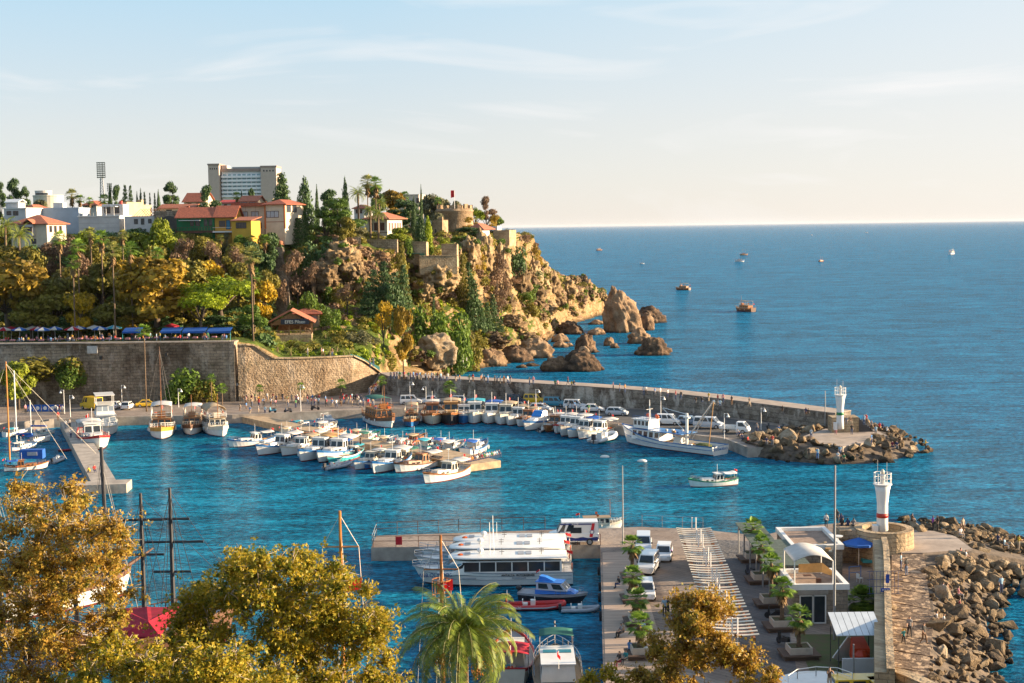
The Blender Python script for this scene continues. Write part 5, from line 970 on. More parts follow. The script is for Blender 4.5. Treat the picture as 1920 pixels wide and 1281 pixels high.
for k in range(26):
    px=rg.uniform(1004,1132); r_=rg.choice([r for r in ROWS if abs(r[0]-px)<2.5 and SEG[0]+SEG[1]-6<r[1]<sum(SEG[:6])-2]); q=Vector(r_[2]); D=q.y; py=PY; 
    for _ in range(3): p=WD(px,py,D); py+=(p.z-q.z)*F/D
    crag(px,py,D+1.5,rg.uniform(8,17),rg.uniform(8,18),rg.uniform(3,5),'fractured outcrop on the outer arm of the headland, %s'%('left end' if px<1045 else 'middle' if px<1090 else 'right end'),40+k,CRAG if k%3 else RKS)
q=WD(818,652,340); 
mb=MB()
for p in ICO5[0]:
    o=Vector((4,9,2)); r=1+.35*noise.noise(p*1.5+o)+.15*(noise.ridged_multi_fractal(p*2.2+o,1,2.1,6,1,2)-1); mb.v.append((p.x*r*4.4,p.y*r*4,p.z*r*3.6+ (0 if p.z>-.2 else -1.2)))
mb.f=ICO5[1]; mb.m=[0]*len(mb.f); solo('big_rock',mb,[RKB],'big grey ochre boulder standing above the bathing terrace','rock',smooth=True,loc=tuple(q+Vector((0,1,-.6))))
# rock shelf and deck of the bathing place
mb=MB(); poly=WP([(805,694),(842,697),(893,688),(893,683),(850,680),(815,682),(760,684),(735,690),(742,700)],.5); mb.prism(poly,-3,1.2); struct('bathing_platform',mb,[LIME])
mb=MB(); poly=WP([(725,705),(735,690),(765,683),(815,680),(815,690),(790,702),(760,709)],1.5); mb.prism(poly,-3,2.0); struct('beach_terrace',mb,[LIME])
# loose armour rocks
def boulder_mesh(seed):
    rg=random.Random(seed); b=bmesh.new()
    for _ in range(13):
        d=Vector((rg.gauss(0,1),rg.gauss(0,1),rg.gauss(0,1))).normalized(); b.verts.new((d.x*rg.uniform(.75,1.1),d.y*rg.uniform(.6,.95),d.z*rg.uniform(.5,.8)))
    r=bmesh.ops.convex_hull(b,input=b.verts[:]); bmesh.ops.delete(b,geom=[g for g in r['geom_interior'] if isinstance(g,bmesh.types.BMVert)],context='VERTS')
    bmesh.ops.bevel(b,geom=b.edges[:],offset=.05,segments=1,affect='EDGES'); bmesh.ops.triangulate(b,faces=b.faces[:]); bmesh.ops.subdivide_edges(b,edges=b.edges[:],cuts=1)
    for v in b.verts: v.co+=v.co.normalized()*(.07*noise.noise(v.co*2.3+Vector((seed,0,0)))+.05*noise.noise(v.co*5))
    bmesh.ops.recalc_face_normals(b,faces=b.faces[:]); me=bpy.data.meshes.new('boulder'); b.to_mesh(me); b.free(); me.materials.append(RKB)
    for p in me.polygons: p.use_smooth=False
    return me
BM=[boulder_mesh(i) for i in range(14)]
def boulder(p,r,label,group,rg):
    o=mobj('boulder',rg.choice(BM),None,p); o.rotation_euler=(rg.uniform(-.5,.5),rg.uniform(-.5,.5),rg.uniform(0,6.28)); o.scale=(r*rg.uniform(.85,1.3),r*rg.uniform(.8,1.1),r*rg.uniform(.75,1.05)); return tag(o,label,'boulder',group)
def inpoly(x,y,P_):
    c=False; j=len(P_)-1
    for i in range(len(P_)):
        if (P_[i][1]>y)!=(P_[j][1]>y) and x<(P_[j][0]-P_[i][0])*(y-P_[i][1])/(P_[j][1]-P_[i][1])+P_[i][0]: c=not c
        j=i
    return c
def scatter(ring,inner,z0,z1,rr,n,label,group,seed,gap=.8,zin=None):
    rg=random.Random(seed); xs=[p[0] for p in ring]; ys=[p[1] for p in ring]; pts=[]; t=0
    def dist(x,y,P_):
        best=1e9
        for a,b in zip(P_,P_[1:]+P_[:1]):
            ax,ay=a; bx,by=b; l=(bx-ax)**2+(by-ay)**2; u=max(0,min(1,((x-ax)*(bx-ax)+(y-ay)*(by-ay))/max(l,1e-9))); best=min(best,math.hypot(x-ax-u*(bx-ax),y-ay-u*(by-ay)))
        return best
    while len(pts)<n and t<n*60:
        t+=1; x=rg.uniform(min(xs),max(xs)); y=rg.uniform(min(ys),max(ys))
        if not inpoly(x,y,ring) or inpoly(x,y,inner): continue
        r=rg.uniform(*rr)*(1 if rg.random()<.8 else 1.35)
        if any((x-a)**2+(y-b)**2<((r+c)*gap)**2 for a,b,c in pts): continue
        do,di=dist(x,y,ring),dist(x,y,zin or inner); f=1 if zin and inpoly(x,y,zin) else do/(do+di); z=z0+(z1-z0)*f
        pts.append((x,y,r)); boulder((x,y,z+rg.uniform(-.1,.35)*r),r,('large ' if r>(rr[0]+rr[1])/2 else 'small ')+label+(', at the waterline' if f<.25 else ', low on the pile' if f<.5 else ', high on the pile' if f<.8 else ', at the top of the pile'),group,rg)
    return len(pts)
tr=[(x,y) for x,y in tipr]; ti=[(x,y) for x,y in WP([(1510,822),(1540,833),(1580,838),(1625,830),(1662,818),(1640,806),(1575,803),(1520,812)],2)]
nA=scatter(tr,ti,-.1,2.2,(.6,1.4),118,'boulder round the breakwater head','boulders round the breakwater head',4,.56,[(x,y) for x,y in tipi])
nB=scatter(nr,[(x,y) for x,y in ni],-.1,3.0,(.5,1.25),180,'boulder beside the sloping walkway','boulders on the near shore slope',9,.56)

def rubble(name,ring,inner,z0,z1,n,rr,label,seed):
    rg=random.Random(seed); mb=MB(); xs=[p[0] for p in ring]; ys=[p[1] for p in ring]; k=0; src=[([v.co.copy() for v in m.vertices],[tuple(p.vertices) for p in m.polygons]) for m in BM[:5]]
    def dist(x,y,P_): return min(math.hypot(x-a[0]-u*(b[0]-a[0]),y-a[1]-u*(b[1]-a[1])) for a,b in zip(P_,P_[1:]+P_[:1]) for u in [max(0,min(1,((x-a[0])*(b[0]-a[0])+(y-a[1])*(b[1]-a[1]))/max((b[0]-a[0])**2+(b[1]-a[1])**2,1e-9)))])
    while k<n:
        x=rg.uniform(min(xs),max(xs)); y=rg.uniform(min(ys),max(ys))
        if not inpoly(x,y,ring) or inpoly(x,y,inner): continue
        zi=[(a,b) for a,b in tipi] if ring is tr else inner; do,di=dist(x,y,ring),(0 if inpoly(x,y,zi) else dist(x,y,zi)); z=z0+(z1-z0)*do/(do+di); r=rg.uniform(*rr); M=Matrix.Translation((x,y,z+.1))@Matrix.Rotation(rg.uniform(0,6.3),4,'Z')@Matrix.Rotation(rg.uniform(-.6,.6),4,'X')@Matrix.Scale(r,4); v,f=rg.choice(src); mb.add([M@q for q in v],f); k+=1
    tag(mobj(name,mb.mesh(name,[RKB])),label,'rubble',kind='stuff')
rubble('rubble_stones',tr,ti,0,2.1,260,(.3,.6),'smaller stones packed between the boulders round the breakwater head',1)
rubble('rubble_stones',nr,[(x,y) for x,y in ni],0,3.0,620,(.25,.6),'smaller stones packed between the boulders of the near shore slope',2)

rg=random.Random(31)
for nm,m_,k in (('olive scrub and grass tufts rooted in the crags',LO,260),('green creepers hanging over the crags',LG,200)):
    bl=[]
    for _ in range(k): q=rg.choice(CRV); r=rg.uniform(.35,1.25); bl.append((q.x,q.y,q.z,r,r,r*.8))
    tag(mobj('undergrowth',leafcloud('undergrowth',bl,k*90,.26,m_,k,.4)),nm,'undergrowth',kind='stuff')
gp=WP([(1752,1058),(1822,1038),(1900,1040),(1985,1062),(1985,1088),(1912,1092),(1800,1088),(1745,1085)],1.6); gi=WP([(1765,1052),(1800,1042),(1785,1054)],2.9)
rubble('rubble_stones',gp,gi,.3,2.95,150,(.45,.95),'packed stones between the walkway rocks and the seaward rocks',3)
# ================================================================ BOATS  (local frame: bow towards +X, origin at the waterline amidships)
HW=mat('boat_white',(.78,.77,.73),.35,.12,1.2,coat=.2,detail=8); HCR=mat('boat_cream',(.66,.60,.48),.4,.15,1.2,detail=8); HBL=mat('boat_blue',(.02,.16,.42),.4,.2,1.2); HTQ=mat('boat_turquoise',(.05,.42,.46),.45,.2,1.2); HGR=mat('boat_green',(.02,.26,.14),.4,.2,1.2)
HRD=mat('boat_red',(.45,.02,.02),.45,.2,1.2); HBK=mat('boat_black',(.03,.03,.035),.45,.3,1.2); HWD=mat('boat_varnish',(.42,.17,.045),.4,.35,2,c2=(.20,.075,.025)); HDW=mat('boat_dark_wood',(.16,.075,.04),.5,.4,2); BOT=mat('antifoul_red',(.22,.03,.025),.7,.3,2); BOTB=mat('antifoul_dark',(.03,.04,.07),.7,.3,2)
DKW=mat('teak_deck',(.36,.26,.16),.75,.3,2,stretch=(1,8,1)); DKG=mat('grey_deck',(.42,.42,.41),.8,.25,1.5); CANW=mat('canvas_white',(.72,.70,.66),.85,.15,1.2,trans=.25); CANT=mat('canvas_tan',(.50,.40,.27),.85,.15,1.2,trans=.25); CANB=mat('canvas_blue',(.02,.13,.50),.8,.2,1.5,trans=.2); CANTQ=mat('canvas_turquoise',(.05,.42,.55),.8,.2,1.5,trans=.2); CANG=mat('canvas_green',(.03,.17,.13),.8,.2,1.5,trans=.2); CANR=mat('canvas_red',(.50,.015,.04),.8,.3,1.2,trans=.2); CANO=mat('canvas_orange',(.62,.36,.14),.8,.2,1.5,trans=.2)
CLUT=mat('gear_clutter',(.45,.30,.12),.9,.8,3.5,c2=(.05,.10,.16)); RBR=mat('rubber',(.02,.02,.022),.7,.2,3); GRYR=mat('grey_rubber',(.34,.36,.39),.5,.15,2); STEEL=mat('stainless',(.55,.56,.57),.25,.1,2,metal=.8); ORG=mat('lifebuoy_orange',(.75,.13,.02),.5,.1,3)
def hull(L,B,Hm,rise=.8,tr=.7,bowx=.12,bot=.15,n=14,stern_rise=.25,stripe=.16,s2=False):
    """returns MB of hull with materials 0 side, 1 stripe, 2 antifoul; and deck outline"""
    mb=MB(); rings=[]; deck=[]
    for i in range(n+1):
        t=i/n; bb=B/2*( tr+(1-tr)*math.sin(PI/2*min(1,t/.45)) if t<.45 else (1-((t-.45)/.55)**2.3)**.85 if t<1 else 0); bb=max(bb,.01)
        sh=Hm*(1+rise*max(0,(t-.35)/.65)**2+stern_rise*max(0,(.3-t)/.3)**2); fl=[( -.5,.25,0),(-.02,.78,.55),(bot,.86,.65),(sh*.5+.05,.94,.82),(sh-stripe*sh,.985,.95),(sh,1,1)]
        half=[]
        for z,wf,xf in fl:
            x=-L/2+L*t*(1-bowx*(1-xf)) if 1 else 0; half.append((x+(.0 if t>.0 else 0),bb*(wf if t<.97 else wf*.7),z))
        rings.append([(x,-y,z) for x,y,z in reversed(half)]+[(x,y,z) for x,y,z in half]); deck.append((half[-1][0],bb,sh))
    m=len(rings[0]); k0=len(mb.v); mb.v+=[p for r in rings for p in r]; mm=[1,0,0,2,2,2,2,2,0,0,1]
    for i in range(n):
        for j in range(m-1):
            a=i*m+j; mb.f.append((a,a+1,a+1+m,a+m)); mb.m.append(mm[j])
    mb.f.append(tuple(range(m))[::-1]); mb.m.append(0)
    # bulwark cap
    for s in (-1,1):
        for a,b in zip(deck,deck[1:]): mb.bar((a[0],s*a[1],a[2]),(b[0],s*b[1],b[2]),.09,.07,1)
    a=deck[0]; mb.bar((a[0],-a[1],a[2]),(a[0],a[1],a[2]),.09,.07,1)
    return mb,deck
def deckmesh(deck,drop=.3,i0=0,i1=None):
    mb=MB(); d=deck[i0:i1]; L=[(x,-b*.97,z-drop) for x,b,z in d]; R_2=[(x,b*.97,z-drop) for x,b,z in d]; n=len(d); mb.v=L+R_2; mb.f=[(i,i+1,n+i+1,n+i) for i in range(n-1)]; mb.m=[0]*(n-1); return mb
def rails(deck,h,mb,step=1,i0=0,i1=None,r=.025,mid=True):
    d=deck[i0:i1]
    for s in (-1,1):
        top=[(x,s*b*.96,z+h) for x,b,z in d]; mb.tube(top,r,4)
        if mid: mb.tube([(x,y,z-h*.5) for x,y,z in top],r*.7,4)
        for (x,b,z) in d[::step]: mb.tube([(x,s*b*.96,z),(x,s*b*.96,z+h)],r,4)
def cabin(par,x0,x1,w,z0,z1,wm,gm,nw=3,rake=.25,rakeb=.05,roofm=None,over=.15,name='wheelhouse',wz=(.38,.85),front=2):
    m=MB(); h=z1-z0; y=w/2; yt=y*.9; A=[(x0,-y,z0),(x1,-y,z0),(x1,y,z0),(x0,y,z0)]; Bt=[(x0+rakeb*h,-yt,z1),(x1-rake*h,-yt,z1),(x1-rake*h,yt,z1),(x0+rakeb*h,yt,z1)]; m.loft([A,Bt]); c=part(name,m,[wm],par)
    r=MB(); r.box(x0-over,x1-rake*h+over*1.6,-yt-over*.6,yt+over*.6,z1+.002,z1+.08); part('roof',r,[roofm or wm],c)
    def P3(u,v,s): # side point
        xa=x0+rakeb*h*v+(x1-rake*h*v-x0-rakeb*h*v)*u; yy=(y+(yt-y)*v)*s; return Vector((xa,yy,z0+h*v))
    for s in (-1,1):
        for i in range(nw):
            u0=(i+.16)/nw; u1=(i+.84)/nw; g=MB(); o_=Vector((0,.015*s,0)); g.quad(*( [P3(u0,wz[0],s)+o_,P3(u1,wz[0],s)+o_,P3(u1,wz[1],s)+o_,P3(u0,wz[1],s)+o_][::(1 if s<0 else -1)])); part('window',g,[gm],c)
    def P4(u,v,xx): 
        yy=y+(yt-y)*v; return Vector((xx(v),-yy+2*yy*u,z0+h*v))
    for i in range(front):
        u0=(i+.1)/front; u1=(i+.9)/front; g=MB(); f=lambda v:x1-rake*h*v+.015; g.quad(P4(u0,wz[0],f),P4(u1,wz[0],f),P4(u1,wz[1],f),P4(u0,wz[1],f)); part('window',g,[gm],c)
    return c
def awn(par,x0,x1,w,z,mt,sag=.12,post=None,pm=None,name='awning',arch=.15,slope=0):
    m=MB(); n=6
    for k,(t) in enumerate((0,1)): pass
    rings=[]
    for i in range(7):
        t=i/6; x=x0+(x1-x0)*t; zz=z-sag*math.sin(PI*t)+slope*(x-x0)/(x1-x0); rings.append([(x,-w/2+w*j/n,zz+arch*math.sin(PI*j/n)) for j in range(n+1)]+[(x,-w/2+w*j/n,zz+arch*math.sin(PI*j/n)-.04) for j in range(n,-1,-1)])
    m.loft(rings); a=part(name,m,[mt],par,True)
    if post is not None:
        for x in (x0+.1,x1-.1):
            for y in (-w/2+.06,w/2-.06): p=MB(); p.tube([(x,y,post),(x,y,z-.02)],.03,5); part('awning_post',p,[pm or STEEL],a)
    return a
def flag(par,x,y,z,h,mt=None,w=.7,name='flag'):
    p=MB(); p.tube([(x,y,z),(x,y,z+h)],.02,4); q=part('flagstaff',p,[WHT],par); m=MB(); m.loft([[(x-.02-w*t,y+.12*math.sin(t*5),z+h-.5*w-.25*t),(x-.02-w*t,y+.12*math.sin(t*5),z+h-.02-.22*t)] for t in (0,.3,.6,1)],closed=False); part(name,m,[mt or RED],q)
def fenders(par,deck,idx,side=-1,mt=None):
    for i in idx:
        x,b,z=deck[i]; m=MB(); m.lathe([(.03,.32),(.11,.26),(.13,0),(.11,-.26),(.03,-.32)],8,(x,side*(b+.1),z-.45)); part('fender',m,[mt or HW],par)
def clutter(par,x0,x1,w,z,n,seed,name='gear'):
    rg=random.Random(seed)
    for i in range(n):
        m=MB(); x=rg.uniform(x0,x1); y=rg.uniform(-w/2,w/2); s=rg.uniform(.14,.34)
        if rg.random()<.5: m.box(x-s,x+s,y-s*.7,y+s*.7,z+.01,z+s*1.2)
        else: m.sphere((x,y,z+s*.4),(s*1.1,s,s*.55),7,k=4)
        part(name,m,[rg.choice([CLUT,HBL,ORG,HW,CANO,HTQ,HCR])],par)
def place(o,bow,stern,L,z=0.0):
    a=W(bow[0],bow[1],0); b=W(stern[0],stern[1],0); d=a-b; s=d.length/L; o.location=((a.x+b.x)/2,(a.y+b.y)/2,z); o.rotation_euler=(0,0,math.atan2(d.y,d.x)); o.scale=(s,s,s); return o
def bproto_fish(nm='fishing_boat',hm=HW,st=HBL,cm=HW,aw=CANW,seed=1,wood=False,fwd=True,L=8.4,B=2.9):
    """small Mediterranean fishing boat: high bow, trunk cabin, wheelhouse, awning over the aft deck"""
    o=mobj(nm,None); h,d=hull(L,B,.85,.75,.62,.14,n=14,stern_rise=.45); hu=part('hull',h,[hm,st,BOT],o,False); part('deck',deckmesh(d,.25),[DKG if not wood else DKW],o)
    m=MB(); m.loft([[(-.2,-.95,.55),(-.2,.95,.55),(-.2,.8,1.25),(-.2,-.8,1.25)],[(2.1,-.62,.75),(2.1,.62,.75),(1.9,.5,1.35),(1.9,-.5,1.35)]]); t=part('trunk_cabin',m,[cm],o)
    for s in (-1,1):
        for x in (.3,1.1): g=MB(); g.bar((x-.16,s*(.93-x*.13),1.0),(x+.22,s*(.90-x*.13),1.02),.04,.2); part('porthole',g,[GLASS],t)
    cabin(o,-1.7,-.3,1.65,.55,2.0,cm,GLASS,2,.2)
    awn(o,-3.9,-1.6,2.3,2.05,aw,.1,.7)
    m=MB(); rails(d,.42,m,1,9,14,.02); part('bow_rail',m,[STEEL],o); fenders(o,d,(4,7,10)); flag(o,-3.9,0,.9,1.7,w=.55)
    clutter(o,-3.7,-1.8,1.8,.62,8,seed); clutter(o,1.9,3.2,1.0,.85,2,seed+9); m=MB(); m.tube([(-.9,0,2.0),(-.9,0,3.5)],.03,5); part('mast',m,[HW],o); return o,L
def bproto_open(nm='rowing_boat',hm=HW,st=HBL,L=5.0,B=1.8,seed=2):
    o=mobj(nm,None); h,d=hull(L,B,.55,.7,.6,.14,n=10,stern_rise=.2); part('hull',h,[hm,st,BOT],o); part('floor',deckmesh(d,.35),[HCR],o)
    for x in (-1.3,0,1.1): m=MB(); m.box(x-.14,x+.14,-.7,.7,.42,.47); part('thwart',m,[HWD],o)
    m=MB(); m.box(-L/2-.25,-L/2+.05,-.15,.15,.35,.95); m.box(-L/2-.2,-L/2-.08,-.06,.06,-.4,.35); part('outboard_motor',m,[HBK],o); clutter(o,-1,1,1,.25,3,seed); return o,L
def bproto_motor(nm='motor_boat',hm=HW,st=HBL,gl=GLASSB,L=7.5,B=2.7):
    o=mobj(nm,None); h,d=hull(L,B,.95,.35,.85,.2,n=12,stern_rise=0); part('hull',h,[hm,st,BOTB],o); part('deck',deckmesh(d,.12,5),[HW],o); part('cockpit',deckmesh(d,.5,0,6),[DKG],o)
    m=MB(); m.loft([[(-.8,-1.0,.9),(-.8,1.0,.9),(-.5,.85,1.5),(-.5,-.85,1.5)],[(2.2,-.5,1.15),(2.2,.5,1.15),(1.7,.4,1.3),(1.7,-.4,1.3)]]); t=part('cuddy',m,[HW],o)
    m=MB(); m.loft([[(-.6,-.95,1.5),(-.6,.95,1.5),(-.7,.8,2.1),(-.7,-.8,2.1)],[(.5,-.7,1.45),(.5,.7,1.45),(-.1,.65,2.1),(-.1,-.65,2.1)]]); part('windscreen',m,[gl],t)
    m=MB(); m.tube([(-2.2,-1.1,.9),(-1.9,-1.0,2.3),(-1.9,1.0,2.3),(-2.2,1.1,.9)],.07,6); part('radar_arch',m,[HW],o); m=MB(); rails(d,.4,m,1,7,12,.02); part('bow_rail',m,[STEEL],o)
    for y in (-.6,.6): m=MB(); m.box(-2.6,-2.0,y-.3,y+.3,.45,.9); part('seat',m,[HCR],o)
    flag(o,-3.5,.8,.9,1.0,w=.4); fenders(o,d,(3,6)); return o,L
def bproto_rib(nm='inflatable_dinghy',tm=GRYR,fm=DKG,L=4.6,B=1.9,big=False):
    o=mobj(nm,None); r=.24 if not big else .27; m=MB(); pts=[(-L/2,-B/2+r,.3),(L*.15,-B/2+r,.34),(L*.35,-B/2+r+.18,.42),(L*.46,-.22,.55),(L*.46,.22,.55),(L*.35,B/2-r-.18,.42),(L*.15,B/2-r,.34),(-L/2,B/2-r,.3)]; m.tube(pts,[r*.7]+[r]*6+[r*.7],9); part('tube',m,[tm],o,True)
    m=MB(); m.loft([[(-L/2+.1,-B/2+.2,.25),(-L/2+.1,0,-.15),(-L/2+.1,B/2-.2,.25)],[(L*.2,-B/2+.25,.25),(L*.2,0,-.15),(L*.2,B/2-.25,.25)],[(L*.44,-.05,.4),(L*.44,0,.2),(L*.44,.05,.4)]]); part('floor',m,[fm],o)
    m=MB(); m.box(-L/2-.3,-L/2+.05,-.17,.17,.4,1.0); m.box(-L/2-.22,-L/2-.08,-.05,.05,-.4,.4); part('outboard_motor',m,[HBK],o); m=MB(); m.box(-.3,.2,-.28,.28,.25,.95); m.box(.1,.16,-.25,.25,.95,1.2); part('console',m,[HW],o); m=MB(); m.box(-1.1,-.6,-.3,.3,.25,.62); m.box(-1.16,-1.06,-.3,.3,.62,1.0); part('seat',m,[HW],o)
    return o,L
def bproto_tour(nm='tour_boat',low=HW,mid=HWD,cab=HWD,top=None,L=14.0,B=4.6,decks=2,rail=HW,seed=3,canopy=CANW,arch=False):
    """wooden excursion boat: high hull, deckhouse, upper sun deck with canopy"""
    o=mobj(nm,None); h,d=hull(L,B,1.5,.5,.72,.12,n=16,stern_rise=.35,stripe=.34); part('hull',h,[low,mid,BOT],o); part('deck',deckmesh(d,.2),[DKW],o)
    c=cabin(o,-4.6,2.4,3.5,1.3,3.2,cab,GLASS,5,.12,.0,DKW,.25,'deckhouse',(.3,.85),3)
    m=MB(); rails(d,.75,m,1,0,17,.04); part('railing',m,[rail],o)
    if decks>1:
        m=MB(); x0,x1,y,z=-4.8,2.6,1.75,3.3
        for s in (-1,1):
            for zz in (.45,.85): m.tube([(x0,s*y,z+zz),(x1,s*y,z+zz)],.035,4)
            for j in range(9): m.tube([(x0+(x1-x0)*j/8,s*y,z),(x0+(x1-x0)*j/8,s*y,z+.85)],.03,4)
        for zz in (.45,.85): m.tube([(x1,-y,z+zz),(x1,y,z+zz)],.035,4)
        part('upper_railing',m,[rail],o)
        if arch:
            m=MB(); n=10
            m.loft([[(x,1.9*math.cos(PI*j/n),z+1.3+1.1*math.sin(PI*j/n)) for j in range(n+1)]+[(x,1.84*math.cos(PI*j/n),z+1.24+1.1*math.sin(PI*j/n)) for j in range(n,-1,-1)] for x in (-4.6,1.8)]); a=part('canopy',m,[canopy],o,True)
            for x in (-4.5,-1.4,1.7):
                for s in (-1,1): p=MB(); p.tube([(x,s*1.84,z),(x,s*1.84,z+1.3)],.04,5); part('canopy_post',p,[HW],a)
        elif canopy: awn(o,-4.6,1.6,3.6,z+2.0,canopy,.05,z,HW,'canopy',.25)
        clutter(o,-4,1.8,2.6,3.3,8,seed,'deck_seat'); m=MB(); m.box(1.2,2.2,-.7,.7,3.3,4.3); w_=part('helm_console',m,[cab],o)
    m=MB(); rails([(x,b,z) for x,b,z in d],.0001,m,99) if 0 else m.tube([(L*.47,0,d[-1][2]),(L*.58,0,d[-1][2]+.5)],.08,6); part('bowsprit',m,[HWD],o)
    flag(o,-L/2+.3,0,2,2.4,w=1.0); m=MB(); m.tube([(2.6,0,3.2),(2.5,0,8.0)],.06,6); part('mast',m,[HWD],o); fenders(o,d,(4,8,11),-1); fenders(o,d,(5,9),1)
    for s in (-1,1):
        b_=MB(); b_.lathe([(.22,-.05),(.34,-.05),(.34,.05),(.22,.05)],12); b_.xf(Matrix.Translation((-1,s*1.8,3.9))@Matrix.Rotation(PI/2,4,'X')); part('lifebuoy',b_,[ORG],o)
    return o,L
SB='small boats moored along the pontoon'; QB='boats moored along the parking quay'
def fb(bow,stern,label,hm=HW,st=HBL,cm=HW,aw=CANW,seed=1,wood=False,group=SB,nm='fishing_boat'):
    o,L=bproto_fish(nm,hm,st,cm,aw,seed,wood); place(o,bow,stern,L); return tag(o,label,'boat',group)
fb((426,840),(512,830),'white fishing boat lying furthest left on the pontoon, bow to the left',seed=1)
fb((480,856),(560,838),'white cabin boat with blue gunwale second from the left on the pontoon',seed=2)
fb((526,857),(590,840),'low white boat with grey gunwale between two cabin boats',st=HCR,aw=CANT,seed=3)
fb((561,868),(625,846),'white boat with orange tent awning in the middle of the pontoon row',st=HBL,aw=CANO,seed=4)
fb((595,870),(660,848),'white boat with white awning and cluttered blue foredeck',st=HBL,seed=5)
fb((664,883),(716,866),'white boat with yellow cabin windows moored behind the grey dinghy',cm=HCR,seed=7)
fb((698,890),(760,868),'white boat with radar arch and dark blue stern left of the wooden cruiser',st=HBL,seed=8)
fb((738,888),(822,872),'varnished wooden cabin cruiser with white awning on the pontoon',HW,HDW,HWD,CANW,9,True,nm='cabin_cruiser')
fb((793,909),(872,889),'big sunlit white boat with tan stripe moored at the pontoon head',HW,HWD,HCR,CANW,10)
o,L=bproto_open(hm=HTQ,st=HW,seed=4); place(o,(614,872),(668,858),L); tag(o,'turquoise and white open boat squeezed into the pontoon row','boat',SB)
o,L=bproto_rib(); place(o,(658,874),(610,882),L); tag(o,'grey inflatable dinghy lying in front of the pontoon row','dinghy',SB)
o,L=bproto_open(hm=HBL,st=HW,seed=5,L=3.6,B=1.4); place(o,(684,881),(702,873),L); tag(o,'small deep blue tender between two white boats','dinghy',SB)
for bow,stern,lb,hm,st,cm,aw,sd in [((590,797),(548,802),'boat with bright blue umbrella like awning behind the pontoon',HW,HBL,HW,CANTQ,11),((632,802),(590,812),'boat stowed with gear behind the pontoon, second from the quay',HW,HCR,HW,CANW,12),((668,822),(628,830),'boat with long white awning on the far side of the pontoon',HW,HCR,HCR,CANW,15),
  ((712,822),(672,834),'green topped boat with orange nets on the far side of the pontoon',HW,HGR,HW,CANG,16),((745,830),(706,842),'white boat with folded nets on the far side of the pontoon',HCR,HW,HW,CANT,17),((776,834),(742,846),'white boat with red lettering patch behind the standing people',HW,HRD,HW,CANW,18),
  ((824,836),(782,850),'boat under a wide turquoise sheet on the far side of the pontoon',HW,HTQ,HW,CANTQ,19),((868,840),(826,854),'turquoise hulled boat with white wheelhouse near the pontoon head',HTQ,HW,HW,CANW,20),((912,840),(872,856),'white boat with dark blue cover last before the pontoon head',HW,HBL,HW,CANB,21),((560,812),(524,822),'boat with turquoise box and red flag near the quay end of the pontoon',HW,HTQ,HW,CANT,22),((600,824),(566,834),'pale boat heaped with crates on the far side of the pontoon',HCR,HW,HW,CANT,23)]:
    fb(bow,stern,lb,hm,st,cm,aw,sd)
for bow,stern,lb,hm,st,cm,aw,sd in [((586,812),(552,818),'small blue hulled boat wedged between quay and pontoon',HBL,HW,HW,CANW,111),((650,812),(616,820),'boat with orange tent canvas on the far side of the pontoon',HW,HWD,HWD,CANO,112),((690,816),(656,826),'boat with grey tan sheet stretched over nets behind the pontoon',HCR,HGR,HCR,CANT,113),((640,862),(676,850),'turquoise awning boat in the near row of the pontoon',HW,HTQ,HW,CANTQ,114),((542,848),(606,832),'varnished little boat deep in the near row',HWD,HW,HWD,CANW,115),
  ((610,866),(650,848),'white boat with blue awning tucked into the near row',HW,HBL,HW,CANB,116),((724,878),(776,862),'boat with green sheet between the radar arch boat and the varnished cruiser',HW,HGR,HCR,CANG,117),((800,826),(762,838),'brown hulled boat right of the red lettering boat',HDW,HWD,HWD,CANT,118),((850,834),(812,846),'small white boat with blue canvas behind the turquoise hulled one',HW,HBL,HW,CANB,119)]: fb(bow,stern,lb,hm,st,cm,aw,sd)
for bow,stern,lb,hm,st,cm,aw,sd in [((868,797),(872,781),'small dark blue boat between yellow cabin and square windows',HBL,HW,HW,CANT,121),((972,802),(1004,788),'low boat with tan awning left of the windscreen boat',HW,HWD,HWD,CANT,122),((1024,812),(1052,798),'small varnished boat right of the windscreen boat',HWD,HW,HWD,CANW,123),((1064,823),(1118,808),'boat with blue awning behind the largest cabin cruiser',HW,HBL,HW,CANB,124)]: fb(bow,stern,lb,hm,st,cm,aw,sd,False,QB)
o,L=bproto_open(hm=HW,st=HCR,L=7,B=2.2,seed=8); place(o,(619,806),(560,816),L); tag(o,'long narrow open boat with tyres, bow pointing right','boat',SB)
o,L=bproto_motor(hm=HW,st=HBL); place(o,(633,798),(601,792),L); tag(o,'small pale blue motor boat alone below the motorcycle','boat',SB)
# row along the parking quay
for a in [((811,799),(811,781),'small timber boat with high windscreen between blue hull and yellow cabin',HCR,HWD,HWD,CANW,31,True),((846,799),(846,780),'dark hulled boat with yellow cabin and cream awning',HBK,HWD,CANO,CANT,32,True),((887,797),(893,779),'cream white boat with square wheelhouse windows below the turquoise awning',HW,HCR,HW,CANTQ,33,False),((914,797),(928,780),'white boat with royal blue awning by the quay',HW,HW,HW,CANB,34,False),
  ((938,799),(956,782),'small boat with lifebuoys and grey tan canopy',HW,HCR,HCR,CANT,35,False),((953,800),(984,785),'white boat under a cream canopy beside the parked cars',HW,HW,HW,CANT,36,False),((1042,815),(1074,800),'grey white boat packed between the windscreen boat and the twin cruiser',HW,HRD,HW,CANW,37,False),((1051,820),(1100,804),'white cruiser with lifebuoy on its cabin, left of the largest cruiser',HW,HCR,HW,CANW,38,False)]:
    fb(a[0],a[1],a[2],a[3],a[4],a[5],a[6],a[7],a[8],QB)
fb((1082,825),(1150,811),'largest white cabin cruiser moored next to the trawler bow',HW,HCR,HW,CANW,39,False,QB,'cabin_cruiser')
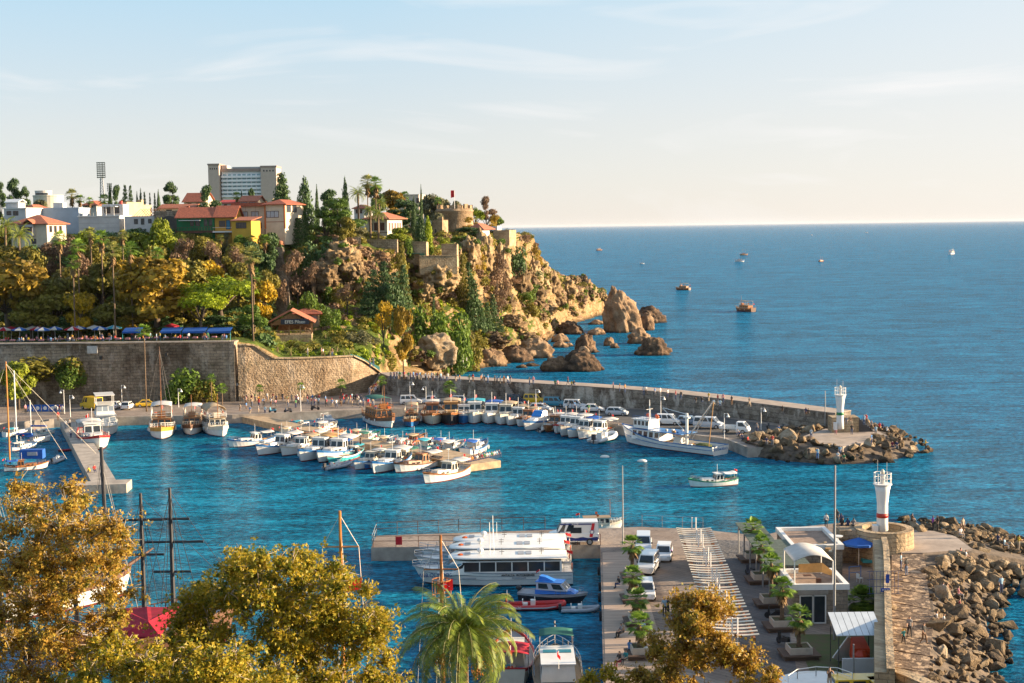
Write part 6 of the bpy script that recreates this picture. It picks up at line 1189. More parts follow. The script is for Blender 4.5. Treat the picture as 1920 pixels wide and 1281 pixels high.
o,L=bproto_motor(gl=mat('blue_screen',(.03,.22,.62),.2,.2,2)); place(o,(982,810),(1036,795),L); tag(o,'white speedboat with bright blue windscreen','speedboat',QB)
o,L=bproto_rib(tm=HBK); place(o,(1036,806),(1010,811),L); tag(o,'black inflatable dinghy beside the blue windscreen speedboat','dinghy',QB)
o,L=bproto_rib(tm=HW); place(o,(1152,821),(1114,832),L); tag(o,'white inflatable tender in front of the largest cabin cruiser','dinghy',QB)
# tour boats
def tb(bow,stern,label,**k):
    o,L=bproto_tour(**k); place(o,bow,stern,L); o.scale=(o.scale[0]*1.0,)*3; return tag(o,label,'tour boat','wooden tour boats at the quays')
def tbs(bow,L_m,ang,label,**k):      # bow pixel at the waterline, real length, heading
    o,L=bproto_tour(**k); s=L_m/L; a=W(bow[0],bow[1],0); o.location=(a.x-math.cos(ang)*L_m*.44,a.y-math.sin(ang)*L_m*.44,0); o.rotation_euler=(0,0,ang); o.scale=(s,)*3; return tag(o,label,'tour boat','wooden tour boats at the quays')
tbs((733,803),13,-PI/2+.42,'large varnished tour boat with green canopy over its upper deck',low=HW,mid=HDW,cab=HWD,canopy=CANG,rail=HWD,seed=41)
tbs((771,801),9.5,-PI/2+.05,'timber tour boat with bright blue lower hull',low=HBL,mid=HWD,cab=HWD,canopy=CANT,rail=HCR,seed=42)
tbs((303,824),14.0,-PI/2+.22,'wide tour boat with mustard yellow bow band and very tall mast',low=HW,mid=mat('boat_mustard',(.52,.27,.03),.45,.3,1.2),cab=HWD,canopy=CANW,rail=HW,seed=43)
tbs((358,816),12.0,-PI/2+.15,'tour boat with flat white canopy and brown rail, middle of three',low=HW,mid=HDW,cab=HWD,canopy=CANW,rail=HCR,seed=44)
tbs((417,819),12.5,-PI/2+.42,'tour boat with tan arched canopy, right of three',low=HW,mid=HCR,cab=HCR,canopy=CANT,rail=HW,arch=True,seed=45)
# tall mast of the mustard banded boat
a=W(300,800,0); mo=thing('tall_mast','very tall dark mast with stays standing above the mustard banded tour boat','mast',(a.x-.9,a.y+5,2)); zt=WD(291,650,a.y+5).z-2; m=MB(); m.tube([(0,0,0),(0,0,zt)],[.13,.07],6); m.tube([(-1.7,0,zt*.72),(1.7,0,zt*.72)],.04,4); part('spar',m,[HDW],mo); m=MB()
for x,y in ((-2,1),(2,1),(-2,-3),(2,-3)): m.tube([(0,0,zt*.95),(x,y,0)],.018,3)
part('rigging',m,[DKM],mo)
# white two deck yacht at the left quay
o=mobj('excursion_yacht',None); tag(o,'white double deck excursion yacht with square windows at the left quay','yacht'); h,d=hull(13,4.4,1.3,.4,.8,.15,n=14,stern_rise=.1); part('hull',h,[HW,HCR,BOTB],o); part('deck',deckmesh(d,.2),[DKG],o)
cabin(o,-4.5,2.6,3.6,1.2,3.1,HW,GLASSB,3,.3,0,HW,.3,'lower_deckhouse',(.3,.85),3); cabin(o,-4.3,.8,3.2,3.2,4.9,HW,GLASSB,3,.3,0,HW,.3,'upper_deckhouse',(.35,.85),3)
m=MB()
for x in (-4.2,-1.5,.6):
    for y in (-1.5,1.5): m.tube([(x,y,4.9),(x,y,6.6)],.04,5)
m.box(-4.5,1,-1.7,1.7,6.6,6.72); part('sun_roof',m,[HW],o); m=MB(); rails(d,.7,m,1,5,15,.03); part('bow_rail',m,[HW],o); flag(o,-6,0,2,2)
a=W(204,818,0); o.location=(a.x-13*.5*math.cos(-PI/2+.35),a.y+13*.5*math.sin(PI/2-.35),0); o.rotation_euler=(0,0,-PI/2+.35)
fb((188,846),(165,824),'little white boat with red waterline next to the left pier',HW,HRD,HW,CANW,51,False,None)
# boats west of the left pier
fb((92,878),(8,884),'wooden hulled sailing boat with bright blue cockpit tent',HW,HWD,HWD,CANB,52,True,None,'sailing_boat')
a=W(15,884,0); q=thing('wooden_mast','tall orange varnished mast with stays at the left edge','mast',(a.x,a.y+1,1)); zt=WD(15,678,a.y+1).z-1; m=MB(); m.tube([(0,0,0),(0,0,zt)],[.14,.1],8); part('spar',m,[mat('mast_varnish',(.55,.22,.05),.4,.2,2)],q); m=MB()
for x,y in ((12,4),(9,-1),(-6,2)): m.tube([(0,0,zt*.98),(x,y,.8)],.022,3)
part('rigging',m,[HCR],q); 
m=MB(); m.loft([[(x,y,z) for x,y,z in [(-.1,-.95,1.3),(-.1,.95,1.3),(-.1,.8,2.6),(-.1,-.8,2.6)]],[(3.4,-.95,1.2),(3.4,.95,1.2),(3.4,.8,2.6),(3.4,-.8,2.6)]]); a=W(55,872,0); t=solo('cockpit_tent',m,[CANB],'bright blue canvas tent with clear window on the wooden sailing boat','tent',loc=(a.x-1,a.y-.3,-.1),rz=.05); g=MB(); g.box(1.1,2.6,-.99,-.9,1.75,2.3); part('tent_window',g,[CURT],t)
WB='boats crowded west of the left pier'
for i,(x0,y0,x1,y1,lb,hm,st,aw) in enumerate([(70,838,20,846,'white sloop directly behind the blue tented boat',HW,HBL,CANW),(96,826,44,834,'white sloop with folded blue sail cover',HW,HW,CANB),(58,812,8,820,'white motor sailer deep in the crowded west corner',HW,HW,CANTQ),(104,812,66,818,'small turquoise trimmed boat close to the pier root',HW,HTQ,CANW),(48,800,6,804,'blue hulled boat nearest the left quay wall',HBL,HW,CANB)]):
    fb((x0,y0),(x1,y1),lb,hm,st,HW,aw,60+i,False,WB,'sailing_boat'); a=W((x0+x1)/2,y0,0); 
for px,yt,yb,lb,th in [(32,695,838,'tall white mast with blue rolled sail, second from the left edge',.11),(59,750,822,'shorter white mast right of the tall white one',.09)]:
    a=W(px,yb,0); q=thing('sail_mast',lb,'mast',(a.x,a.y,.8)); zt=WD(px,yt,a.y).z-.8; m=MB(); m.tube([(0,0,0),(0,0,zt)],th,8); part('spar',m,[HW],q); m=MB(); m.tube([(0,0,zt),(-4.5,2,.2)],.02,3); m.tube([(0,0,zt),(4.5,-2,.2)],.02,3); part('rigging',m,[DKM],q); m=MB(); m.tube([(0,0,1.4),(3,-1,1.5)],.16,7); part('boom_cover',m,[CANB],q)
o,L=bproto_rib(); place(o,(118,862),(98,870),L); tag(o,'grey dinghy with outboard against the left pier','dinghy',WB)
o,L=bproto_open(hm=HBK,st=HRD,seed=9,L=5); place(o,(108,848),(134,846),L); tag(o,'small boat under a scarlet cover tied to the left pier','boat',WB); awn(o,-2,1.9,1.6,.75,CANR,.02,None,name='boat_cover')
# trawler
o=thing('trawler','large white fishing trawler with blue stripes and raised wheelhouse moored at the breakwater','fishing vessel'); L=26.5
h,d=hull(L,6.2,1.75,1.25,.86,.16,.2,20,stern_rise=.05,stripe=.1); 
hu=part('hull',h,[HW,HBL,BOT],o); s=MB()
for sg in (-1,1):
    for k in (.55,):
        pts=[(x*.985,sg*(b*.955+.02),z*.5+.15) for x,b,z in d[:-1]]; s.tube(pts,.06,4)
part('rubbing_strake',s,[HBL],hu); dk=part('deck',deckmesh(d,.75,0,15),[DKW],o); part('foredeck',deckmesh(d,.15,14),[HW],o)
c=cabin(o,1.0,8.6,4.4,1.4,3.5,HW,GLASS,5,.05,0,HBL,.4,'lower_deckhouse',(.35,.85),3); c2=cabin(o,4.2,8.3,3.6,3.7,5.5,HW,GLASS,4,-.06,0,HW,.3,'wheelhouse',(.35,.85),4)
m=MB(); m.box(-5.2,1.2,-2.6,2.6,3.45,3.6); part('work_deck_roof',m,[HBL],o); clutter(c,-4,1,3.6,3.62,7,77,'nets')
m=MB(); 
for y in (-1.9,1.9):
    for z in (5.9,6.3): m.tube([(3.9,y,z),(8.4,y,z)],.03,4)
    for j in range(7): m.tube([(3.9+.75*j,y,5.58),(3.9+.75*j,y,6.3)],.025,4)
part('bridge_rail',m,[HBL],c2); 
for x,y in ((7.6,-1.95),(5.2,-1.95),(4.0,-.9)):
    b_=MB(); b_.lathe([(.25,-.06),(.4,-.06),(.4,.06),(.25,.06)],12); b_.xf(Matrix.Translation((x,y,6.0))@Matrix.Rotation(PI/2,4,'X')); part('lifebuoy',b_,[ORG],o)
m=MB(); m.tube([(5.4,0,5.6),(5.4,0,9.6)],[.16,.07],6); m.tube([(5.4,-1,7.6),(5.4,1,7.6)],.05,4); m.tube([(4.8,0,5.6),(5.4,0,8.6)],.05,4); part('radar_mast',m,[HW],o)
m=MB(); m.tube([(-4.6,0,1.2),(-4.6,0,7.6)],.3,8); m.box(-5.3,-3.9,-.35,.35,6.6,6.9); part('main_mast',m,[HW],o); m=MB(); m.tube([(-4.6,0,7.4),(1.6,0,8.2)],.07,5); m.tube([(-4.6,0,3.6),(1.8,0,8.1)],.07,5); part('forward_boom',m,[HW],o)
m=MB(); m.bar((-4.9,0,2.6),(-11.2,-.4,10.6),.22,.3); m.bar((-5.6,-.5,2.4),(-11.2,-.4,10.6),.12,.12); cr=part('crane_boom',m,[STEEL],o); m=MB(); m.tube([(-11.2,-.4,10.5),(-10.3,0,1.4)],.09,5); part('hoist_rope',m,[CANO],cr)
m=MB(); m.loft([[(x,-1.3,1.2),(x,-1.0,2.3),(x,-.2,2.5),(x,.8,1.2)] for x in (-3.2,-1.4)]); part('net_winch',m,[HW],o); clutter(o,-9,-4,4,1.05,16,78,'nets'); clutter(o,-3,1,3.8,1.05,8,79,'nets')
m=MB(); m.sphere((-8.6,-.5,1.2),(2.0,1.6,.7),10,k=6); part('net_heap',m,[mat('green_net',(.10,.13,.03),.95,.6,4,1)],o)
text(hu,'ZEYTİNOĞLU 2',.62,(-L/2-.03,0,.95),(PI/2,0,-PI/2),HBL,'vessel_name')
a=W(1166,828,0); b=W(1348,853,0); place(o,(1166,828),(1351,853),L); o.scale=(o.scale[0],)*3; print('trawler scale',o.scale[0])
# green and white boat under way
fb((1290,914),(1380,908),'small white and green fishing boat under way in the harbour mouth',HW,HGR,HW,HW,81,False,None)
# distant excursion boats at sea
def far(px,yb,wpx,label,two=False,wood=True,ang=.3,mast=0):
    a=W(px,yb,0); L_m=wpx*a.y/F; 
    o,L=bproto_tour(low=HDW if wood else HW,mid=HWD if wood else HBL,cab=HWD if wood else HW,canopy=CANT if wood else CANW,rail=HCR,decks=2 if two else 1,seed=int(px)); s=L_m/L/max(.35,abs(math.cos(ang))); o.location=a; o.rotation_euler=(0,0,ang); o.scale=(s,)*3; tag(o,label,'boat','excursion boats out at sea')
    if mast:
        m=MB(); 
        for x in (-2,2.5): m.tube([(x,0,2),(x,0,mast)],.1,5)
        part('masts',m,[HWD],o)
    return o
far(1280,544,24,'wooden double deck tour boat heading away from the rocks',True,True,2.4); far(1396,584,26,'nearest wooden double deck tour boat out at sea with red flag',True,True,2.1); far(1124,470,11,'small tour boat seen just right of the headland',True,True,.5); far(1204,495,9,'tiny white boat in the middle distance',False,False,.2)
far(1395,479,15,'distant two masted gulet',False,True,.2,11); far(1387,491,18,'low white ferry below the two masted gulet',False,False,.1); far(1540,491,11,'distant single masted boat in the centre right sea',False,True,.7,10); far(1785,477,15,'distant white tour boat at the far right',True,False,.9); far(1522,441,4,'white speck of a boat near the horizon, left one',False,False,.3); far(1625,437,5,'white speck of a boat near the horizon, right one',False,False,.3)
# ---- three ferries
def ferry(loc,label,name_txt):
    o=thing('harbour_ferry',label,'ferry',loc,PI,'white ferries moored side by side'); L=16.2
    h,d=hull(L,4.2,1.45,.3,.95,.2,.2,18,stern_rise=0,stripe=.05); hu=part('hull',h,[HW,GRYR,BOTB],o); part('deck',deckmesh(d,.12),[HW],o)
    s=MB()
    for sg in (-1,1):
        for zf in (.78,.52): s.tube([(x*.985,sg*(b*(.97 if zf>.6 else .935)+.015),z*zf) for x,b,z in d[:-1]],.03,4)
    part('rubbing_strake',s,[GRYR],hu)
    m=MB(); yb,yt=1.95,1.8; z0,z1=1.32,2.62; m.loft([[(-7.0,-yb,z0),(4.2,-yb,z0),(5.6,-1.2,z0),(5.6,1.2,z0),(4.2,yb,z0),(-7.0,yb,z0)],[(-7.0,-yt,z1),(2.6,-yt,z1),(3.7,-1.1,z1),(3.7,1.1,z1),(2.6,yt,z1),(-7.0,yt,z1)]]); c=part('saloon',m,[HW],o)
    for sg in (-1,1):
        for j in range(6):
            a=-6.8+j*1.62; b_=a+1.5; f=lambda x,v:(x,sg*(yb+(yt-yb)*v+.012),z0+(z1-z0)*v); g=MB(); g.quad(*[f(a,.22),f(b_,.22),f(b_,.93),f(a,.93)][::(1 if sg<0 else -1)]); part('window',g,[GLASS],c)
        g=MB(); f=lambda x,v:(x,sg*(yb+(yt-yb)*v+.012),z0+(z1-z0)*v); g.add([f(2.95,.5),f(3.9,.3),f(2.7,.93),f(2.95,.93)][::(1 if sg<0 else -1)],[(0,1,2,3)]); part('window',g,[GLASS],c)
    g=MB(); g.quad((5.3,-1.12,z0+.35),(5.3,1.12,z0+.35),(3.85,1.05,z1-.1),(3.85,-1.05,z1-.1)); 
    for sg in (-1,1): g.quad((5.3,sg*1.14,z0+.35),(4.05,sg*1.86,z0+.35),(2.8,sg*1.76,z1-.1),(3.8,sg*1.07,z1-.1))
    part('windscreen',g,[mat('tinted_screen',(.06,.22,.30),.1,.2,1)],c)
    m=MB(); n=10; R=[]
    for x,w_,zz in [(-7.6,1.7,0),(-7.4,2.0,.05),(-3,2.1,.1),(2,2.05,.1),(3.4,1.7,.06),(4.2,1.1,0),(4.45,.5,-.03)]: R.append([(x,w_*math.cos(2*PI*j/n),z1+.16+zz+.16*math.sin(2*PI*j/n)*(1 if math.sin(2*PI*j/n)>0 else .9)) for j in range(n)])
    m.loft(R); r=part('roof',m,[HW],o,True); m=MB(); m.sphere((1.2,0,z1+.75),(.35,.35,.25),10); m.lathe([(.12,z1+.3),(.12,z1+.6)],8,(1.2,0,0)); part('radome',m,[HW],r)
    for x in (-4,-3.2,2.2): m=MB(); m.box(x,x+.6,-.7,.7,z1+.425,z1+.47); part('hatch',m,[GRYR],r)
    m=MB(); m.tube([(.2,.3,z1+.3),(.2,.3,z1+2.7)],.03,4); m.tube([(-.2,-.2,z1+.3),(-.2,-.2,z1+1.9)],.02,4); part('antenna',m,[HW],r)
    m=MB(); 
    for x,y in ((-5,.5),(-5,-.5),(-1,.6),(-1,-.4)): m.tube([(x,y,z1+.4),(x,y,z1+.85)],.03,4); m.tube([(x-.25,y,z1+.7),(x+.25,y,z1+.7)],.025,4)
    part('roof_fittings',m,[DKM],r); m=MB(); m.sphere((3.2,.5,z1+.42),(.3,.2,.14),8); part('liferaft',m,[ORG],r)
    m=MB(); rails([(x,b,z) for x,b,z in d[12:]],.55,m,1,0,None,.025,True); part('bow_rail',m,[STEEL],o)
    m=MB(); rails([(x-.0,b,z) for x,b,z in d[:2]],1.0,m,1); 
    for j in range(5): m.tube([(-8.0,-.4,.9+j*.35),(-8.0,.4,.9+j*.35)],.03,4)
    m.tube([(-8,-.4,.8),(-8,-.4,2.7)],.03,4); m.tube([(-8,.4,.8),(-8,.4,2.7)],.03,4); part('stern_rail',m,[STEEL],o)
    b_=MB(); b_.lathe([(.2,-.05),(.33,-.05),(.33,.05),(.2,.05)],12); b_.xf(Matrix.Translation((-8.05,1.2,1.9))@Matrix.Rotation(PI/2,4,'Y')); part('lifebuoy',b_,[ORG],o)
    flag(o,-7.5,1.5,2.4,1.3,w=.6)
    # writing on the side that faces the camera (local +Y, because the ferry is turned round)
    text(hu,name_txt,.55,(5.7,1.88,1.12),(PI/2,0,PI),mat('navy_letters',(.02,.03,.16),.5),'ferry_name').rotation_euler=(PI/2,0,PI)
    text(hu,'ANTALYA  BÜYÜKŞEHİR',.30,(-2.6,2.07,1.14),(PI/2,0,PI),DKM,'side_lettering'); m=MB()
    for x in (1.6,-3.4): m.box(x,x+1.4,2.0,2.07,.9,1.03)
    part('side_vent',m,[GRYR],hu); return o
fx=-2.3
ferry((fx,142.2,0),'nearest white passenger ferry with dark window band, all its side visible','ABB.OLIMPOS'); ferry((fx-.1,146.7,0),'middle white passenger ferry between two sister ferries','ABB.FASELIS'); ferry((fx+.2,150.2,0),'farthest white passenger ferry right against the stone pier','ABB.TERMESSOS')
# police launch, red RIB, grey RIB
o=thing('police_launch','blue cabin launch with black hull bottom and silver deck moored behind the red inflatable','motor boat'); L=8.3
h,d=hull(L,2.7,.95,.35,.85,.2,.3,14,stern_rise=0,stripe=.25); part('hull',h,[HBK,GRYR,HBK],o); part('deck',deckmesh(d,.06),[GRYR],o); BLU=mat('launch_blue',(.015,.17,.62),.35,.15,1)
m=MB(); m.loft([[(-2.0,-1.15,.95),(2.9,-.75,1.15),(2.9,.75,1.15),(-2.0,1.15,.95)],[(-2.0,-1.05,1.45),(2.2,-.65,1.5),(2.2,.65,1.5),(-2.0,1.05,1.45)]]); part('lower_cabin',m,[BLU],o); cabin(o,-1.9,1.9,2.0,1.45,2.35,mat('launch_silver',(.45,.5,.58),.4,.1,1),GLASS,2,.9,0,BLU,.1,'wheelhouse',(.2,.85),2)
m=MB(); m.loft([[(-1.7,-.6,2.45),(.2,-.5,2.45),(.2,.5,2.45),(-1.7,.6,2.45)],[(-1.6,-.5,3.0),(-.9,-.4,2.9),(-.9,.4,2.9),(-1.6,.5,3.0)]]); part('light_bar',m,[BLU],o); m=MB(); m.tube([(-L/2-.1,0,-.2),(-L/2-.2,0,1.2)],.2,8); m.sphere((-L/2-.2,0,1.3),(.42,.28,.3),8); part('outboard_motor',m,[HBK],o); flag(o,-1.8,.3,2.4,1.2,w=.4)
m=MB(); rails(d,.5,m,1,8,14,.02,False); part('bow_rail',m,[STEEL],o); place(o,(1102,1131),(976,1122),L)
o,L=bproto_rib('rescue_inflatable',HRD,HRD,6.8,2.3,True); place(o,(1063,1141),(938,1142),L); tag(o,'long red inflatable patrol boat with grey fender line and white seats','inflatable boat')
m=MB(); m.tube([(-L/2,-1.18,.3),(L*.2,-1.17,.36),(L*.4,-.8,.48)],.07,6); part('fender_line',m,[GRYR],o); m=MB(); m.tube([(-2.6,-.6,.4),(-2.7,-.6,1.8),(-2.7,.6,1.8),(-2.6,.6,.4)],.04,5); part('roll_bar',m,[STEEL],o); text(o,'DENİZ POLİSİ',.3,(-2.2,-1.235,.30),(PI/2,0,0),WHT,'side_lettering'); b_=MB(); b_.lathe([(.2,-.05),(.33,-.05),(.33,.05),(.2,.05)],12); b_.xf(Matrix.Translation((-2.8,-.3,1.1))@Matrix.Rotation(PI/2,4,'Y')); part('lifebuoy',b_,[ORG],o)
o,L=bproto_rib(L=4.6); place(o,(1125,1147),(1052,1148),L); tag(o,'light grey inflatable dinghy nearest the boardwalk edge','dinghy')
# boat behind the pier by the police van
fb((1050,985),(1090,985),'cream boat with slanting cream awning behind the stone pier',HCR,HW,HW,CANT,91,False,None); 
o,L=bproto_tour('sightseeing_boat',HW,HCR,HCR,None,12,3.6,1,HW,92,None); place(o,(1168,990),(1085,992),L); tag(o,'white sightseeing boat with row of square windows behind the police van','tour boat')
# boats at the bottom edge
o=thing('motor_yacht','white motor yacht with green awning and windows seen from above at the bottom edge','yacht'); h,d=hull(10.5,3.9,1.3,.3,.85,.2,.2,14,stern_rise=0); part('hull',h,[HW,DKW,BOTB],o); part('deck',deckmesh(d,.12),[DKW],o)
cabin(o,-3.6,1.2,2.7,1.3,2.7,HW,GLASSB,2,.3,0,HW,.2,'deckhouse',(.3,.85),2); m=MB(); m.box(-.9,-.1,-1.1,-.1,2.79,2.83); m.box(-.9,-.1,.1,1.1,2.79,2.83); part('skylight',m,[mat('teal_glass',(.02,.20,.26),.2,.2,2)],o); awn(o,.6,2.6,2.7,3.7,CANG,.1,1.4,STEEL)
m=MB(); rails(d,.8,m,1,4,15,.03); part('railing',m,[STEEL],o); flag(o,-4.4,0,2.6,1.4,w=.6); flag(o,4.6,0,1.4,2.4,HBK,.3); a=W(1042,1225,1.5); o.location=(a.x,a.y-3.2,0); o.rotation_euler=(0,0,PI/2)
fb((962,1215),(958,1290),'boat with dark red interior half hidden by the big date palm',HCR,HRD,HCR,CANR,95,False,None)
# ================================================================ VEHICLES (front towards +X)
CARC={}
def paint(n,c): return mat('paint_'+n,c,.3,.06,.6,coat=.4,metal=.0)
RUB=mat('tyre',(.025,.025,.027),.85,.2,5); RIM=mat('wheel_rim',(.45,.46,.48),.35,.2,5,metal=.6); LMP=mat('headlamp_glass',(.75,.76,.72),.15,.1,4); TLP=mat('tail_lamp',(.35,.01,.01),.3,.2,4); TRIM=mat('black_trim',(.03,.03,.032),.6,.2,4)
def car(kind,pm,label,cat='car',name='parked_car',group=None,loc=(0,0,0),rz=0):
    L,w,zb,zs,H,xr0,xr1,xf0,xf1={'sedan':(4.4,1.74,.28,.88,1.44,-1.75,-1.05,1.35,.45),'hatch':(4.0,1.72,.28,.92,1.5,-1.95,-1.6,1.45,.5),'mini':(4.3,1.75,.28,1.05,1.82,-2.1,-1.95,1.35,.75),'suv':(4.5,1.85,.4,1.05,1.75,-2.15,-1.8,1.2,.6),'bus':(4.95,1.9,.32,1.15,1.95,-2.45,-2.3,1.75,1.15),'box':(5.4,2.0,.4,1.35,2.55,-2.68,-2.6,1.9,1.35),'cab':(4.9,1.85,.4,1.15,1.95,.35,.4,2.3,1.55)}[kind]
    o=thing(name,label,cat,loc,rz,group); y=w/2; m=MB(); h2=L/2; hx=zs-.1
    nose=[(-h2+.02,zb+.1,zs*.93),(-h2+.12,zb,zs),(-h2+.5,zb-.02,zs+.0),(xf0,zb-.02,zs),(h2-.45,zb-.02,hx),(h2-.08,zb+.02,hx-.1),(h2,zb+.15,hx-.28)]
    if kind=='cab': nose=[(.3,zb,zs),(.35,zb,zs),(.6,zb-.02,zs),(xf0-.1,zb-.02,zs),(h2-.2,zb,zs-.12),(h2-.05,zb,zs-.3),(h2,zb+.1,zs-.5)]
    m.loft([[(x,-y*k_,a),(x,y*k_,a),(x,y,a+(b-a)*.5),(x,y*.97,b-.06),(x,y*.9,b),(x,-y*.9,b),(x,-y*.97,b-.06),(x,-y,a+(b-a)*.5)] for (x,a,b),k_ in zip(nose,(.85,.93,.95,.95,.93,.88,.78))]); body=part('body',m,[pm],o)
    m=MB(); yt=y*.8 if kind!='box' else y*.93; A=[(xr0,-y*.93,zs-.02),(xf0,-y*.93,zs-.02),(xf0,y*.93,zs-.02),(xr0,y*.93,zs-.02)]; T=[(xr1,-yt,H),(xf1,-yt,H),(xf1,yt,H),(xr1,yt,H)]
    m.loft([A,T]); cb=part('cabin',m,[pm],o)
    def S(u,v,s): xa=xr0+(xr1-xr0)*v; xb=xf0+(xf1-xf0)*v; return Vector((xa+(xb-xa)*u,s*(y*.93+(yt-y*.93)*v+.012),zs-.02+(H-zs+.02)*v))
    sp={'sedan':[(.1,.48),(.52,.9)],'hatch':[(.08,.48),(.52,.9)],'mini':[(.05,.3),(.34,.62),(.66,.92)],'suv':[(.07,.3),(.34,.6),(.64,.9)],'bus':[(.04,.3),(.34,.62),(.66,.93)],'box':[(.62,.8),(.84,.96)],'cab':[(.2,.85)]}[kind]
    for s in (-1,1):
        for a,b in sp: g=MB(); q=[S(a,.14,s),S(b,.14,s),S(b-.02 if b<.9 else b-.04,.88,s),S(a+.02,.88,s)]; g.add(q if s<0 else q[::-1],[(0,1,2,3)]); part('side_window',g,[GLASS],cb)
    for fr in (1,0):
        def E_(u,v): 
            x=(xf0+(xf1-xf0)*v+.015) if fr else (xr0+(xr1-xr0)*v-.015); yy=y*.93+(yt-y*.93)*v; return (x,-yy+2*yy*u,zs-.02+(H-zs+.02)*v+.004)
        g=MB(); q=[E_(.07,.12),E_(.93,.12),E_(.93,.9),E_(.07,.9)]; g.add(q if fr else q[::-1],[(0,1,2,3)]); part('windscreen' if fr else 'rear_window',g,[GLASS],cb)
    wr=.31 if kind in('sedan','hatch','mini') else .36
    for x in ((-L*.31,L*.31) if kind!='cab' else (-1.5,1.5)):
        for s in (-1,1):
            t=MB(); t.lathe([(wr*.6,-.1),(wr,-.1),(wr,.1),(wr*.6,.1)],16); t.xf(Matrix.Translation((x,s*(y-.08),wr))@Matrix.Rotation(PI/2,4,'X')); tw=part('wheel',t,[RUB],o); r=MB(); r.lathe([(.01,-.11),(wr*.62,-.105),(wr*.62,.105),(.01,.11)],10); r.xf(Matrix.Translation((x,s*(y-.08),wr))@Matrix.Rotation(PI/2,4,'X')); part('rim',r,[RIM],tw)
    for s in (-1,1):
        g=MB(); zz=hx-.28 if kind!='cab' else zs-.45; g.box(h2-.12,h2+.01,s*y*.72-.17,s*y*.72+.17,zz-.02,zz+.13); part('headlight',g,[LMP],o); g=MB(); g.box(-h2-.01 if kind!='cab' else -2.46,-h2+.12 if kind!='cab' else -2.4,s*y*.8-.1,s*y*.8+.1,zs*.62,zs*.85); part('tail_light',g,[TLP],o); g=MB(); g.box(xf0-.35,xf0-.2,s*(y+.02)-.09,s*(y+.02)+.09,zs,zs+.14); part('mirror',g,[TRIM],o)
    g=MB(); g.box(h2-.3,h2+.03,-y*.8,y*.8,zb-.02,zb+.16); part('bumper',g,[TRIM if kind in('suv','cab') else pm],o)
    g=MB(); g.box(h2+.03,h2+.045,-.26,.26,zb+.04,zb+.14); part('number_plate',g,[WHT],o)
    return o
def putcar(kind,col,px,py,ang,label,cat='car',name='parked_car',z=QZ+.015,group='vehicles along the breakwater road'):
    a=W(px,py,z); return car(kind,PNT[col],label,cat,name,group,(a.x,a.y+.9*0,z),ang)
PNT={n:paint(n,c) for n,c in dict(silver=(.48,.52,.57),white=(.78,.78,.77),black=(.02,.022,.028),navy=(.02,.035,.07),yellow=(.78,.48,.02),teal=(.03,.25,.38),bluegrey=(.12,.20,.30),palegrey=(.60,.64,.68)).items()}
for k,c,x,y,a,l in [('sedan','silver',811,756,-.03,'silver sedan parked under the breakwater wall, farthest left'),('hatch','silver',864,756,.0,'silver hatchback beside the leafy palm at the breakwater wall'),('sedan','black',874,767,3.0,'black sedan in front of the silver hatchback'),('mini','white',770,758,.1,'white car half hidden behind the blue hulled tour boat'),
 ('mini','navy',966,757,-.1,'dark navy people carrier left of the yellow van'),('sedan','black',973,768,-.2,'black estate car in front of the navy people carrier'),('mini','yellow',1002,756,-.15,'yellow compact van parked at the wall'),('hatch','silver',1013,771,-.25,'silver hatchback below the yellow van'),('mini','teal',1040,762,-.22,'turquoise blue compact van right of the yellow one'),
 ('mini','palegrey',1078,767,-.25,'pale grey van with roof bars right of the turquoise one'),('sedan','white',1111,772,-.2,'white old square sedan on the breakwater road'),('hatch','silver',1157,779,-.3,'silver coupe behind the trawler bow'),('mini','white',1253,796,-.3,'white van seen between the trawler masts'),('hatch','bluegrey',1291,796,-.3,'blue grey car tucked left of the minibus'),
 ('bus','silver',1328,803,-.35,'silver grey minibus with dark windows behind the trawler stern')]: putcar(k,c,x,y,a,l)
o=putcar('cab','white',1378,812,-.4,'white flatbed pickup truck last on the breakwater road','truck','pickup_truck'); m=MB(); m.box(-2.45,.25,-.95,.95,.75,.85); 
for q in ((-2.45,.25,-.95,-.9),(-2.45,.25,.9,.95),(-2.45,-2.4,-.9,.9),(.2,.25,-.9,.9)): m.box(q[0],q[1],q[2],q[3],.851,1.25)
m.box(-2.2,.3,-.4,.4,.5,.749); part('flatbed',m,[WHT],o)
putcar('sedan','white',216,766,PI/2,'left one of two white cars parked below the town wall',group='cars on the left quay'); putcar('hatch','white',239,767,PI/2,'right one of two white cars parked below the town wall',group='cars on the left quay')
putcar('box','yellow',172,768,2.4,'tall yellow van behind the white excursion yacht','van','yellow_van',group='cars on the left quay'); putcar('sedan','yellow',276,763,.2,'yellow taxi half hidden by the mustard banded tour boat',group='cars on the left quay')
PG='white cars on the plaza'
def pc(k,c,f,r,l,nm='parked_car'):
    a=W(f[0],f[1],QZ); b=W(r[0],r[1],QZ); d=a-b; c_=(a+b)/2; return car(k,PNT[c],l,'car',nm,PG,(c_.x,c_.y,QZ+.002),math.atan2(d.y,d.x))
pc('mini','white',(1203,1087),(1228,1055),'white family van with open mirrors in the middle of the plaza'); o=pc('hatch','white',(1240,1066),(1249,1030),'white car decorated with purple wedding ribbons')
for y in (-.85,.85):
    m=MB(); m.sphere((.6,y*.95,.98),(.18,.12,.15),7,k=4); part('ribbon_bow',m,[mat('purple_ribbon',(.35,.16,.5),.7,.3,6)],o)
pc('hatch','white',(1213,1136),(1208,1102),'white hatchback facing the camera beside the planter palms'); pc('mini','palegrey',(1206,1045),(1207,1022),'grey white van parked behind the top left planter palm')
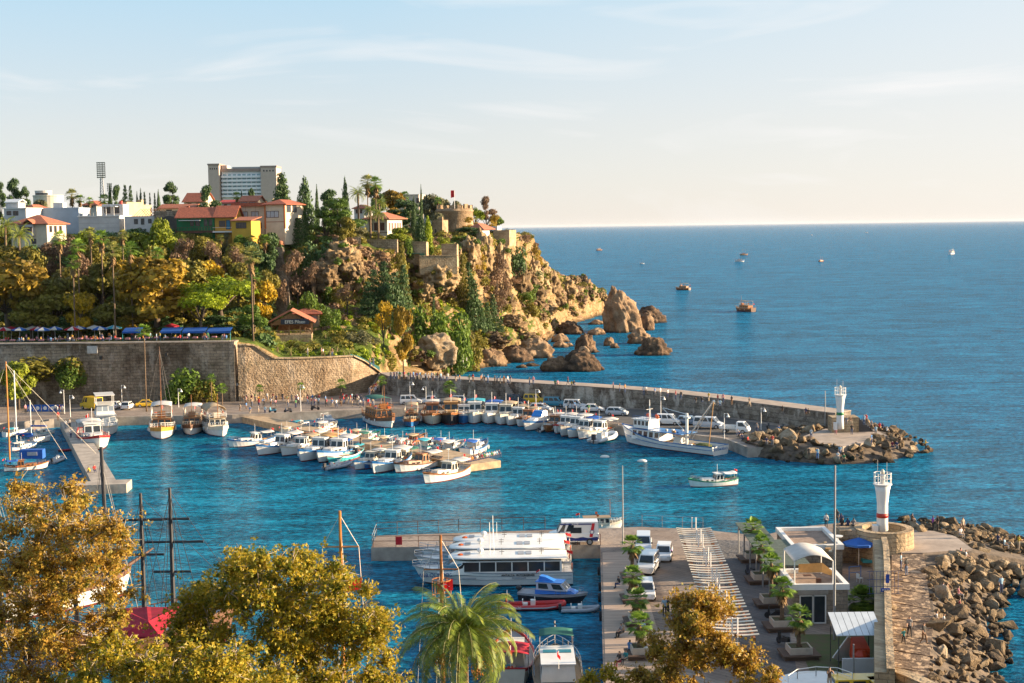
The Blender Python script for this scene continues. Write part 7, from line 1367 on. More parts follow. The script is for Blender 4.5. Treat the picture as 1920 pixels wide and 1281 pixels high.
# police van
o=car('box',PNT['white'],'white police van with navy wave along the sill and red diagonal band','van','police_van',None,tuple(W(1076,1019,QZ)),PI); NV=mat('navy_livery',(.015,.03,.17),.4,.1,2); RB=mat('red_livery',(.6,.02,.03),.4,.1,2)
m=MB(); m.add([(-2.6,1.012,.5),(2.4,1.012,.5)]+[(2.4-5.0*j/24,1.012,.85+.06*math.sin(j*.9)) for j in range(25)],[tuple(range(27))]); part('livery_wave',m,[NV],o); m=MB(); m.add([(-2.0,1.014,.9),(-1.65,1.014,.9),(-1.95,.985,2.4),(-2.25,.985,2.4)][::-1],[(0,1,2,3)]); part('livery_band',m,[RB],o); m=MB(); m.lathe([(.24,-.01),(.24,.01)],18); m.xf(Matrix.Translation((-1.93,1.02,1.45))@Matrix.Rotation(PI/2,4,'X')); e=part('emblem',m,[NV],o); m=MB(); m.lathe([(.17,-.02),(.17,.02)],18); m.xf(Matrix.Translation((-1.93,1.02,1.45))@Matrix.Rotation(PI/2,4,'X')); part('emblem_disc',m,[WHT],e)
m=MB(); m.box(-1.9,1.5,.97,1.0,2.25,2.38); part('livery_stripe',m,[NV],o); text(o,'POLİS',.26,(-.1,1.015,2.21),(PI/2,0,PI),WHT,'side_lettering'); m=MB(); m.add([(-.8,1.01,1.35),(.4,1.0,1.35),(.4,.97,1.95),(-.8,.97,1.95)][::-1],[(0,1,2,3)]); part('side_window',m,[GLASS],o)
o=car('bus',PNT['yellow'],'open topped yellow safari jeep at the bottom edge of the plaza','jeep','safari_jeep','yellow jeeps',tuple(W(1622,1318,QZ)),0.0); o=car('bus',PNT['yellow'],'second yellow jeep with black bonnet panel at the bottom edge','jeep','safari_jeep','yellow jeeps',tuple(W(1690,1322,QZ)),.1)
def scooter(px,py,label,rz=0,cm='white'):
    a=W(px,py,QZ); o=thing('motor_scooter',label,'scooter',a,rz,'two wheelers on the quay')
    for x in (-.6,.6): t=MB(); t.lathe([(.15,-.05),(.28,-.05),(.28,.05),(.15,.05)],12); t.xf(Matrix.Translation((x,0,.28))@Matrix.Rotation(PI/2,4,'X')); part('wheel',t,[RUB],o)
    m=MB(); m.loft([[(-.8,-.14,.45),(-.8,.14,.45),(-.8,.12,.75),(-.8,-.12,.75)],[(-.1,-.17,.3),(-.1,.17,.3),(-.1,.14,.72),(-.1,-.14,.72)],[(.35,-.15,.25),(.35,.15,.25),(.35,.14,.35),(.35,-.14,.35)],[(.62,-.12,.5),(.62,.12,.5),(.5,.16,1.0),(.5,-.16,1.0)]]); part('body',m,[PNT[cm]],o)
    m=MB(); m.box(-.75,-.05,-.13,.13,.76,.86); part('seat',m,[TRIM],o); m=MB(); m.tube([(.45,-.32,1.08),(.5,0,1.04),(.45,.32,1.08)],.025,5); part('handlebar',m,[TRIM],o); return o
for x,y,l,r,c in [(511,774,'white and teal scooter left of the pair on the quay',2.7,'teal'),(540,774,'dark scooter right of the pair on the quay',2.8,'navy'),(591,769,'black motorcycle standing apart on the quay',.1,'black'),(305,757,'scooter parked under the town wall',.8,'silver'),(1466,808,'black scooter by the stones at the end of the quay road',1,'black'),(1440,806,'dark scooter near the pickup truck',1.2,'black'),(1407,1080,'dark scooter between two plaza planters',2,'navy'),(1452,1160,'black scooter beside the fourth plaza planter',2.8,'black'),(1468,1210,'red scooter beside the nearest plaza planter',2.0,'black')]: scooter(x,y,l,r,c)
# ================================================================ PEOPLE
SKIN=mat('skin',(.50,.30,.20),.6,.1,8); HAIR=mat('dark_hair',(.03,.02,.015),.7,.3,9); SHOE=mat('shoes',(.05,.045,.04),.7,.3,9)
CL_={n:mat('cloth_'+n,c,.85,.2,6) for n,c in dict(white=(.70,.69,.67),red=(.50,.03,.03),orange=(.60,.22,.03),navy=(.03,.045,.12),black=(.03,.03,.032),blue=(.08,.22,.48),sky=(.30,.48,.62),beige=(.48,.38,.27),green=(.05,.20,.08),grey=(.22,.22,.23),pink=(.60,.25,.28),yellow=(.62,.42,.04),purple=(.26,.06,.38),brown=(.16,.09,.05),denim=(.08,.12,.22),teal=(.03,.24,.26),maroon=(.22,.02,.04)).items()}
BASEP=dict(pel=(0,0,.95),sp=(0,0,1.15),ch=(0,0,1.36),nk=(0,.0,1.49),hd=(0,-.02,1.60),tp=(0,-.015,1.70),
 sl=(.17,0,1.40),el=(.24,.03,1.13),wl=(.25,-.05,.90),fl=(.25,-.08,.80),sr=(-.17,0,1.40),er=(-.24,.03,1.13),wr=(-.25,-.05,.90),fr=(-.25,-.08,.80),
 hl=(.10,0,.88),kl=(.11,-.02,.48),al=(.11,.03,.09),tl=(.12,-.15,.04),hr=(-.10,0,.88),kr=(-.11,-.02,.48),ar=(-.11,.03,.09),tr=(-.12,-.15,.04))
RADP=dict(pel=.145,sp=.125,ch=.15,nk=.058,hd=.098,tp=.08,sl=.07,el=.045,wl=.035,fl=.04,sr=.07,er=.045,wr=.035,fr=.04,hl=.10,kl=.065,al=.048,tl=.04,hr=.10,kr=.065,ar=.048,tr=.04)
EDP=[('pel','sp','s'),('sp','ch','s'),('ch','nk','s'),('nk','hd','k'),('hd','tp','k'),('ch','sl','s'),('sl','el','s'),('el','wl','k'),('wl','fl','k'),('ch','sr','s'),('sr','er','s'),('er','wr','k'),('wr','fr','k'),('pel','hl','t'),('hl','kl','t'),('kl','al','t'),('al','tl','b'),('pel','hr','t'),('hr','kr','t'),('kr','ar','t'),('ar','tr','b')]
def offset(P_,keys,d): 
    for k in keys: P_[k]=tuple(a+b for a,b in zip(P_[k],d))
def pose(n):
    P_=dict(BASEP)
    if n=='walk': P_.update(kl=(.10,-.16,.50),al=(.10,-.22,.10),tl=(.10,-.38,.08),kr=(-.10,.02,.47),ar=(-.10,.28,.16),tr=(-.10,.14,.06),el=(.24,.14,1.15),wl=(.24,.12,.92),fl=(.24,.1,.82),er=(-.24,-.06,1.14),wr=(-.24,-.22,.98),fr=(-.24,-.28,.92))
    if n=='arms': P_.update(el=(.26,.0,1.14),wl=(.14,-.24,1.18),fl=(.06,-.28,1.22),er=(-.26,.0,1.14),wr=(-.14,-.24,1.18),fr=(-.06,-.28,1.24))
    if n=='photo': P_.update(el=(.24,-.16,1.26),wl=(.12,-.30,1.46),fl=(.06,-.32,1.54),er=(-.24,-.16,1.26),wr=(-.12,-.30,1.46),fr=(-.05,-.32,1.54))
    if n in('sit','sitlean'):
        offset(P_,['pel','sp','ch','nk','hd','tp','sl','el','wl','fl','sr','er','wr','fr','hl','hr'],(0,0,-.45)); P_.update(kl=(.12,-.42,.48),al=(.12,-.44,.09),tl=(.12,-.62,.04),kr=(-.12,-.42,.48),ar=(-.12,-.40,.09),tr=(-.12,-.58,.04),el=(.23,-.08,.72),wl=(.15,-.30,.60),fl=(.12,-.38,.57),er=(-.23,-.08,.72),wr=(-.15,-.30,.60),fr=(-.12,-.38,.57))
        if n=='sitlean': offset(P_,['ch','nk','hd','tp','sl','sr','el','er'],(0,-.12,-.04))
    if n=='crouch':
        offset(P_,['pel','sp','ch','nk','hd','tp','sl','el','wl','fl','sr','er','wr','fr','hl','hr'],(0,.08,-.62)); P_.update(kl=(.14,-.30,.52),al=(.13,-.02,.10),tl=(.13,-.2,.04),kr=(-.14,-.30,.52),ar=(-.13,-.02,.10),tr=(-.13,-.2,.04)); offset(P_,['ch','nk','hd','tp','sl','sr','el','er','wl','wr','fl','fr'],(0,-.26,-.06))
    if n=='fish': P_.update(er=(-.24,-.16,1.20),wr=(-.12,-.36,1.18),fr=(-.08,-.44,1.2),el=(.24,-.06,1.14),wl=(.08,-.30,1.08),fl=(.02,-.38,1.1))
    return P_
PM={}
def body_mesh(n):
    if n in PM: return PM[n]
    P_=pose(n); ks=list(P_); me=bpy.data.meshes.new('person'); me.from_pydata([P_[k] for k in ks],[(ks.index(a),ks.index(b)) for a,b,_ in EDP],[])
    o=bpy.data.objects.new('person',me); COL.objects.link(o); md=o.modifiers.new('skin','SKIN'); md.use_smooth_shade=True; 
    for i,k in enumerate(ks): r=RADP[k]; me.skin_vertices[0].data[i].radius=(r,r*(.68 if k in('pel','sp','ch') else 1)); me.skin_vertices[0].data[i].use_root=(k=='pel')
    sb=o.modifiers.new('sub','SUBSURF'); sb.levels=1; sb.render_levels=1
    dg=bpy.context.evaluated_depsgraph_get(); out=bpy.data.meshes.new_from_object(o.evaluated_get(dg)); bpy.data.objects.remove(o); out.name='person'
    for m_ in (SKIN,CL_['white'],CL_['navy'],SHOE,HAIR): out.materials.append(m_)
    sg=[(Vector(P_[a]),Vector(P_[b]),t) for a,b,t in EDP]; hd=Vector(P_['hd'])
    for p in out.polygons:
        c=p.center; best=9;bt='s'
        for a,b,t in sg:
            ab=b-a; u=max(0,min(1,(c-a).dot(ab)/max(1e-9,ab.length_squared))); d=(c-a-ab*u).length
            if d<best: best=d;bt=t
        mi={'s':1,'t':2,'b':3,'k':0}[bt]
        if bt=='k' and (c-hd).length<.2 and (c.z>hd.z+.06 or c.y>hd.y+.03) and c.z>hd.z-.08: mi=4
        p.material_index=mi; p.use_smooth=True
    PM[n]=out; return out
HC=[HAIR,HAIR,HAIR,mat('brown_hair',(.12,.06,.03),.7,.3,9),mat('grey_hair',(.4,.38,.36),.7,.2,9)]
def person(p,ps,top,leg,rz,label,group=None,s=1.0,hair=0):
    o=mobj('person',body_mesh(ps),None,p,rz,s*1.0); 
    for i,m_ in ((1,CL_[top]),(2,CL_[leg]),(4,HC[hair])): sl=o.material_slots[i]; sl.link='OBJECT'; sl.material=m_
    return tag(o,label,'person',group)
WORD=dict(stand='standing',walk='walking',sit='sitting',sitlean='hunched',arms='hands joined',photo='photographing',crouch='crouching',fish='fishing')
rgp=random.Random(21); TOPS=['white','white','red','navy','black','blue','sky','beige','green','grey','orange','pink','brown','white','black','yellow','maroon']; LEGS=['navy','black','denim','denim','grey','beige','brown']
def crowd(pts,z,place_,group,poses=('stand','walk','stand','arms'),face=None,jit=0):
    for x,y in pts:
        a=W(x+rgp.uniform(-jit,jit),y+rgp.uniform(-jit,jit)*.3,z); t=rgp.choice(TOPS); l=rgp.choice(LEGS); ps=rgp.choice(poses); rz=rgp.uniform(0,6.28) if face is None else face+rgp.uniform(-.5,.5)
        person(a,ps,t,l,rz,'person in %s top, %s trousers, %s %s'%(t,l,WORD[ps],place_),group,rgp.uniform(.93,1.05),rgp.choice((0,0,0,1,3,4)))
def lin(a,b,n): return [(a[0]+(b[0]-a[0])*(i+rgp.random()*.8)/n,a[1]+(b[1]-a[1])*(i+.5)/n) for i in range(n)]
crowd([(x,y) for x,y in [(rgp.uniform(455,700),rgp.uniform(751,765)) for _ in range(74)]],QZ,'in the crowd below the rampart','crowd below the rampart')
crowd([(462,770),(450,773),(469,778),(485,776),(497,778)],1.2,'at the root of the pontoon','people on the pontoon')
crowd(lin((733,711),(842,715),30),5.52,'on the path above the breakwater wall','crowd on the path to the beach',jit=2)
crowd([(855,716),(862,717),(880,718),(887,716),(902,718),(908,719),(915,719),(932,720),(938,720),(945,720),(904,717),(928,719),(952,721),(957,720),(993,722),(1000,722),(1065,722),(1150,733),(1162,735),(1172,737),(1207,742),(1212,742),(1228,743),(1238,744),(1252,746),(1267,749),(1277,750),(1329,753),(1346,757),(1356,757),(1372,760),(1405,764)],5.3,'on the breakwater walkway','people on the breakwater walkway',jit=0)
crowd([(1041,724),(1046,724),(1072,725),(1076,725),(1305,757),(1316,757),(1338,761),(1467,774),(1511,779),(1515,780),(1350,763)],5.0,'on the edge of the breakwater walkway','people sitting on the breakwater',('sit','sitlean'),PI)
crowd([(693+i*1.9,742-i*1.6) for i in range(11)],3.2,'climbing the beach stairs','people on the beach stairs',('walk',),2.4)
crowd([(486,640),(480,636),(492,642),(467,641),(508,646),(577,668),(603,668),(606,669),(623,669),(700,688),(694,690)],11.5,'on the rampart path','people on the rampart path')
crowd([(1066,768),(1072,768),(1078,769),(1104,775),(1120,778),(990,768),(995,771),(1022,771)],QZ,'between the parked cars','people between the parked cars')
crowd([(104,775),(108,777),(112,775),(117,777),(48,775),(109,789)],QZ,'on the left quay by the blue panels','people on the left quay')
for x,y,t,l,ps,lb in [(123,805,'white','grey','walk','person in white top walking first on the left pier'),(131,803,'grey','black','stand','person in grey top standing on the left pier with back turned'),(133,822,'white','navy','stand','person in white top standing beside the small white boat on the pier'),(168,888,'yellow','beige','crouch','person in yellow top crouching over nets at the pier end'),(177,887,'red','navy','sit','person in red shirt sitting at the pier end mending nets'),
  (752,842,'white','grey','stand','person in white standing on the pontoon, left of a group of four'),(762,841,'black','navy','stand','person in dark jacket standing on the pontoon centre'),(771,843,'beige','brown','arms','person in beige top facing others on the pontoon'),(820,848,'navy','black','crouch','person bending over goods on the pontoon'),(828,850,'black','grey','sit','person in black seated near the pontoon head'),(888,856,'grey','navy','stand','lone standing person behind the row sitting at the pontoon head'),(676,838,'brown','black','stand','person in brown working on nets mid pontoon')]: person(W(x,y,1.17),ps,t,l,rgp.uniform(0,6),lb,None)
for i in range(14):
    a=W(876+i*4.6,867-i*1.05,1.15); t=rgp.choice(TOPS); person((a.x,a.y+.25,.75),'sit',t,'denim',.45,'person in %s top, %s seated along the pontoon head'%(t,['first','second','third','fourth','fifth','sixth','seventh','eighth','ninth','tenth','eleventh','twelfth','thirteenth','last'][i]),'people sitting on the pontoon head')
for x,y,z,t,l,ps,r,lb in [(1396,811,QZ,'navy','black','sit',.3,'person in dark jacket sitting at the quay end'),(1386,822,QZ,'navy','black','sit',-.3,'person in navy sitting on the quay edge beside the trawler'),(1383,818,QZ,'white','denim','sitlean',-.3,'person in white bending on the quay edge'),(1391,827,QZ,'navy','navy','sit',.3,'person in blue on the block by the quay corner'),(1402,832,1.8,'red','black','sit',1,'person with red cap on the first boulders'),
 (1419,812,2.2,'grey','navy','stand',0,'person in grey standing among scooters'),(1460,812,2.2,'blue','navy','sit',0,'person in blue sitting on a grey block'),(1437,834,2.4,'navy','grey','sit',0,'person in dark top on the left boulders'),(1448,836,2.4,'red','grey','arms',0,'person in red and grey on the left boulders'),(1521,824,2.9,'white','denim','stand',0,'person in white standing alone on the mole boulders'),
 (1567,815,2.3,'red','pink','stand',0,'person in red shirt at the corner of the tower base'),(1597,815,2.3,'black','denim','stand',0,'person in black standing before the golden wall'),(1575,851,1.4,'sky','denim','sit',-.4,'person in pale blue sitting low on the mole boulders'),(1517,860,1.2,'black','black','stand',.2,'person in black at the waterline of the mole'),(1533,861,1.2,'sky','blue','stand',0,'person in blue trousers at the waterline of the mole'),
 (1582,866,.9,'green','black','sit',0,'person in green sitting at the water edge of the mole'),(1571,862,.9,'white','grey','sit',0,'person in white sitting at the water edge of the mole'),(1634,808,2.4,'grey','black','stand',0,'person in grey standing right of the tower'),(1642,818,2.4,'sky','grey','stand',0,'person in pale top on the paved mole head'),(1634,834,2.8,'blue','navy','stand',1,'person in blue on the edge of the paved mole head'),
 (1649,806,2.5,'red','black','sit',PI,'person in red sitting at the seaward edge'),(1655,808,2.5,'navy','black','sit',PI,'person in navy sitting at the seaward edge'),(1663,814,2.6,'white','black','sit',2,'person in white sitting right of the paved mole head'),(1673,842,2.1,'maroon','navy','sit',0,'person in dark red on the right boulders'),(1681,842,2.1,'navy','grey','sit',0,'person in navy on the right boulders'),(1686,828,2.2,'brown','brown','crouch',0,'person in brown crouching on the right boulders'),
 (1735,844,1.0,'yellow','black','fish',1.6,'angler in yellow jacket on the last rock'),(1620,798,5.2,'sky','denim','stand',0,'tall person standing on the golden wall end'),(1624,796,4.2,'red','black','stand',0,'person in red on the steps of the tower base'),(1587,796,5.1,'grey','grey','sit',-.2,'person in grey sitting by the green banded tower'),(1594,795,5.1,'brown','beige','sit',.3,'person in brown sitting by the green banded tower')]: person(W(x,y,z),ps,t,l,r,lb,None)
# near people
NP=[(1246,1156,QZ,'sky','black','arms',.1,'person in pale blue shirt standing below the parked cars, left of the pair'),(1249.5+3,1156,QZ,'black','black','photo',2.0,'person in black taking a photograph, right of the pair'),(1162,1103,QZ,'black','navy','sitlean',-1.4,'person in black sitting on the first dock bench'),(1165,1196,QZ,'grey','black','sit',-1.3,'person in grey shirt sitting on the second dock bench'),(1169,1194,QZ,'beige','black','sit',-1.3,'person in beige leaning beside the grey shirted one'),
 (1162,1250,QZ,'black','maroon','sit',-.9,'person with long dark hair and red trousers on the third dock bench'),(1174,1247,QZ,'teal','black','sit',-.9,'person in teal top on the third dock bench'),(1181,1228,QZ,'blue','navy','sit',2.5,'person in blue shirt and white cap behind the third planter'),(1206,1190,QZ,'sky','grey','sit',2.5,'person in pale blue on the far side of a planter'),(1211,1236,QZ,'white','grey','sit',2.4,'person in white on the far side of the lowest planter'),
 (1549,990,QZ,'white','black','stand',PI,'person in white standing at the sea edge beyond the flat roof'),(1577,990,QZ,'navy','navy','stand',PI,'person in navy standing by the blue drums'),(1598,998,QZ,'white','black','sit',2,'person in white sitting behind the blue umbrella'),(1608,976,4.2,'black','black','stand',PI,'person in black looking out from the stone block beside the bastion'),(1615,977,4.2,'black','navy','sit',PI,'person in black seated on the stone block beside the bastion, left'),(1624,977,4.2,'navy','black','sit',PI,'person in navy seated on the stone block beside the bastion, middle'),(1633,976,4.2,'grey','black','sit',PI,'person in grey seated on the stone block beside the bastion, right'),
 (1749,996,3.0,'purple','black','arms',1.6,'person in purple jumper at the seaward rocks'),(1758,996,3.0,'black','black','stand',-1.6,'person in black beside the one in purple'),(1805,1000,3.2,'beige','brown','stand',.4,'person in beige coat standing on the seaward rocks'),(1801,1010,3.0,'white','grey','sit',.4,'person in white seated below the beige coat'),(1710,984,3.4,'brown','black','sit',2,'person half hidden behind the bastion curve'),
 (1689,1070,3.0,'sky','navy','arms',1.2,'person in pale denim jacket on the sloping walkway'),(1699,1080,3.0,'black','denim','stand',-2.6,'person in black top and jeans on the sloping walkway with bag'),(1705,1195,3.0,'grey','black','walk',.0,'person in striped grey jumper carrying a yellow bag'),(1694,1208,3.0,'teal','black','walk',.1,'child in teal top walking on the sloping walkway'),(1732,1208,3.0,'black','brown','walk',.6,'person in black carrying a dark bag at the walkway edge'),
 (1871,1022,1.6,'navy','black','sit',2,'angler in navy crouched on the outer rocks'),(1883,1030,1.6,'sky','grey','sit',1,'person in pale blue sitting on the outer rocks'),(1910,1033,1.8,'yellow','beige','fish',1.6,'angler in yellow jacket at the right edge'),(1801,1050,2.4,'red','black','sit',1.2,'person in red sitting on the boulders'),(1811,1054,2.4,'white','black','sit',1.2,'person in white vest beside the one in red'),(1877,1113,1.0,'sky','navy','stand',.3,'person in white and navy standing alone on low boulders'),
 (1768,1117,2.0,'blue','black','sit',.9,'person in bright blue sitting on the boulders'),(1776,1118,2.0,'brown','black','sit',.9,'person in brown beside the bright blue one'),(1797,1124,2.0,'pink','grey','sit',1.3,'person in pink sitting high on the boulders'),(1799,1148,1.8,'maroon','white','sit',1.3,'person in maroon with pale trousers on the boulders'),(1756,1173,2.2,'white','grey','sit',1.3,'person in white at the walkway edge'),(1767,1177,2.2,'white','grey','sitlean',1.3,'second person in white hunched forward at the walkway edge'),
 (1555,1295,3.2,'brown','beige','photo',.2,'person in brown coat taking pictures from the round balcony'),(1503,1058,QZ,'black','black','stand',.5,'person in black in the shadow beside the pergola')]
for x,y,z,t,l,ps,r,lb in NP:
    p_=W(x,y,z)
    if 'block beside the bastion' in lb: q_=W(1657,1004,4.2); p_=Vector((q_.x-4.35+(x-1608)*.066,q_.y+1.9-(.3 if ps=='sit' else 0),4.9-(.42 if ps=='sit' else 0)))
    o=person(p_,ps,t,l,r,lb,None,.72 if lb.startswith('child') else 1.0)
    if 'yellow bag' in lb: m=MB(); m.loft([[(-.3,-.08,.25),(-.3,.08,.25),(-.3,.06,.7),(-.3,-.06,.7)],[(-.62,-.08,.25),(-.62,.08,.25),(-.56,.06,.7),(-.56,-.06,.7)]]); b=solo('carrier_bag',m,[CL_['yellow']],'bright yellow carrier bag held by the striped jumper walker','bag',loc=o.location)
# ================================================================ LIGHTHOUSES, NEAR WALLS AND PLAZA FURNITURE
def lighthouse(c,hz,label,bandm,bz,name='harbour_light'):
    o=thing(name,label,'lighthouse',c); m=MB(); m.lathe([(.62,0),(.56,hz*.25),(.55,hz*.62),(.68,hz*.86),(.82,hz)],24); t=part('tower',m,[WHT],o,True); m=MB(); m.lathe([(.585,bz),(.575,bz+.45)],24); part('painted_band',m,[bandm],t,True)
    m=MB(); m.lathe([(.8,hz+.002),(.95,hz+.05),(.95,hz+.13),(.1,hz+.14)],24); part('gallery',m,[WHT],o); m=MB()
    for zz in (.6,1.1): m.tube([(.88*math.cos(2*PI*j/16),.88*math.sin(2*PI*j/16),hz+.12+zz) for j in range(17)],.03,4)
    for j in range(8): a=2*PI*j/8; m.tube([(.88*math.cos(a),.88*math.sin(a),hz+.12),(.88*math.cos(a),.88*math.sin(a),hz+1.25)],.03,4)
    part('railing',m,[WHT],o); m=MB(); m.lathe([(.22,hz+.14),(.2,hz+.9),(.3,hz+.95),(.3,hz+1.0),(.2,hz+1.05)],12); l=part('lantern_post',m,[WHT],o,True); m=MB(); m.lathe([(.18,hz+1.06),(.2,hz+1.4),(.08,hz+1.6)],12); part('lantern',m,[HCR],l,True)
    m=MB(); m.tube([(.5,.3,hz+.1),(.5,.3,hz+2.3)],.02,4); m.tube([(-.5,.1,hz+.1),(-.5,.1,hz+2.6)],.015,4); part('antenna',m,[MET],o); m=MB(); m.box(-1.0,-.55,-.6,.3,-.1,1.0); part('cabinet',m,[WHT],o); return o
rc=W(1657,1004,4.2); lighthouse((rc.x,rc.y+.6,4.2),5.1,'white flared harbour light with red band on the round bastion',mat('band_red',(.45,.03,.02),.5),1.75)
gc=W(1575,797,4.2); lighthouse((gc.x,gc.y,3.6),5.3,'white flared harbour light with green band at the breakwater end',mat('band_green',(.01,.22,.08),.5),2.2)
m=MB(); a=W(1572,812,2.2); m.box(a.x-1.0,a.x+3.3,a.y+.1,a.y+3.2,1,4.7); solo('stone_platform',m,[LIME],'square golden stone base beside the green banded light','wall'); m=MB()
for k in range(9): m.box(a.x+3.3+k*.3,a.x+3.6+k*.3,a.y+.6,a.y+2.0,1.5,4.5-k*.27)
solo('tower_steps',m,[DKM],'dark steps descending from the golden tower base','stairs')
m=MB(); n=36; R1=2.95
m.loft([[(rc.x+r*math.cos(2*PI*j/n),rc.y+r*math.sin(2*PI*j/n),z) for j in range(n)] for r,z in ((R1+.1,1),(R1,5.0),(R1-.75,5.0),(R1-.78,4.2),(.1,4.2))]); bs=solo('round_bastion',m,[LIME],'round limestone bastion wall glowing in the sun around the red banded light','wall')
m=MB(); m.box(rc.x-4.6,rc.x-2.3,rc.y-.6,rc.y+2.6,1.2,4.9); part('square_annex',m,[OLDW2],bs)
pw=[(W(x,y,5).x,W(x,y,5).y,5.0) for x,y in ((1678,1262),(1674,1200),(1671,1120),(1669,1060),(1667,1033),(1663,1012))]
mb=MB(); band(pw,0,1.35,0,mb,zb=.8); w_=solo('parapet_wall',mb,[LIME],'tall narrow stone parapet wall dividing plaza and sloping walkway','wall'); mb=MB(); band([(x-.0,y,5.28) for x,y,z in pw],0,.55,0,mb,zb=5.003); part('raised_lip',mb,[LIME],w_)
mb=MB(); band([(W(x,y,4.6).x,W(x,y,4.6).y,4.6) for x,y in ((1820,1310),(1765,1284),(1725,1266),(1692,1254),(1664,1252))],0,1.0,0,mb,zb=.8); solo('curved_wall',mb,[LIME],'curved stone wall sweeping right from the end of the parapet wall','wall')
g=thing('wire_gate','dark blue wire grille with small blue police sign on the parapet wall','gate',W(1657,1113,5.0)); m=MB()
for j in range(9): m.tube([(-1.2+.3*j,0,0),(-1.2+.3*j,0,1.9)],.02,4)
for z in (.0,.6,1.2,1.9): m.tube([(-1.4,0,z),(1.6,0,z)],.02,4)
part('grille',m,[mat('navy_steel',(.03,.06,.16),.5,.2,3)],g); 
for x,z,w_,h_ in ((-.25,.15,.75,.32),(.15,.9,.3,.75)): m=MB(); m.box(x,x+w_,-.06,-.03,z,z+h_); sb=part('sign',m,[mat('sign_blue',(.01,.06,.35),.5,.1,2)],g)
text(sb,'POLİS',.2,(.12,-.07,.24),(PI/2,0,0),WHT)
STO=masonry('kiosk_stone',(.36,.29,.22),(.30,.24,.18),(.18,.15,.12),.7,.35,(.4,.33,.26),.3,patch=.8,smin=.5)
def flatb(name,label,x0,x1,yf,zr,depth,sk=0):
    p=W(x0,yf,zr); q=W(x1,yf,zr); w=q.x-p.x; o=thing(name,label,'building',(p.x,p.y,QZ),sk); h=zr-QZ; m=MB(); m.box(0,w,0,depth,0,h-.5); part('wall',m,[STO],o); m=MB()
    m.box(-.12,w+.12,-.12,.3,h-.499,h); m.box(-.12,w+.12,depth-.3,depth+.12,h-.499,h); m.box(-.12,.3,.301,depth-.301,h-.499,h); m.box(w-.3,w+.12,.301,depth-.301,h-.499,h); part('roof_parapet',m,[WHT],o); m=MB(); m.box(.3,w-.3,.3,depth-.3,h-.5,h-.35); part('roof_deck',m,[mat('clay_deck',(.34,.24,.18),.9,.4,2)],o); return o,w,h
o,w,h=flatb('kiosk_building','rear flat roofed stone kiosk with white parapet and green crates on the roof',1486,1581,1022,4.6,8.2); clutter(o,w*.55,w*.85,4,h-.35,5,7,'roof_clutter')
m=MB(); m.lathe([(.02,0),(.35,.08),(.5,.22)],14,(w-.3,.6,h+.5)); m.tube([(w-.3,.6,h),(w-.3,.6,h+.55)],.03,4); part('satellite_dish',m,[HW],o)
o,w,h=flatb('kiosk_building','front stone kiosk with glass doors and vaulted white roof canopy',1487,1591,1096,5.0,5.6)
m=MB(); n=10; m.loft([[(.1+x,y,h+2.0+.55*math.sin(PI*(x/3.4))) for x in [3.4*j/n for j in range(n+1)]]+[(.1+x,y,h+1.95+.55*math.sin(PI*(x/3.4))) for x in [3.4*j/n for j in range(n,-1,-1)]] for y in (.1,4.9)]); cn=part('vaulted_canopy',m,[CANW],o,True); m=MB()
for x in (.15,3.45):
    for y in (.15,4.8): m=MB(); m.tube([(x,y,h-.3),(x,y,h+2.0)],.06,6); part('canopy_post',m,[WHT],cn)
m=MB(); m.loft([[(1.2,3.6,h+.9),(3.3,3.6,h+1.0),(4.4,3.4,h+.1)],[(1.2,3.7,h+.1),(3.3,3.7,h+.1),(4.4,3.5,h-.3)]],closed=False); part('canvas_screen',m,[CANO],o); m=MB(); m.box(1.2,1.9,1.4,1.9,h+.35,h+.4); m.box(2.3,2.7,1.2,1.6,h-.3,h+.15); part('roof_table',m,[BRN],o)
for x0,x1 in ((.65,1.7),(1.75,2.75)): window(o,x0,.15,x1-x0,2.3,WHT,GLASS,mull=0,name='glass_door')
m=MB(); m.box(.4,3.0,-.18,-.002,2.6,2.95); part('lintel',m,[CONC],o)
o=thing('timber_pergola','low slatted pergola roof with pale columns between kiosks and palms','pergola',(W(1440,1062,4.4).x,W(1440,1062,4.4).y,QZ)); m=MB()
for j in range(46): m.box(0,4.0 if j<26 else 2.6,j*.42,j*.42+.2,2.9,3.0)
m.box(.1,.22,-.1,19.3,2.78,2.89); part('slats',m,[mat('weathered_green_timber',(.20,.24,.19),.8,.3,2)],o); m=MB()
for j in range(6): m.tube([(.16,j*3.6,0),(.16,j*3.6,2.78)],.09,6)
part('columns',m,[MET],o)
# centre pergola: curved white slats over timber
a=W(1273,1088,4.6); b=W(1262,990,4.6); o_=None
for k in range(1,6):
    y0=99+k*8.0; xx=18.4-(140-y0)*.045; o=thing('slatted_pergola','white slatted pergola bay %s over the plaza'%['nearest the camera','second from the front','just behind the plane tree','third from the sea','second from the sea','nearest the sea'][k],'pergola',(xx-1.75,y0,QZ),-.045,'pergola bays in a line'); m=MB()
    for j in range(8): y=j*.93; m.loft([[(-.1+3.6*t,y,3.1-.12*math.sin(PI*t)),(-.1+3.6*t,y+.26,3.12-.12*math.sin(PI*t)),(-.1+3.6*t,y+.26,3.17-.12*math.sin(PI*t)),(-.1+3.6*t,y,3.15-.12*math.sin(PI*t))] for t in (0,.25,.5,.75,1)])
    part('slats',m,[HCR],o); m=MB(); m.box(.2,.4,-.2,7.2,2.6,2.95); m.box(3.0,3.2,-.2,7.2,2.6,2.95)
    for j in range(8): m.box(0,3.4,j*.93+.34,j*.93+.62,2.96,3.02)
    part('beams',m,[HWD],o)
    for y in (.6,6.4):
        m=MB(); m.tube([(1.5,y,0),(1.5,y,4.3)],.07,6); m.tube([(1.9,y,0),(1.9,y,4.3)],.07,6); part('post',m,[WHT],o)
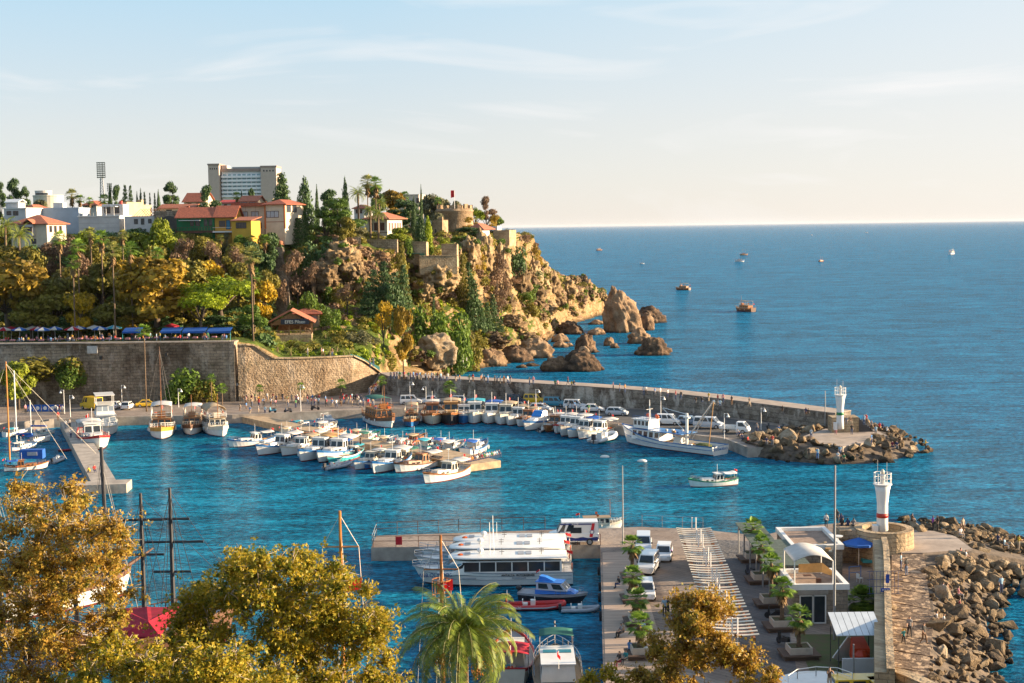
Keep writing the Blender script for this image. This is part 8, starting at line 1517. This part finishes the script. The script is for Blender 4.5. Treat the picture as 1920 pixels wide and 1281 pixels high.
# planters with palms
BW=mat('bench_wood',(.13,.08,.055),.8,.3,2,stretch=(1,8,1)); PLC=mat('planter_cream',(.55,.47,.38),.8,.2,2)
def planter(px,py,ptop,label,big=1.0):
    a=W(px,py,QZ); o=thing('planter_bench',label+' planter and bench','planter',(a.x,a.y,QZ+.004),.05); m=MB(); m.box(-1.5*big,1.5*big,-1.2,1.2,.28,.42); m.box(-1.35*big,1.35*big,-1.05,1.05,0,.279); part('bench_seat',m,[BW],o); m=MB(); t=.9*big
    for q in ((-t,t,-.85,-.75),(-t,t,.75,.85),(-t,-t+.1,-.749,.749),(t-.1,t,-.749,.749)): m.box(q[0],q[1],q[2],q[3],.421,.95)
    part('planter_box',m,[PLC],o); m=MB(); m.box(-t+.1,t-.1,-.75,.75,.422,.85); part('soil',m,[mat('earth',(.12,.09,.05))],o)
    h=WD(px,ptop,a.y).z-2.75; p=fan_palm(h+.25,1.2,label,.8,PALMF,int(px+py),.19,13,20); p.location=(a.x,a.y,QZ+.8); p.rotation_euler=(0,0,px*.3); tag(p,label+' planter palm, shaggy trunk with fan leaves','palm','planter palms on the plaza')
for px,py,pt,l in [(1412,1052,985,'right row farthest'),(1428,1092,1018,'right row second from the sea'),(1446,1136,1052,'right row middle'),(1466,1180,1098,'right row fourth'),(1498,1232,1152,'right row nearest'),(1186,1085,1018,'left row farthest'),(1187,1127,1076,'left row second'),(1194,1170,1120,'left row third'),(1199,1232,1166,'left row nearest')]: planter(px,py,pt,l,1.0 if px>1300 else .75)
p=fan_palm(1.0,1.5,'',.0,PALMF,9,.25,17,50); a=W(1618,1146,QZ); p.location=a; tag(p,'short dense fan palm glowing green beside the parapet wall','palm')
def pole(px,py,yt,label,th=.09,arm=1,z=QZ,name='street_lamp'):
    a=W(px,py,z); zt=WD(px,yt,a.y).z-z; o=thing(name,label,'street lamp' if arm else 'pole',a); m=MB(); m.tube([(0,0,0),(0,0,zt)],[th,th*.6],7); part('post',m,[WHT if arm else MET],o)
    if arm:
        m=MB(); m.tube([(0,0,zt-.1),(.5*arm,0,zt-.02),(.6*arm,0,zt-.15)],.035,5); m.lathe([(.06,zt-.15),(.1,zt-.3),(.3,zt-.6),(.28,zt-.62)],10,(.6*arm,0,0)); part('lamp_shade',m,[WHT],o)
    return o
for px,py,yt,l in [(121,776,731,'lamp post by the blue panels at the left quay'),(132,782,741,'lamp post in front of the first left lamp'),(229,763,722,'lamp post between the white cars'),(335,764,729,'lamp post behind the flat canopied tour boat'),(440,752,717,'lamp post at the corner of the two walls'),(564,771,722,'lamp post in the crowd below the rampart'),(769,757,716,'lamp post behind the blue hulled boat'),(799,762,725,'lamp post before the silver sedan'),(1005,773,730,'lamp post beside the yellow van'),
 (1071,756,723,'lamp post at the breakwater wall behind the vans'),(1239,792,743,'lamp post behind the trawler wheelhouse'),(1358,824,775,'lamp post at the trawler stern'),(1427,806,765,'lamp post above the motor scooters')]: pole(px,py,yt,l,.08,-1 if px in(799,121) else 1)
pole(1547,806,733,'bare grey pole near the breakwater end',.12,0,name='pole'); pole(1168,1021,873,'slim tall pole on the sea edge of the plaza',.09,0,name='pole'); pole(1564,1200,873,'very tall slim grey pole beside the front kiosk',.12,0,name='pole'); pole(1600,1290,1208,'white pole in front of the red machine',.1,0,name='pole')
# near pier railing, police fence and notice
def railing(label,pts,z,h=1.1,name='railing',mt=None,n=1):
    P_=[W(x,y,z) for x,y in pts]; o=thing(name,label,'railing',P_[0]); m=MB(); q=[p-P_[0] for p in P_]
    for zz in (h,h*.55): m.tube([p+Vector((0,0,zz)) for p in q],.03,4)
    part('rails',m,[mt or MET],o)
    for a,b in zip(q,q[1:]):
        k=max(1,int((b-a).length/2.2))
        for j in range(k+1): m=MB(); c=a.lerp(b,j/k); m.tube([c,c+Vector((0,0,h))],.035,5); part('rail_post',m,[mt or MET],o)
    return o
railing('thin rusty railing along the seaward side of the stone pier',[(706,1004),(860,996),(1022,992)],QZ,1.4,mt=BRN); railing('short railing round the end of the stone pier',[(698,1026),(706,1004)],QZ,1.3); railing('steel railing at the sea edge of the plaza',[(1204,987),(1318,992)],QZ,1.3,mt=STEEL); railing('railing on the harbour side of the stone pier',[(700,1026),(1040,1023),(1126,1022)],QZ,1.2,mt=BRN)
a=W(748,1026,QZ); m=MB(); m.box(-.35,.35,-.03,.03,.25,1.15); solo('notice_board',m,[RB],'red panel fixed to the stone pier railing','sign',loc=a)
railing('white curved balcony rail at the bottom edge',[(1478,1285),(1495,1273),(1530,1268),(1570,1270),(1598,1280)],3.2,.7,mt=WHT); m=MB(); c=W(1538,1300,2.5); m.lathe([(3.1,-2),(3.1,.65),(2.9,.66)],30); solo('round_balcony',m,[WHT],'round white balcony cut by the bottom edge','balcony',loc=c)
railing('blue garden railing beside the blue umbrella',[(1592,1088),(1614,1086)],QZ,1.3,mt=mat('blue_rail',(.03,.2,.5),.5,.2,2))
def parasol(p,r,h,m1,m2,label,closed=False,cat='parasol',group=None):
    o=thing('parasol',label,cat,p,rnd.uniform(0,1),group); m=MB(); m.tube([(0,0,0),(0,0,h+.2)],.035,5); part('pole',m,[WHT],o); m=MB(); n=8
    if closed: m.lathe([(.05,h-1.3),(.16,h-1.1),(.1,h),(.02,h+.1)],8)
    else:
        for j in range(n):
            a,b=2*PI*j/n,2*PI*(j+1)/n; m.add([(0,0,h+.25),(r*math.cos(a),r*math.sin(a),h-.3),(r*math.cos(b),r*math.sin(b),h-.3)],[(0,1,2)],j%2); m.add([(r*math.cos(a),r*math.sin(a),h-.3),(r*math.cos(b),r*math.sin(b),h-.3),(r*math.cos(b),r*math.sin(b),h-.5),(r*math.cos(a),r*math.sin(a),h-.5)],[(0,1,2,3)],j%2)
    part('canopy',m,[m1,m2],o); return o
a=W(1610,1062,QZ); parasol(a,1.6,2.7,CANB,CANB,'large royal blue parasol between the rear kiosk and parapet wall')
def table(p,label,cl,group=None):
    o=thing('cafe_table',label,'table',p,0,group); m=MB(); m.box(-.45,.45,-.45,.45,.7,.74); m.tube([(0,0,0),(0,0,.7)],.05,5); part('table_top',m,[BRN],o); m=MB(); m.loft([[(-.5,-.5,.45),(.5,-.5,.45),(.5,.5,.45),(-.5,.5,.45)],[(-.46,-.46,.75),(.46,-.46,.75),(.46,.46,.75),(-.46,.46,.75)]]); part('tablecloth',m,[cl],o); return o
table(W(1625,1062,QZ),'small dark table with pale top by the blue parasol',CL_['teal'])
def chair(p,rz,label,mt,group=None):
    o=thing('garden_chair',label,'chair',p,rz,group); m=MB(); m.box(-.24,.24,-.24,.24,.40,.45); part('seat',m,[mt],o); m=MB(); m.box(-.24,.24,.2,.25,.451,.88); part('backrest',m,[mt],o)
    for x in (-.2,.2):
        for y in (-.2,.2): m=MB(); m.tube([(x,y,0),(x,y,.4)],.025,4); part('leg',m,[mt],o)
for x,y,r,l in ((1637,1060,1,'white plastic chair right of the dark table'),(1612,1092,2,'white plastic chair by the blue railing'),(1606,1046,0,'white plastic chair under the blue parasol')): chair(W(x,y,QZ),r,l,WHT)
# corrugated shelter over the red machine
a=W(1590,1262,QZ); o=thing('metal_shelter','pale corrugated metal shelter roof on thin black posts','shelter',(a.x,a.y,QZ)); m=MB()
for j in range(7): m.box(-.9+.52*j,-.38+.52*j,0,0.01,0,0.01) if 0 else m.loft([[(-.9+.52*j,0,2.9),(-.42+.52*j,0,2.9),(-.42+.52*j,0,2.95),(-.9+.52*j,0,2.95)],[(-.9+.52*j,3.0,3.9),(-.42+.52*j,3.0,3.9),(-.42+.52*j,3.0,3.95),(-.9+.52*j,3.0,3.95)]])
part('roof_sheets',m,[mat('pale_metal',(.62,.68,.72),.5,.15,1)],o); m=MB(); 
for x in (-.7,2.3): m.tube([(x,.1,0),(x,.1,2.9)],.04,4); m.tube([(x,2.9,0),(x,2.9,3.85)],.04,4)
part('posts',m,[DKM],o); m=MB(); m.loft([[(x,y,z) for x,y,z in ((.6,.9,.7),(1.9,.9,.7),(1.9,.9,1.6),(.6,.9,1.6))],[(.6,2.2,.7),(1.9,2.2,.7),(1.75,2.2,2.2),(.75,2.2,2.2)]]); m.sphere((1.25,1.2,.9),(.7,.8,.75),12); solo('red_machine',m,[mat('orange_red_paint',(.62,.06,.015),.4,.2,2)],'orange red tank and engine under the metal shelter','tank',loc=o.location)
m=MB(); m.box(-.6,2.4,0,.25,0,1.35); solo('low_white_wall',m,[WHP],'low whitewashed wall before the red machine','wall',loc=(a.x,a.y-.8,QZ)); a=W(1574,1240,QZ); m=MB(); m.box(-.9,.6,-.05,.05,0,2.1); b=solo('upturned_board',m,[HW],'white upturned board leaning beside the shelter','board',loc=a,rz=.6); b.rotation_euler=(.35,.5,.6)
# tyres along the boardwalk
for x,y in ((1121,1104),(1120,1125),(1119,1075),(1122,1160)): a=W(x,y,.5); m=MB(); m.lathe([(.28,-.12),(.45,-.12),(.45,.12),(.28,.12),(.28,-.12)],14); m.xf(Matrix.Rotation(PI/2,4,'Y')); solo('fender_tyre',m,[RUB],'black tyre hanging on the boardwalk edge','tyre','fender tyres on the boardwalk',loc=(a.x+.2,a.y,.7))
# blue panels on the left quay, awnings and parasols of the café terrace
for i in range(5): a=W(57+i*14,774,QZ); m=MB(); m.box(-.62,.62,-.03,.03,.25,1.55); b=solo('blue_panel',m,[CANB],'blue banner panel with white ring, number %s from the left'%['one','two','three','four','five'][i],'banner','blue panels on the left quay',loc=a); e=MB(); e.lathe([(.2,-.045),(.36,-.045),(.36,-.03)],14,(0,0,0)); e.xf(Matrix.Translation((0,0,.9))@Matrix.Rotation(-PI/2,4,'X')); part('ring_emblem',e,[WHT],b)
for x0,x1,l in ((229,264,'short blue awning left of the tall slim palm'),(300,340,'blue awning section right of the tall slim palm'),(341,386,'middle blue awning section on the terrace'),(387,433,'right end blue awning section on the terrace')):
    p=WD(x0,622,293); w=(x1-x0)*293/F; o=thing('terrace_awning',l,'awning',p,0,'blue awnings on the café terrace'); m=MB(); m.loft([[(0,0,0),(w-.1,0,.1),(w-.1,0,.06),(0,0,-.04)],[(0,2.6,.6),(w-.1,2.6,.7),(w-.1,2.6,.65),(0,2.6,.55)]]); m.box(0,w-.1,-.05,-.001,-.35,.03); part('canvas',m,[CANB],o); m=MB()
    for x in (.05,w-.15): m.tube([(x,.1,0),(x,.1,p.z*0-2.4)],.05,5)
    part('posts',m,[HTQ],o)
CR=CANR
for x,y,m1,m2,l in [(8,634,CANW,CR,'white red parasol at the left edge of the terrace'),(22,629,CR,CR,'red parasol at the left end of the terrace'),(38,636,CANB,CANW,'blue white parasol left of the tree trunk'),(72,633,CR,CANW,'red white parasol behind the trunks'),(82,640,CANB,CANW,'blue white parasol right of the red white one'),(104,634,CANB,CANW,'blue parasol below the golden tree'),(137,638,CR,CANW,'red white parasol right of the blue pair'),(148,632,CANB,CANW,'blue white parasol in the terrace middle'),(178,628,CANW,CANW,'plain white parasol left of the thin palm'),(188,638,CANB,CANW,'blue white parasol in front of the white one'),(214,630,CANTQ,CANW,'turquoise white parasol left of the awning'),(322,622,CR,CR,'red parasol behind the blue awning'),(62,628,CANW,CANW,'white parasol deep under the plane tree')]:
    q=WD(x,y+14,294+(640-y)*.35); parasol((q.x,q.y,13.5),1.7,2.9,m1,m2,l,group='parasols on the café terrace')
rg=random.Random(4)
for i in range(24): q=WD(6+i*18,643,291+rg.uniform(0,2.5)); table((q.x,q.y,13.6),'café table with pink cloth at the terrace edge',CL_['pink'],'pink tables on the café terrace')
for i in range(64):
    q=WD(rg.uniform(0,436),640,290.3+rg.uniform(0,5)); t=rg.choice(TOPS); person((q.x,q.y,13.65),rg.choice(('sit','sit','sit','stand')),t,'denim',rg.uniform(0,6),'café guest in %s top at the terrace tables'%t,'guests on the café terrace')
a=W(0,642,13.5); m=MB(); m.tube([(-117,286,14.6),(-58,288.2,14.4)],.05,4); m.tube([(-117,286,14.2),(-58,288.2,14.0)],.04,4); solo('terrace_rail',m,[DKM],'dark rail along the top of the town wall','railing')
# bathing place
for i in range(26):
    x,y=((727+rg.uniform(0,70),rg.uniform(690,702)) if i<12 else (800+rg.uniform(0,88),rg.uniform(686,691))); a=W(x,y,2.02 if i<12 else 1.22); o=thing('sun_lounger','white sun lounger on the %s'%('sandy terrace' if i<12 else 'rock platform'),'sun lounger',a,rg.uniform(-.5,.5),'loungers of the bathing place'); m=MB(); m.box(-.3,.3,-.9,.5,.25,.33); part('frame',m,[WHT],o); m=MB(); m.loft([[(-.3,.5,.28),(.3,.5,.28),(.3,.5,.34),(-.3,.5,.34)],[(-.3,1.05,.7),(.3,1.05,.7),(.3,1.05,.76),(-.3,1.05,.76)]]); part('backrest',m,[WHT],o)
for i,(x,y,cl) in enumerate([(737,700,1),(760,698,0),(775,697,1),(735,646,1),(812,690,1),(822,690,1),(836,690,1),(848,689,1),(868,688,1),(875,687,1),(786,694,0)]):
    a=W(x,y,2 if y>650 else 6); parasol(a,1.3,2.2,CANW,CANW,'%s white parasol number %d along the bathing place'%('closed' if cl else 'open',i+1) if 0 else '%s white beach parasol at the bathing place'%('closed' if cl else 'open'),bool(cl),group='%s beach parasols'%('closed' if cl else 'open'))
# mooring buoys
for x,y in ((1134,858),(1204,866)): m=MB(); m.sphere((0,0,.1),(.75,.35,.3),12,k=7); solo('mooring_buoy',m,[HW],'white mooring buoy, %s one, afloat before the trawler'%('left' if x<1150 else 'right'),'buoy',smooth=True,loc=W(x,y,0))
# ================================================================ BLACK MASTED SHIPS ON THE LEFT
def bigship(loc,ang,L,B,label,hm,dm,masts,yards,mm,bow=True,name='sailing_ship'):
    o=thing(name,label,'ship',loc,ang); h,d=hull(L,B,2.4,.45,.75,.16,.3,16,stern_rise=.5,stripe=.2); part('hull',h,[hm,HDW,BOT],o); part('deck',deckmesh(d,.25),[dm],o); m=MB(); rails(d,1.0,m,1,0,16,.05); part('railing',m,[HDW],o)
    for i,(x,H,ya) in enumerate(zip(masts[0],masts[1],yards)):
        m=MB(); m.tube([(x,0,1.5),(x,0,H)],[.24,.13],8); q=part('mast',m,[mm],o)
        for z,l in ya: m=MB(); c_,s_=l*1.15*math.cos(ang),-l*1.15*math.sin(ang); m.tube([(x-c_,-s_,z),(x+c_,s_,z)],.11,6); part('yard',m,[mm],q)
        m=MB()
        for s in (-1,1):
            for dx in (-2,0,2): m.tube([(x,0,H-.5),(x+dx,s*B*.48,2.4)],.03,3)
        m.tube([(x,0,H-.3),(L*.55,0,3.6)],.022,3); part('rigging',m,[DKM],q)
    if bow: m=MB(); m.tube([(L*.42,0,3.2),(L*.68,0,5.2)],[.3,.12],7); part('bowsprit',m,[HDW],o)
    return o
a=W(290,1165,3.0); o=bigship((a.x-.5,a.y+1,0),.5,15,5.6,'dark pirate style ship with black masts and crimson tarpaulin',HDW,mat('pale_deck',(.45,.43,.42),.8,.2,1.2,stretch=(1,6,1)),([-.6,1.9],[13.9,14.1]),[[(11.6,1.6),(8.6,1.6)],[(11.4,1.4),(9.4,2.4),(6.8,1.4)]],HBK)
c=MB(); T=[(W(x,y,z)-Vector(o.location)) for x,y,z in ((222,1140,4.6),(275,1137,5.0),(336,1137,5.2),(300,1193,4.4),(222,1192,4.2))]; R_o=Matrix.Rotation(-.5,4,'Z'); T=[R_o@t for t in T]; cen=R_o@(W(278,1165,5.1)-Vector(o.location)); n=len(T)
for i in range(n): a_,b_=T[i],T[(i+1)%n]; mid=(a_+b_)/2+Vector((0,0,-.25)); c.add([cen,a_,mid],[(0,1,2)]); c.add([cen,mid,b_],[(0,1,2)]); c.add([p-Vector((0,0,.06)) for p in (cen,b_,a_)],[(0,1,2)])
part('tarpaulin',c,[CANR],o)
a=W(190,1100,3); bigship((a.x-4.6,a.y+4.5,0),.75,16,5.2,'white gulet with long white bowsprit half hidden by the autumn tree',HW,DKW,([-2],[14.0]),[[(11,1.5)]],BRN,name='gulet').scale=(.85,.85,.8)
for px,yt,yb,yd,l in ((205,838,960,[],'leaning black mast in front of the pier end'),(143,905,1000,[],'black mast left of the leaning one'),(3,880,1000,[960],'black mast at the left edge above the autumn tree')):
    D=118; p=WD(px,yb+120,D); zt=WD(px,yt,D).z; o=thing('black_mast',l,'mast',(p.x,p.y,1.5)); m=MB(); m.tube([(0,0,0),(-.3,0,zt-1.5)],[.22,.15],8); part('spar',m,[HBK],o); m=MB()
    for s in (-1,1): m.tube([(-.3,0,zt-2),(s*2.2,s*1.5,1)],.025,3); m.tube([(-.3,0,zt-3),(s*3.2,-s*1.5,1)],.025,3)
    part('rigging',m,[DKM],o)
a=W(25,1000,2); m=MB(); m.tube([(-1.5,0,zt-4.2),(1.8,0,zt-4.2)],.07,5)
for px,yt,l,mt,flagp,D in ((637,958,'varnished wooden mast with crosstree and stays above the middle tree',mat('mast_varnish',(.55,.22,.05),.4,.2,2),(667,1100),100),(826,1003,'rust brown mast with crow basket and Turkish flag behind the date palm',HWD,(838,1102),104)):
    p=WD(px,yt,D); o=thing('boat_mast',l,'mast',(p.x,p.y,1)); H=p.z-1; m=MB(); m.tube([(0,0,0),(0,0,H)],[.17,.1],8); part('spar',m,[mt],o); m=MB(); m.tube([(-1.3,0,H-2.6),(1.3,0,H-2.6)],.06,5); part('crosstree',m,[mt],o); m=MB()
    for s in (-1,1): m.tube([(0,0,H-.3),(s*1.3,0,H-2.6),(s*1.9,0,1)],.02,3); m.tube([(0,0,H-.4),(s*.6,1.5,0)],.02,3)
    part('rigging',m,[HCR],o); q=WD(flagp[0],flagp[1],D)-p; zf=H+q.z; m=MB(); m.loft([[(q.x-.75+t*1.2,.15*math.sin(t*5),zf-.45+.3*t),(q.x-.75+t*1.2,.15*math.sin(t*5),zf+.25+.45*t)] for t in (0,.25,.5,.75,1)],closed=False); f=part('flag',m,[RED],o)
    if px>800:
        m=MB(); [m.tube([(.7*math.cos(2*PI*j/12),.7*math.sin(2*PI*j/12),H-4.6+z) for j in range(13)],.05,4) for z in (0,1.2)]; [m.tube([(.7*math.cos(j),.7*math.sin(j),H-4.6),(.7*math.cos(j),.7*math.sin(j),H-3.4)],.03,4) for j in range(6)]; part('crow_basket',m,[mt],o)
        m=MB(); m.loft([[(q.x-.15+.22*math.cos(a),-.1,zf+.1+.22*math.sin(a)),(q.x-.09+.16*math.cos(a),-.1,zf+.1+.16*math.sin(a))] for a in [.6+5.1*j/12 for j in range(13)]],closed=False); m.lathe([(.02,-.01),(.09,0)],5,(q.x+.16,-.1,zf+.12)); part('crescent_and_star',m,[WHT],f)
# ================================================================ FOREGROUND PLANE TREES AND DATE PALM
PL1=leafmat('plane_leaf_autumn',[(.12,.065,.014),(.34,.19,.028),(.46,.30,.05),(.30,.24,.035),(.17,.18,.02)],.9,.35,.5,3.5); PL2=leafmat('plane_leaf_gold',[(.09,.12,.012),(.28,.25,.02),(.48,.33,.03),(.17,.22,.02),(.36,.17,.02)],.9,.35,.5,3.5)
def bigtree(label,blobs,D,base,n,size,m,seed,trunk=.35):
    rg=random.Random(seed); b0=Vector(base); bl=[]
    for x,y,r,dd in blobs: q=WD(x,y,D+dd); R1=r*(D+dd)/F; bl.append((q.x-b0.x,q.y-b0.y,q.z-b0.z,R1,R1*1.0,R1*.8))
    o=thing('plane_tree',label,'tree',base); t=MB(); fk=Vector((rg.uniform(-.5,.5),0,min(b[2] for b in bl)*.55)); t.tube([(0,0,-.5),fk*.5,fk],[trunk,trunk*.9,trunk*.8],10)
    _=0; mains=[Vector((fk.x+math.cos(a)*1.6,fk.y+math.sin(a)*1.2,fk.z+2.0)) for a in [j*1.3+.3 for j in range(5)]]
    for mn in mains: t.tube([fk,(fk+mn)/2+Vector((0,0,-.1)),mn],[trunk*.6,trunk*.5,trunk*.4],7)
    joined=[(m_,trunk*.38) for m_ in mains]
    for b in sorted(bl,key=lambda b:(Vector(b[:3])-fk).length):
        e=Vector(b[:3]); mn,w0=min(joined,key=lambda q:(q[0]-e).length+.25*(q[0]-fk).length); w1=max(.02,w0*.62); md=mn.lerp(e,.5)+Vector((rg.uniform(-.3,.3),rg.uniform(-.3,.3),rg.uniform(-.1,.3))); t.tube([mn,md,e],[w1*1.1,w1,w1*.7],6); joined.append((e,w1))
        for _ in range(6):
            d=Vector((rg.gauss(0,1),rg.gauss(0,1),rg.gauss(.3,.8))).normalized()*b[3]*rg.uniform(.8,1.15); s0=md.lerp(e,rg.uniform(.3,1)); t.tube([s0,s0+(e+d-s0)*.5+Vector((0,0,.12)),e+d],[.035,.022,.008],4)
    part('trunk',t,[BARKL],o,True); me=leafcloud('crown',bl,n,size,m,seed,.2,.7,'leaf',True); mobj('crown',me,o); return o
rg=random.Random(8)
def fillb(out,n,rr,dd): # random blobs inside a picture polygon
    res=[]; xs=[p[0] for p in out]; ys=[p[1] for p in out]; 
    while len(res)<n:
        x=rg.uniform(min(xs),max(xs)); y=rg.uniform(min(ys),max(ys))
        if inpoly(x,y,out): res.append((x,y,rg.uniform(*rr),rg.uniform(-dd,dd)))
    return res
bigtree('large orange brown plane tree in the lower left corner',fillb([(-80,950),(0,925),(60,905),(110,905),(180,935),(235,985),(262,1050),(250,1110),(225,1150),(235,1330),(-80,1330)],150,(22,44),2.8),60,(-20.5,60,8.5),66000,.068,PL1,12,.4)
bigtree('golden green plane tree in the lower middle left',fillb([(330,1145),(378,1110),(415,1060),(470,1038),(560,1036),(640,1065),(700,1120),(735,1180),(745,1330),(320,1330)],150,(20,40),2.6),64,(-10.4,64,8),76000,.082,PL2,13,.38)
bigtree('lower plane tree filling the bottom between the two big ones',fillb([(130,1215),(225,1205),(330,1215),(420,1230),(560,1250),(560,1340),(130,1340)],70,(24,42),2.2),57,(-15.5,57,9),30000,.08,PL2,14,.35)
bigtree('autumn plane tree on the plaza with visible forked trunk',fillb([(1270,1115),(1320,1095),(1362,1120),(1368,1170),(1420,1215),(1455,1260),(1470,1340),(1180,1340),(1215,1215),(1262,1170)],70,(14,28),1.8)+[(1225,1200,20,0),(1195,1265,24,0),(1300,1130,34,0),(1340,1140,32,0),(1285,1180,28,0)],84,(11.6,84,1.5),32000,.10,PL1,15,.3)
bigtree('thin autumn branches cut by the bottom edge beside the dock',[(1110,1275,18,0),(1140,1262,16,0),(1095,1290,20,0),(1165,1285,20,0)],84,(5.0,84,4),1600,.11,PL2,16,.12)
dp=date_palm(9.2,4.3,5,74,44,.34,.032); q=WD(866,1196,78); dp.location=(q.x,78,q.z-9.1); tag(dp,'large date palm with arching fronds and orange fruit at the bottom centre','palm')
FRU=mat('orange_dates',(.62,.24,.02),.5,.5,7)
for j in range(11):
    a=j*2.4; rr=rg.uniform(1.1,1.9); z=9.2-rg.uniform(.5,1.6); m=MB(); c=Vector((rr*math.cos(a),rr*math.sin(a),z)); m.tube([(0,0,9.1),c*.5+Vector((0,0,4.9)),c],.03,4)
    for _ in range(46): p=c+Vector((rg.gauss(0,.17),rg.gauss(0,.17),-abs(rg.gauss(.2,.25)))); m.sphere(p,.045,5,k=3)
    part('date_bunch',m,[FRU],dp)
# ================================================================ AIR
hz=MB(); hz.box(-60000,60000,-60000,60000,-4,90); hm=bpy.data.materials.new('haze'); hm.use_nodes=True; nt=hm.node_tree; nt.nodes.remove(nt.nodes['Principled BSDF']); pv=nt.nodes.new('ShaderNodeVolumePrincipled'); pv.inputs['Color'].default_value=(.85,.9,1,1); pv.inputs['Density'].default_value=.9e-5; nt.links.new(pv.outputs[0],nt.nodes['Material Output'].inputs['Volume'])
o=mobj('haze',hz.mesh('haze',[hm])); tag(o,kind='stuff')
